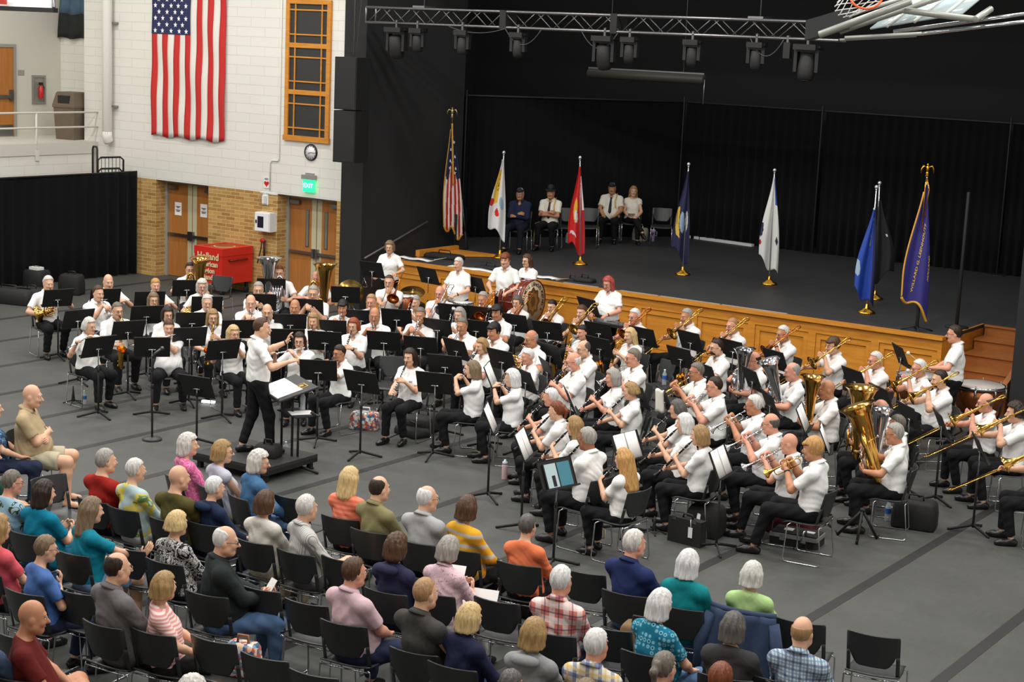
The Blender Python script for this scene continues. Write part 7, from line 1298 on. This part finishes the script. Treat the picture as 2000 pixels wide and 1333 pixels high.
# ------------------------------------------------------------------ audience: head pixel, woman?, hair style, colour, top, legs, glasses, who, extras
C_ = cloth
AUD = [
 (65, 750, 0, 'crop', 'silver', C_('tan', (178, 158, 124)), KHAKI, 0, 'big bald man in tan shirt and khaki shorts', dict(style='none', shorts=True, sandal=True, w=.9, face=-52, act='cross', collar=True)),
 (-14, 775, 1, 'bob', 'grey', blotch('blue_floral', ((0, (44, 70, 104)), (.5, (110, 140, 170)), (.6, (30, 50, 90))), 14), DJEAN, 0, 'woman in blue floral shirt at the left edge', dict(face=-40)),
 (-18, 868, 1, 'short', 'grey', C_('forest', (30, 60, 50)), BLK, 0, 'person in dark green shirt at the left edge', dict(face=-20)),
 (26, 917, 1, 'short', 'salt', blotch('sky_floral', ((0, (150, 186, 206)), (.55, (60, 80, 50)), (.62, (178, 200, 214))), 10), JEAN, 1, 'woman in light blue floral tank top', dict(slv=0., collar=False, yaw=-35, act='phone', skin=1)),
 (89, 937, 1, 'wavy', 'dkbrown', C_('teal', (0, 118, 148)), C_('teal_dark', (0, 84, 110)), 0, 'dark-haired woman in teal T-shirt with shoulder-length hair', dict(hl=.10, yaw=-25, w=.6, collar=False, act='phone')),
 (207, 875, 0, 'short', 'grey', C_('brick', (156, 32, 24)), BLK, 0, 'grey-haired man in rust red long-sleeved shirt', dict(slv=1.9, yaw=-25, collar=False, w=.3)),
 (265, 894, 1, 'short', 'silver', blotch('lemon_floral', ((0, (178, 200, 200)), (.52, (226, 206, 96)), (.62, (120, 160, 100)), (.68, (196, 212, 210))), 6), C_('white_slacks', (200, 200, 196)), 0, 'silver-haired woman in pale blue and yellow floral top', dict(slv=1.5, collar=False, yaw=-20)),
 (369, 846, 1, 'curly', 'silver', blotch('pink_print', ((0, (212, 96, 150)), (.5, (232, 150, 186)), (.6, (206, 80, 140))), 22), C_('slacks_black', (26, 26, 28)), 0, 'curly silver-haired woman in bright pink top', dict(slv=1.6, collar=False, yaw=-30, face=-20)),
 (350, 907, 0, 'crop', 'grey', C_('olive', (84, 78, 38)), BLK, 0, 'bald man in olive green T-shirt', dict(style='none', collar=False, yaw=-28, slv=1.1, w=.3)),
 (436, 859, 1, 'bob', 'dkblonde', C_('lavender', (190, 190, 206)), KHAKI, 1, 'blonde-bobbed woman in sleeveless lavender top', dict(slv=0., collar=False, yaw=-40, face=-12, hl=.06)),
 (420, 929, 1, 'short', 'white', C_('navy_hood', (28, 42, 70)), DJEAN, 0, 'white-haired person in navy hooded jacket at left', dict(hood=True, slv=1.95, collar=False, yaw=-8, dface=-16)),
 (509, 879, 1, 'curly', 'silver', C_('denim_jacket', (66, 106, 146)), JEAN, 2, 'silver-haired woman in light denim jacket', dict(slv=1.9, yaw=-45, face=-18, act='lap', infl=.026)),
 (182, 970, 1, 'long', 'ash', C_('teal2', (8, 124, 146)), C_('denim_shorts', (110, 140, 168)), 0, 'woman with long ash-brown hair in teal T-shirt', dict(collar=False, act='raise', shorts=True, hl=.20, yaw=-2, dface=-22)),
 (347, 997, 1, 'bob', 'blonde', blotch('mono_leaf', ((0, (34, 34, 40)), (.47, (220, 216, 212)), (.56, (40, 40, 46)), (.62, (214, 210, 206))), 16, 2.), BLK, 0, 'blonde-bobbed woman in black and white leaf print', dict(hl=.02, slv=1.3, collar=False)),
 (444, 1026, 0, 'balding', 'white', C_('bottle_green', (34, 42, 42)), JEAN, 1, 'balding white-haired man in dark green jacket', dict(slv=1.95, yaw=-12, act='clap', w=.6, infl=.026, dface=-46)),
 (520, 957, 1, 'bob', 'brown', C_('cream_knit', (212, 208, 198)), KHAKI, 0, 'brown-bobbed woman in cream sweater', dict(hl=.06, slv=1.9, collar=False)),
 (600, 965, 0, 'short', 'silver', stripes('fine_grey', (206, 204, 198), (150, 150, 150), .02, .35, 0), GREYT, 0, 'silver-haired man in fine striped white shirt', dict(slv=1.6, shorts=True, cross=1, act='rest', dface=-30, yaw=20)),
 (685, 911, 1, 'long', 'blonde', stripes('coral_stripe', (226, 112, 86), (238, 140, 112), .05, .5), BLK, 0, 'woman with long straight pale hair in coral top', dict(hl=.14, collar=False, slv=1.)),
 (742, 928, 0, 'balding', 'dkbrown', C_('olive_shirt', (132, 126, 88)), BLK, 0, 'dark-haired balding man in olive khaki shirt', dict(slv=1.6, yaw=-6, w=.3, dface=-18)),
 (836, 947, 0, 'balding', 'white', C_('pale_grey', (172, 172, 174)), BLK, 1, 'white-haired man in light grey dress shirt', dict(slv=1.9, yaw=-35)),
 (915, 967, 1, 'bob', 'brown', stripes('yellow_stripe', (224, 166, 44), (188, 184, 178), .11, .3), BLK, 0, 'brown-bobbed woman in yellow and grey striped shirt', dict(hl=.07, slv=1.5, collar=False, infl=.024, dface=-22, yaw=18)),
 (1032, 1003, 1, 'short', 'dkgrey', C_('orange_knit', (232, 124, 82)), BLK, 0, 'short-haired grey woman in orange sweater', dict(slv=1.9, collar=False)),
 (1241, 1033, 0, 'short', 'silver', C_('navy_polo', (30, 44, 88)), JEAN, 0, 'silver-haired bearded man in navy polo', dict(beard='white', w=.7, yaw=-10, skin=1, dface=-18)),
 (1347, 1073, 1, 'bob', 'white', C_('teal_jacket', (8, 126, 132)), JEAN, 0, 'white-bobbed woman in teal jacket', dict(hl=.09, slv=1.9, infl=.026)),
 (1472, 1096, 1, 'bob', 'silver', C_('mint', (174, 208, 138)), KHAKI, 0, 'silver-bobbed woman in light green top', dict(hl=.06, slv=1.5, collar=False)),
 (777, 1041, 1, 'curly', 'brown', C_('navy_hood2', (40, 42, 70)), DJEAN, 0, 'curly brown-haired person in navy hoodie', dict(hood=True, slv=1.9, collar=False, hl=.05)),
 (880, 1046, 1, 'bob', 'grey', blotch('pink_blouse', ((0, (226, 196, 202)), (.55, (180, 120, 140)), (.58, (230, 204, 208))), 30), C_('white_slacks', (200, 200, 196)), 0, 'grey-bobbed woman in speckled pale pink blouse', dict(hl=.05, slv=1.5, act='phone')),
 (693, 1087, 0, 'short', 'brown', C_('pale_pink', (208, 178, 184)), DJEAN, 2, 'brown-haired man in pale pink polo', dict(w=.6, yaw=-6, skin=1, dface=-20, spread=.24)),
 (832, 1126, 0, 'crop', 'sandy', C_('charcoal_vest', (66, 64, 62)), JEAN, 0, 'cropped sandy-haired man in charcoal fleece vest', dict(slv=.3, w=.5, dface=-18)),
 (922, 1177, 1, 'bob', 'blonde', C_('navy_coat', (26, 32, 60)), DJEAN, 0, 'blonde-bobbed woman in navy jacket', dict(hl=.07, slv=1.95, act='lap', infl=.024, dface=-20)),
 (1098, 1103, 0, 'short', 'white', plaid('red_plaid', (206, 120, 106), ((0, .13, 0, .4, (236, 226, 222)), (1, .13, 0, .4, (236, 226, 222)), (0, .13, .62, .72, (40, 48, 90)), (1, .13, .62, .72, (40, 48, 90)))), DJEAN, 0, 'white-haired man in red and white plaid shirt', dict(slv=1.6, skin=1)),
 (1046, 1206, 1, 'bob', 'dkblonde', C_('heather_hood', (142, 144, 146)), JEAN, 0, 'dark-blonde woman in light grey hoodie', dict(hl=.07, slv=1.95, hood=True, collar=False)),
 (1167, 1226, 0, 'short', 'white', plaid('blue_plaid', (214, 212, 200), ((0, .11, 0, .3, (40, 76, 140)), (1, .11, 0, .3, (40, 76, 140)), (0, .11, .5, .66, (216, 176, 70)), (1, .11, .5, .66, (216, 176, 70)))), DJEAN, 0, 'white-haired man in blue and yellow plaid shirt', dict(slv=1.6, skin=1)),
 (1295, 1150, 1, 'bob', 'white', dots('teal_rings', (20, 112, 140), (120, 180, 196), (14, 80, 110), 22), JEAN, 0, 'white-bobbed woman in teal patterned blouse', dict(hl=.09, w=.8, collar=False, act='lap', dface=-25)),
 (1435, 1195, 1, 'bob', 'dkgrey', C_('charcoal_knit', (58, 57, 57)), BLK, 0, 'grey-bobbed woman in charcoal shawl sweater', dict(hl=.07, slv=1.9, collar=False, infl=.03, w=.4)),
 (1570, 1202, 0, 'crop', 'sandy', plaid('navy_check', (186, 200, 212), ((0, .06, 0, .3, (44, 66, 110)), (1, .06, 0, .3, (44, 66, 110)), (0, .06, .6, .75, (90, 130, 150)), (1, .06, .6, .75, (90, 130, 150)))), DJEAN, 0, 'balding man in blue and white checked shirt', dict(style='bald', slv=1.6, w=.3)),
 (1300, 1271, 1, 'pony', 'salt', C_('violet', (120, 60, 130)), BLK, 0, 'woman with clipped dark ponytail in purple top', dict(collar=False, yaw=-15)),
 (1411, 1292, 0, 'crop', 'auburn', C_('navy_polo', (30, 44, 88)), BLK, 0, 'auburn-cropped head at the bottom edge', dict(style='short')),
 (92, 1044, 1, 'short', 'ash', mat('fabric_heather_blue', (70, 108, 172), .9, bump=.3, bscale=8, var=.2, vscale=40), DJEAN, 1, 'short ash-haired woman in heather blue top', dict(yaw=-5, collar=False, w=.3, act='chin', dface=-25)),
 (230, 1077, 0, 'balding', 'dkbrown', C_('mid_grey', (112, 108, 110)), GREYT, 2, 'balding dark-haired man in grey polo', dict(w=.6, yaw=-8, slv=1.0, dface=-16)),
 (322, 1116, 1, 'bob', 'dkblonde', stripes('rose_stripe', (222, 150, 146), (236, 214, 208), .03, .5), C_('black_shorts', (24, 24, 24)), 0, 'blonde-brown bobbed woman in pink striped top', dict(shorts=True, cross=-1, hl=.06, collar=False, dface=-54, yaw=40)),
 (67, 1170, 0, 'crop', 'grey', C_('maroon', (96, 26, 24)), C_('black_shorts', (24, 24, 24)), 0, 'bald man in dark red T-shirt with bare legs', dict(style='none', shorts=True, collar=False, fig4=-1, yaw=5, w=.6, skin=2, act='lap', dface=-50)),
 (-2, 1003, 1, 'bob', 'dkblonde', C_('salmon', (218, 90, 100)), BLK, 1, 'blonde woman in coral pink top at the left edge', dict(collar=False)),
 (-30, 1180, 0, 'crop', 'grey', C_('slate', (62, 76, 104)), BLK, 0, 'man in slate blue shirt at the bottom left corner', {}),
 (377, 1319, 1, 'curly', 'silver', C_('plum', (70, 40, 66)), BLK, 0, 'curly silver head at the bottom edge', {}),
 (1000, 1306, 1, 'short', 'dkgrey', C_('slate', (62, 76, 104)), BLK, 0, 'dark grey-haired head at the bottom edge', {}),
 (1147, 1322, 0, 'crop', 'ash', C_('olive', (84, 78, 38)), BLK, 0, 'ash-brown head behind the blue and yellow plaid shirt', {}),
]
for i, (hx, hy, fem, st, hc, top, leg, gl, who, ex) in enumerate(AUD):
    X = at(hx, hy, z=1.25)[0]
    q = dict(head=(hx, hy), fem=bool(fem), style=st, hair=hc, gl=gl, top=top, leg=leg, act='rest', seed=300 + i, label=who, group='seated audience')
    q['face'] = max(-6, min(12, (X + 17.5) * .95)) + 3 * math.sin(i * 1.9)
    q['sc'] = (.95 if fem else 1.0) * (1 + .02 * math.sin(i * 2.3)); q['w'] = .2
    q.update(ex); q['fem'] = bool(fem); q['yaw'] = q.get('yaw', 0) * (.6 if q.get('yaw', 0) < 0 else 1)
    if i in (0,): q['sc'] = 1.04
    cf = q['face'] if i < 3 else q['face'] + q.get('dface', 0) * 0; q['face'] = cf + q.get('dface', -6 if i > 3 else 0); put_person(q); PEOPLE.append(q); chair(q['pos'], math.radians(cf), 'charcoal chair of the ' + who, 'audience chairs')
    if 'denim' in who: pass
for px, py, lab in ((500, 1152, 'empty charcoal chair in front of the pink striped woman\'s row gap'), (592, 1180, 'empty charcoal chair left of the pale pink polo man'), (562, 973, 'empty charcoal chair between the denim jacket and striped shirt'), (662, 1095, 'empty charcoal chair just ahead of the pale pink polo man'), (135, 1158, 'empty charcoal chair between bald red-shirt man and heather blue top'),
    (410, 1253, 'empty charcoal chair beside the floral handbag'), (510, 1287, 'empty charcoal chair right of the floral handbag'), (606, 1320, 'empty charcoal chair at the bottom edge left of the vest man'), (241, 1073, 'empty charcoal chair between teal T-shirt woman and leaf print'), (966, 1176, 'empty charcoal chair between navy jacket and red plaid'), (1136, 1120, 'empty charcoal chair right of the red plaid shirt'), (1182, 1230, 'empty charcoal chair ahead of the blue and yellow plaid'), (1560, 1217, 'empty charcoal chair ahead of the checked shirt man'), (1705, 1243, 'lone empty charcoal chair at the end of the row'), (20, 1245, 'empty charcoal chair behind the bald man in dark red'), (1510, 1330, 'empty charcoal chair at the bottom edge beside the charcoal shawl')):
    c = at(px, py, z=.84); a = math.radians(max(-4, min(11, (c[0] + 17.5) * .95))); d = Rz(a) @ np.array([0, .26, 0]); chair((c[0] + d[0], c[1] + d[1], 0), a, lab, 'audience chairs')
c = at(118, 940, z=.84); chair((c[0], c[1], 0), math.radians(-95), 'charcoal chair seen side-on behind the light blue tank top')
# denim jacket hung on the green-top woman's chair
q = next(p for p in PEOPLE if p['label'].startswith('silver-bobbed woman in light green')); t = thing('hanging_jacket', 'blue denim jacket hung over the light green top woman\'s chair', 'jacket', q['pos'], q['a']); DN = mat('jacket_denim', (46, 62, 90), .9, bump=.4, bscale=8, var=.2, vscale=9); B = MB()
G = [[(.29 * u * (1 + .15 * v_), -.275 - .06 * v_ + .055 * u * u - .02 * math.sin(u * 9 + v_ * 4), .87 - .62 * v_) for u in np.linspace(-1, 1, 18)] for v_ in np.linspace(0, 1, 12)]; B.grid(G, 0, .02); B.build('back', DN, t); B = MB(); B.tube([(.29 * u, -.25 + .055 * u * u, .875) for u in np.linspace(-1, 1, 9)], .028); B.build('collar', DN, t)
for s in (-1, 1): B = MB(); B.tube([(s * .28, -.24, .82), (s * .35, -.28, .55), (s * .36, -.27, .28)], [.05, .055, .045]); B.build('sleeve', DN, t)
# papers, phone, programme
for lab, who, off, sz in (('white programme held by the woman in speckled pink blouse', 'grey-bobbed woman in speckled', (-.16, .30, .78), (.11, .15)), ('white folded papers on the lap of the pink blouse woman', 'grey-bobbed woman in speckled', (.18, .30, .66), (.14, .12)), ('dark phone held by the woman in light blue tank top', 'woman in light blue floral', (.05, .42, .84), (.045, .08)), ('folded programme in the dark green jacket man\'s hands', 'balding white-haired man in dark green', (.0, .42, .80), (.05, .09))):
    q = next(p for p in PEOPLE if p['label'].startswith(who)); p = q['w'](off); B = MB(); B.box((-sz[0], -.002, -sz[1]), (sz[0], .002, sz[1]), 0, np.block([[Rz(q['a'] + .3) @ Rx(-.6), p[:, None]], [np.zeros((1, 3)), np.ones((1, 1))]])); ph_ = 'phone' in lab; tag(B.build('phone' if ph_ else 'programme', BLACKP if ph_ else PAPER), lab, 'phone' if ph_ else 'paper')
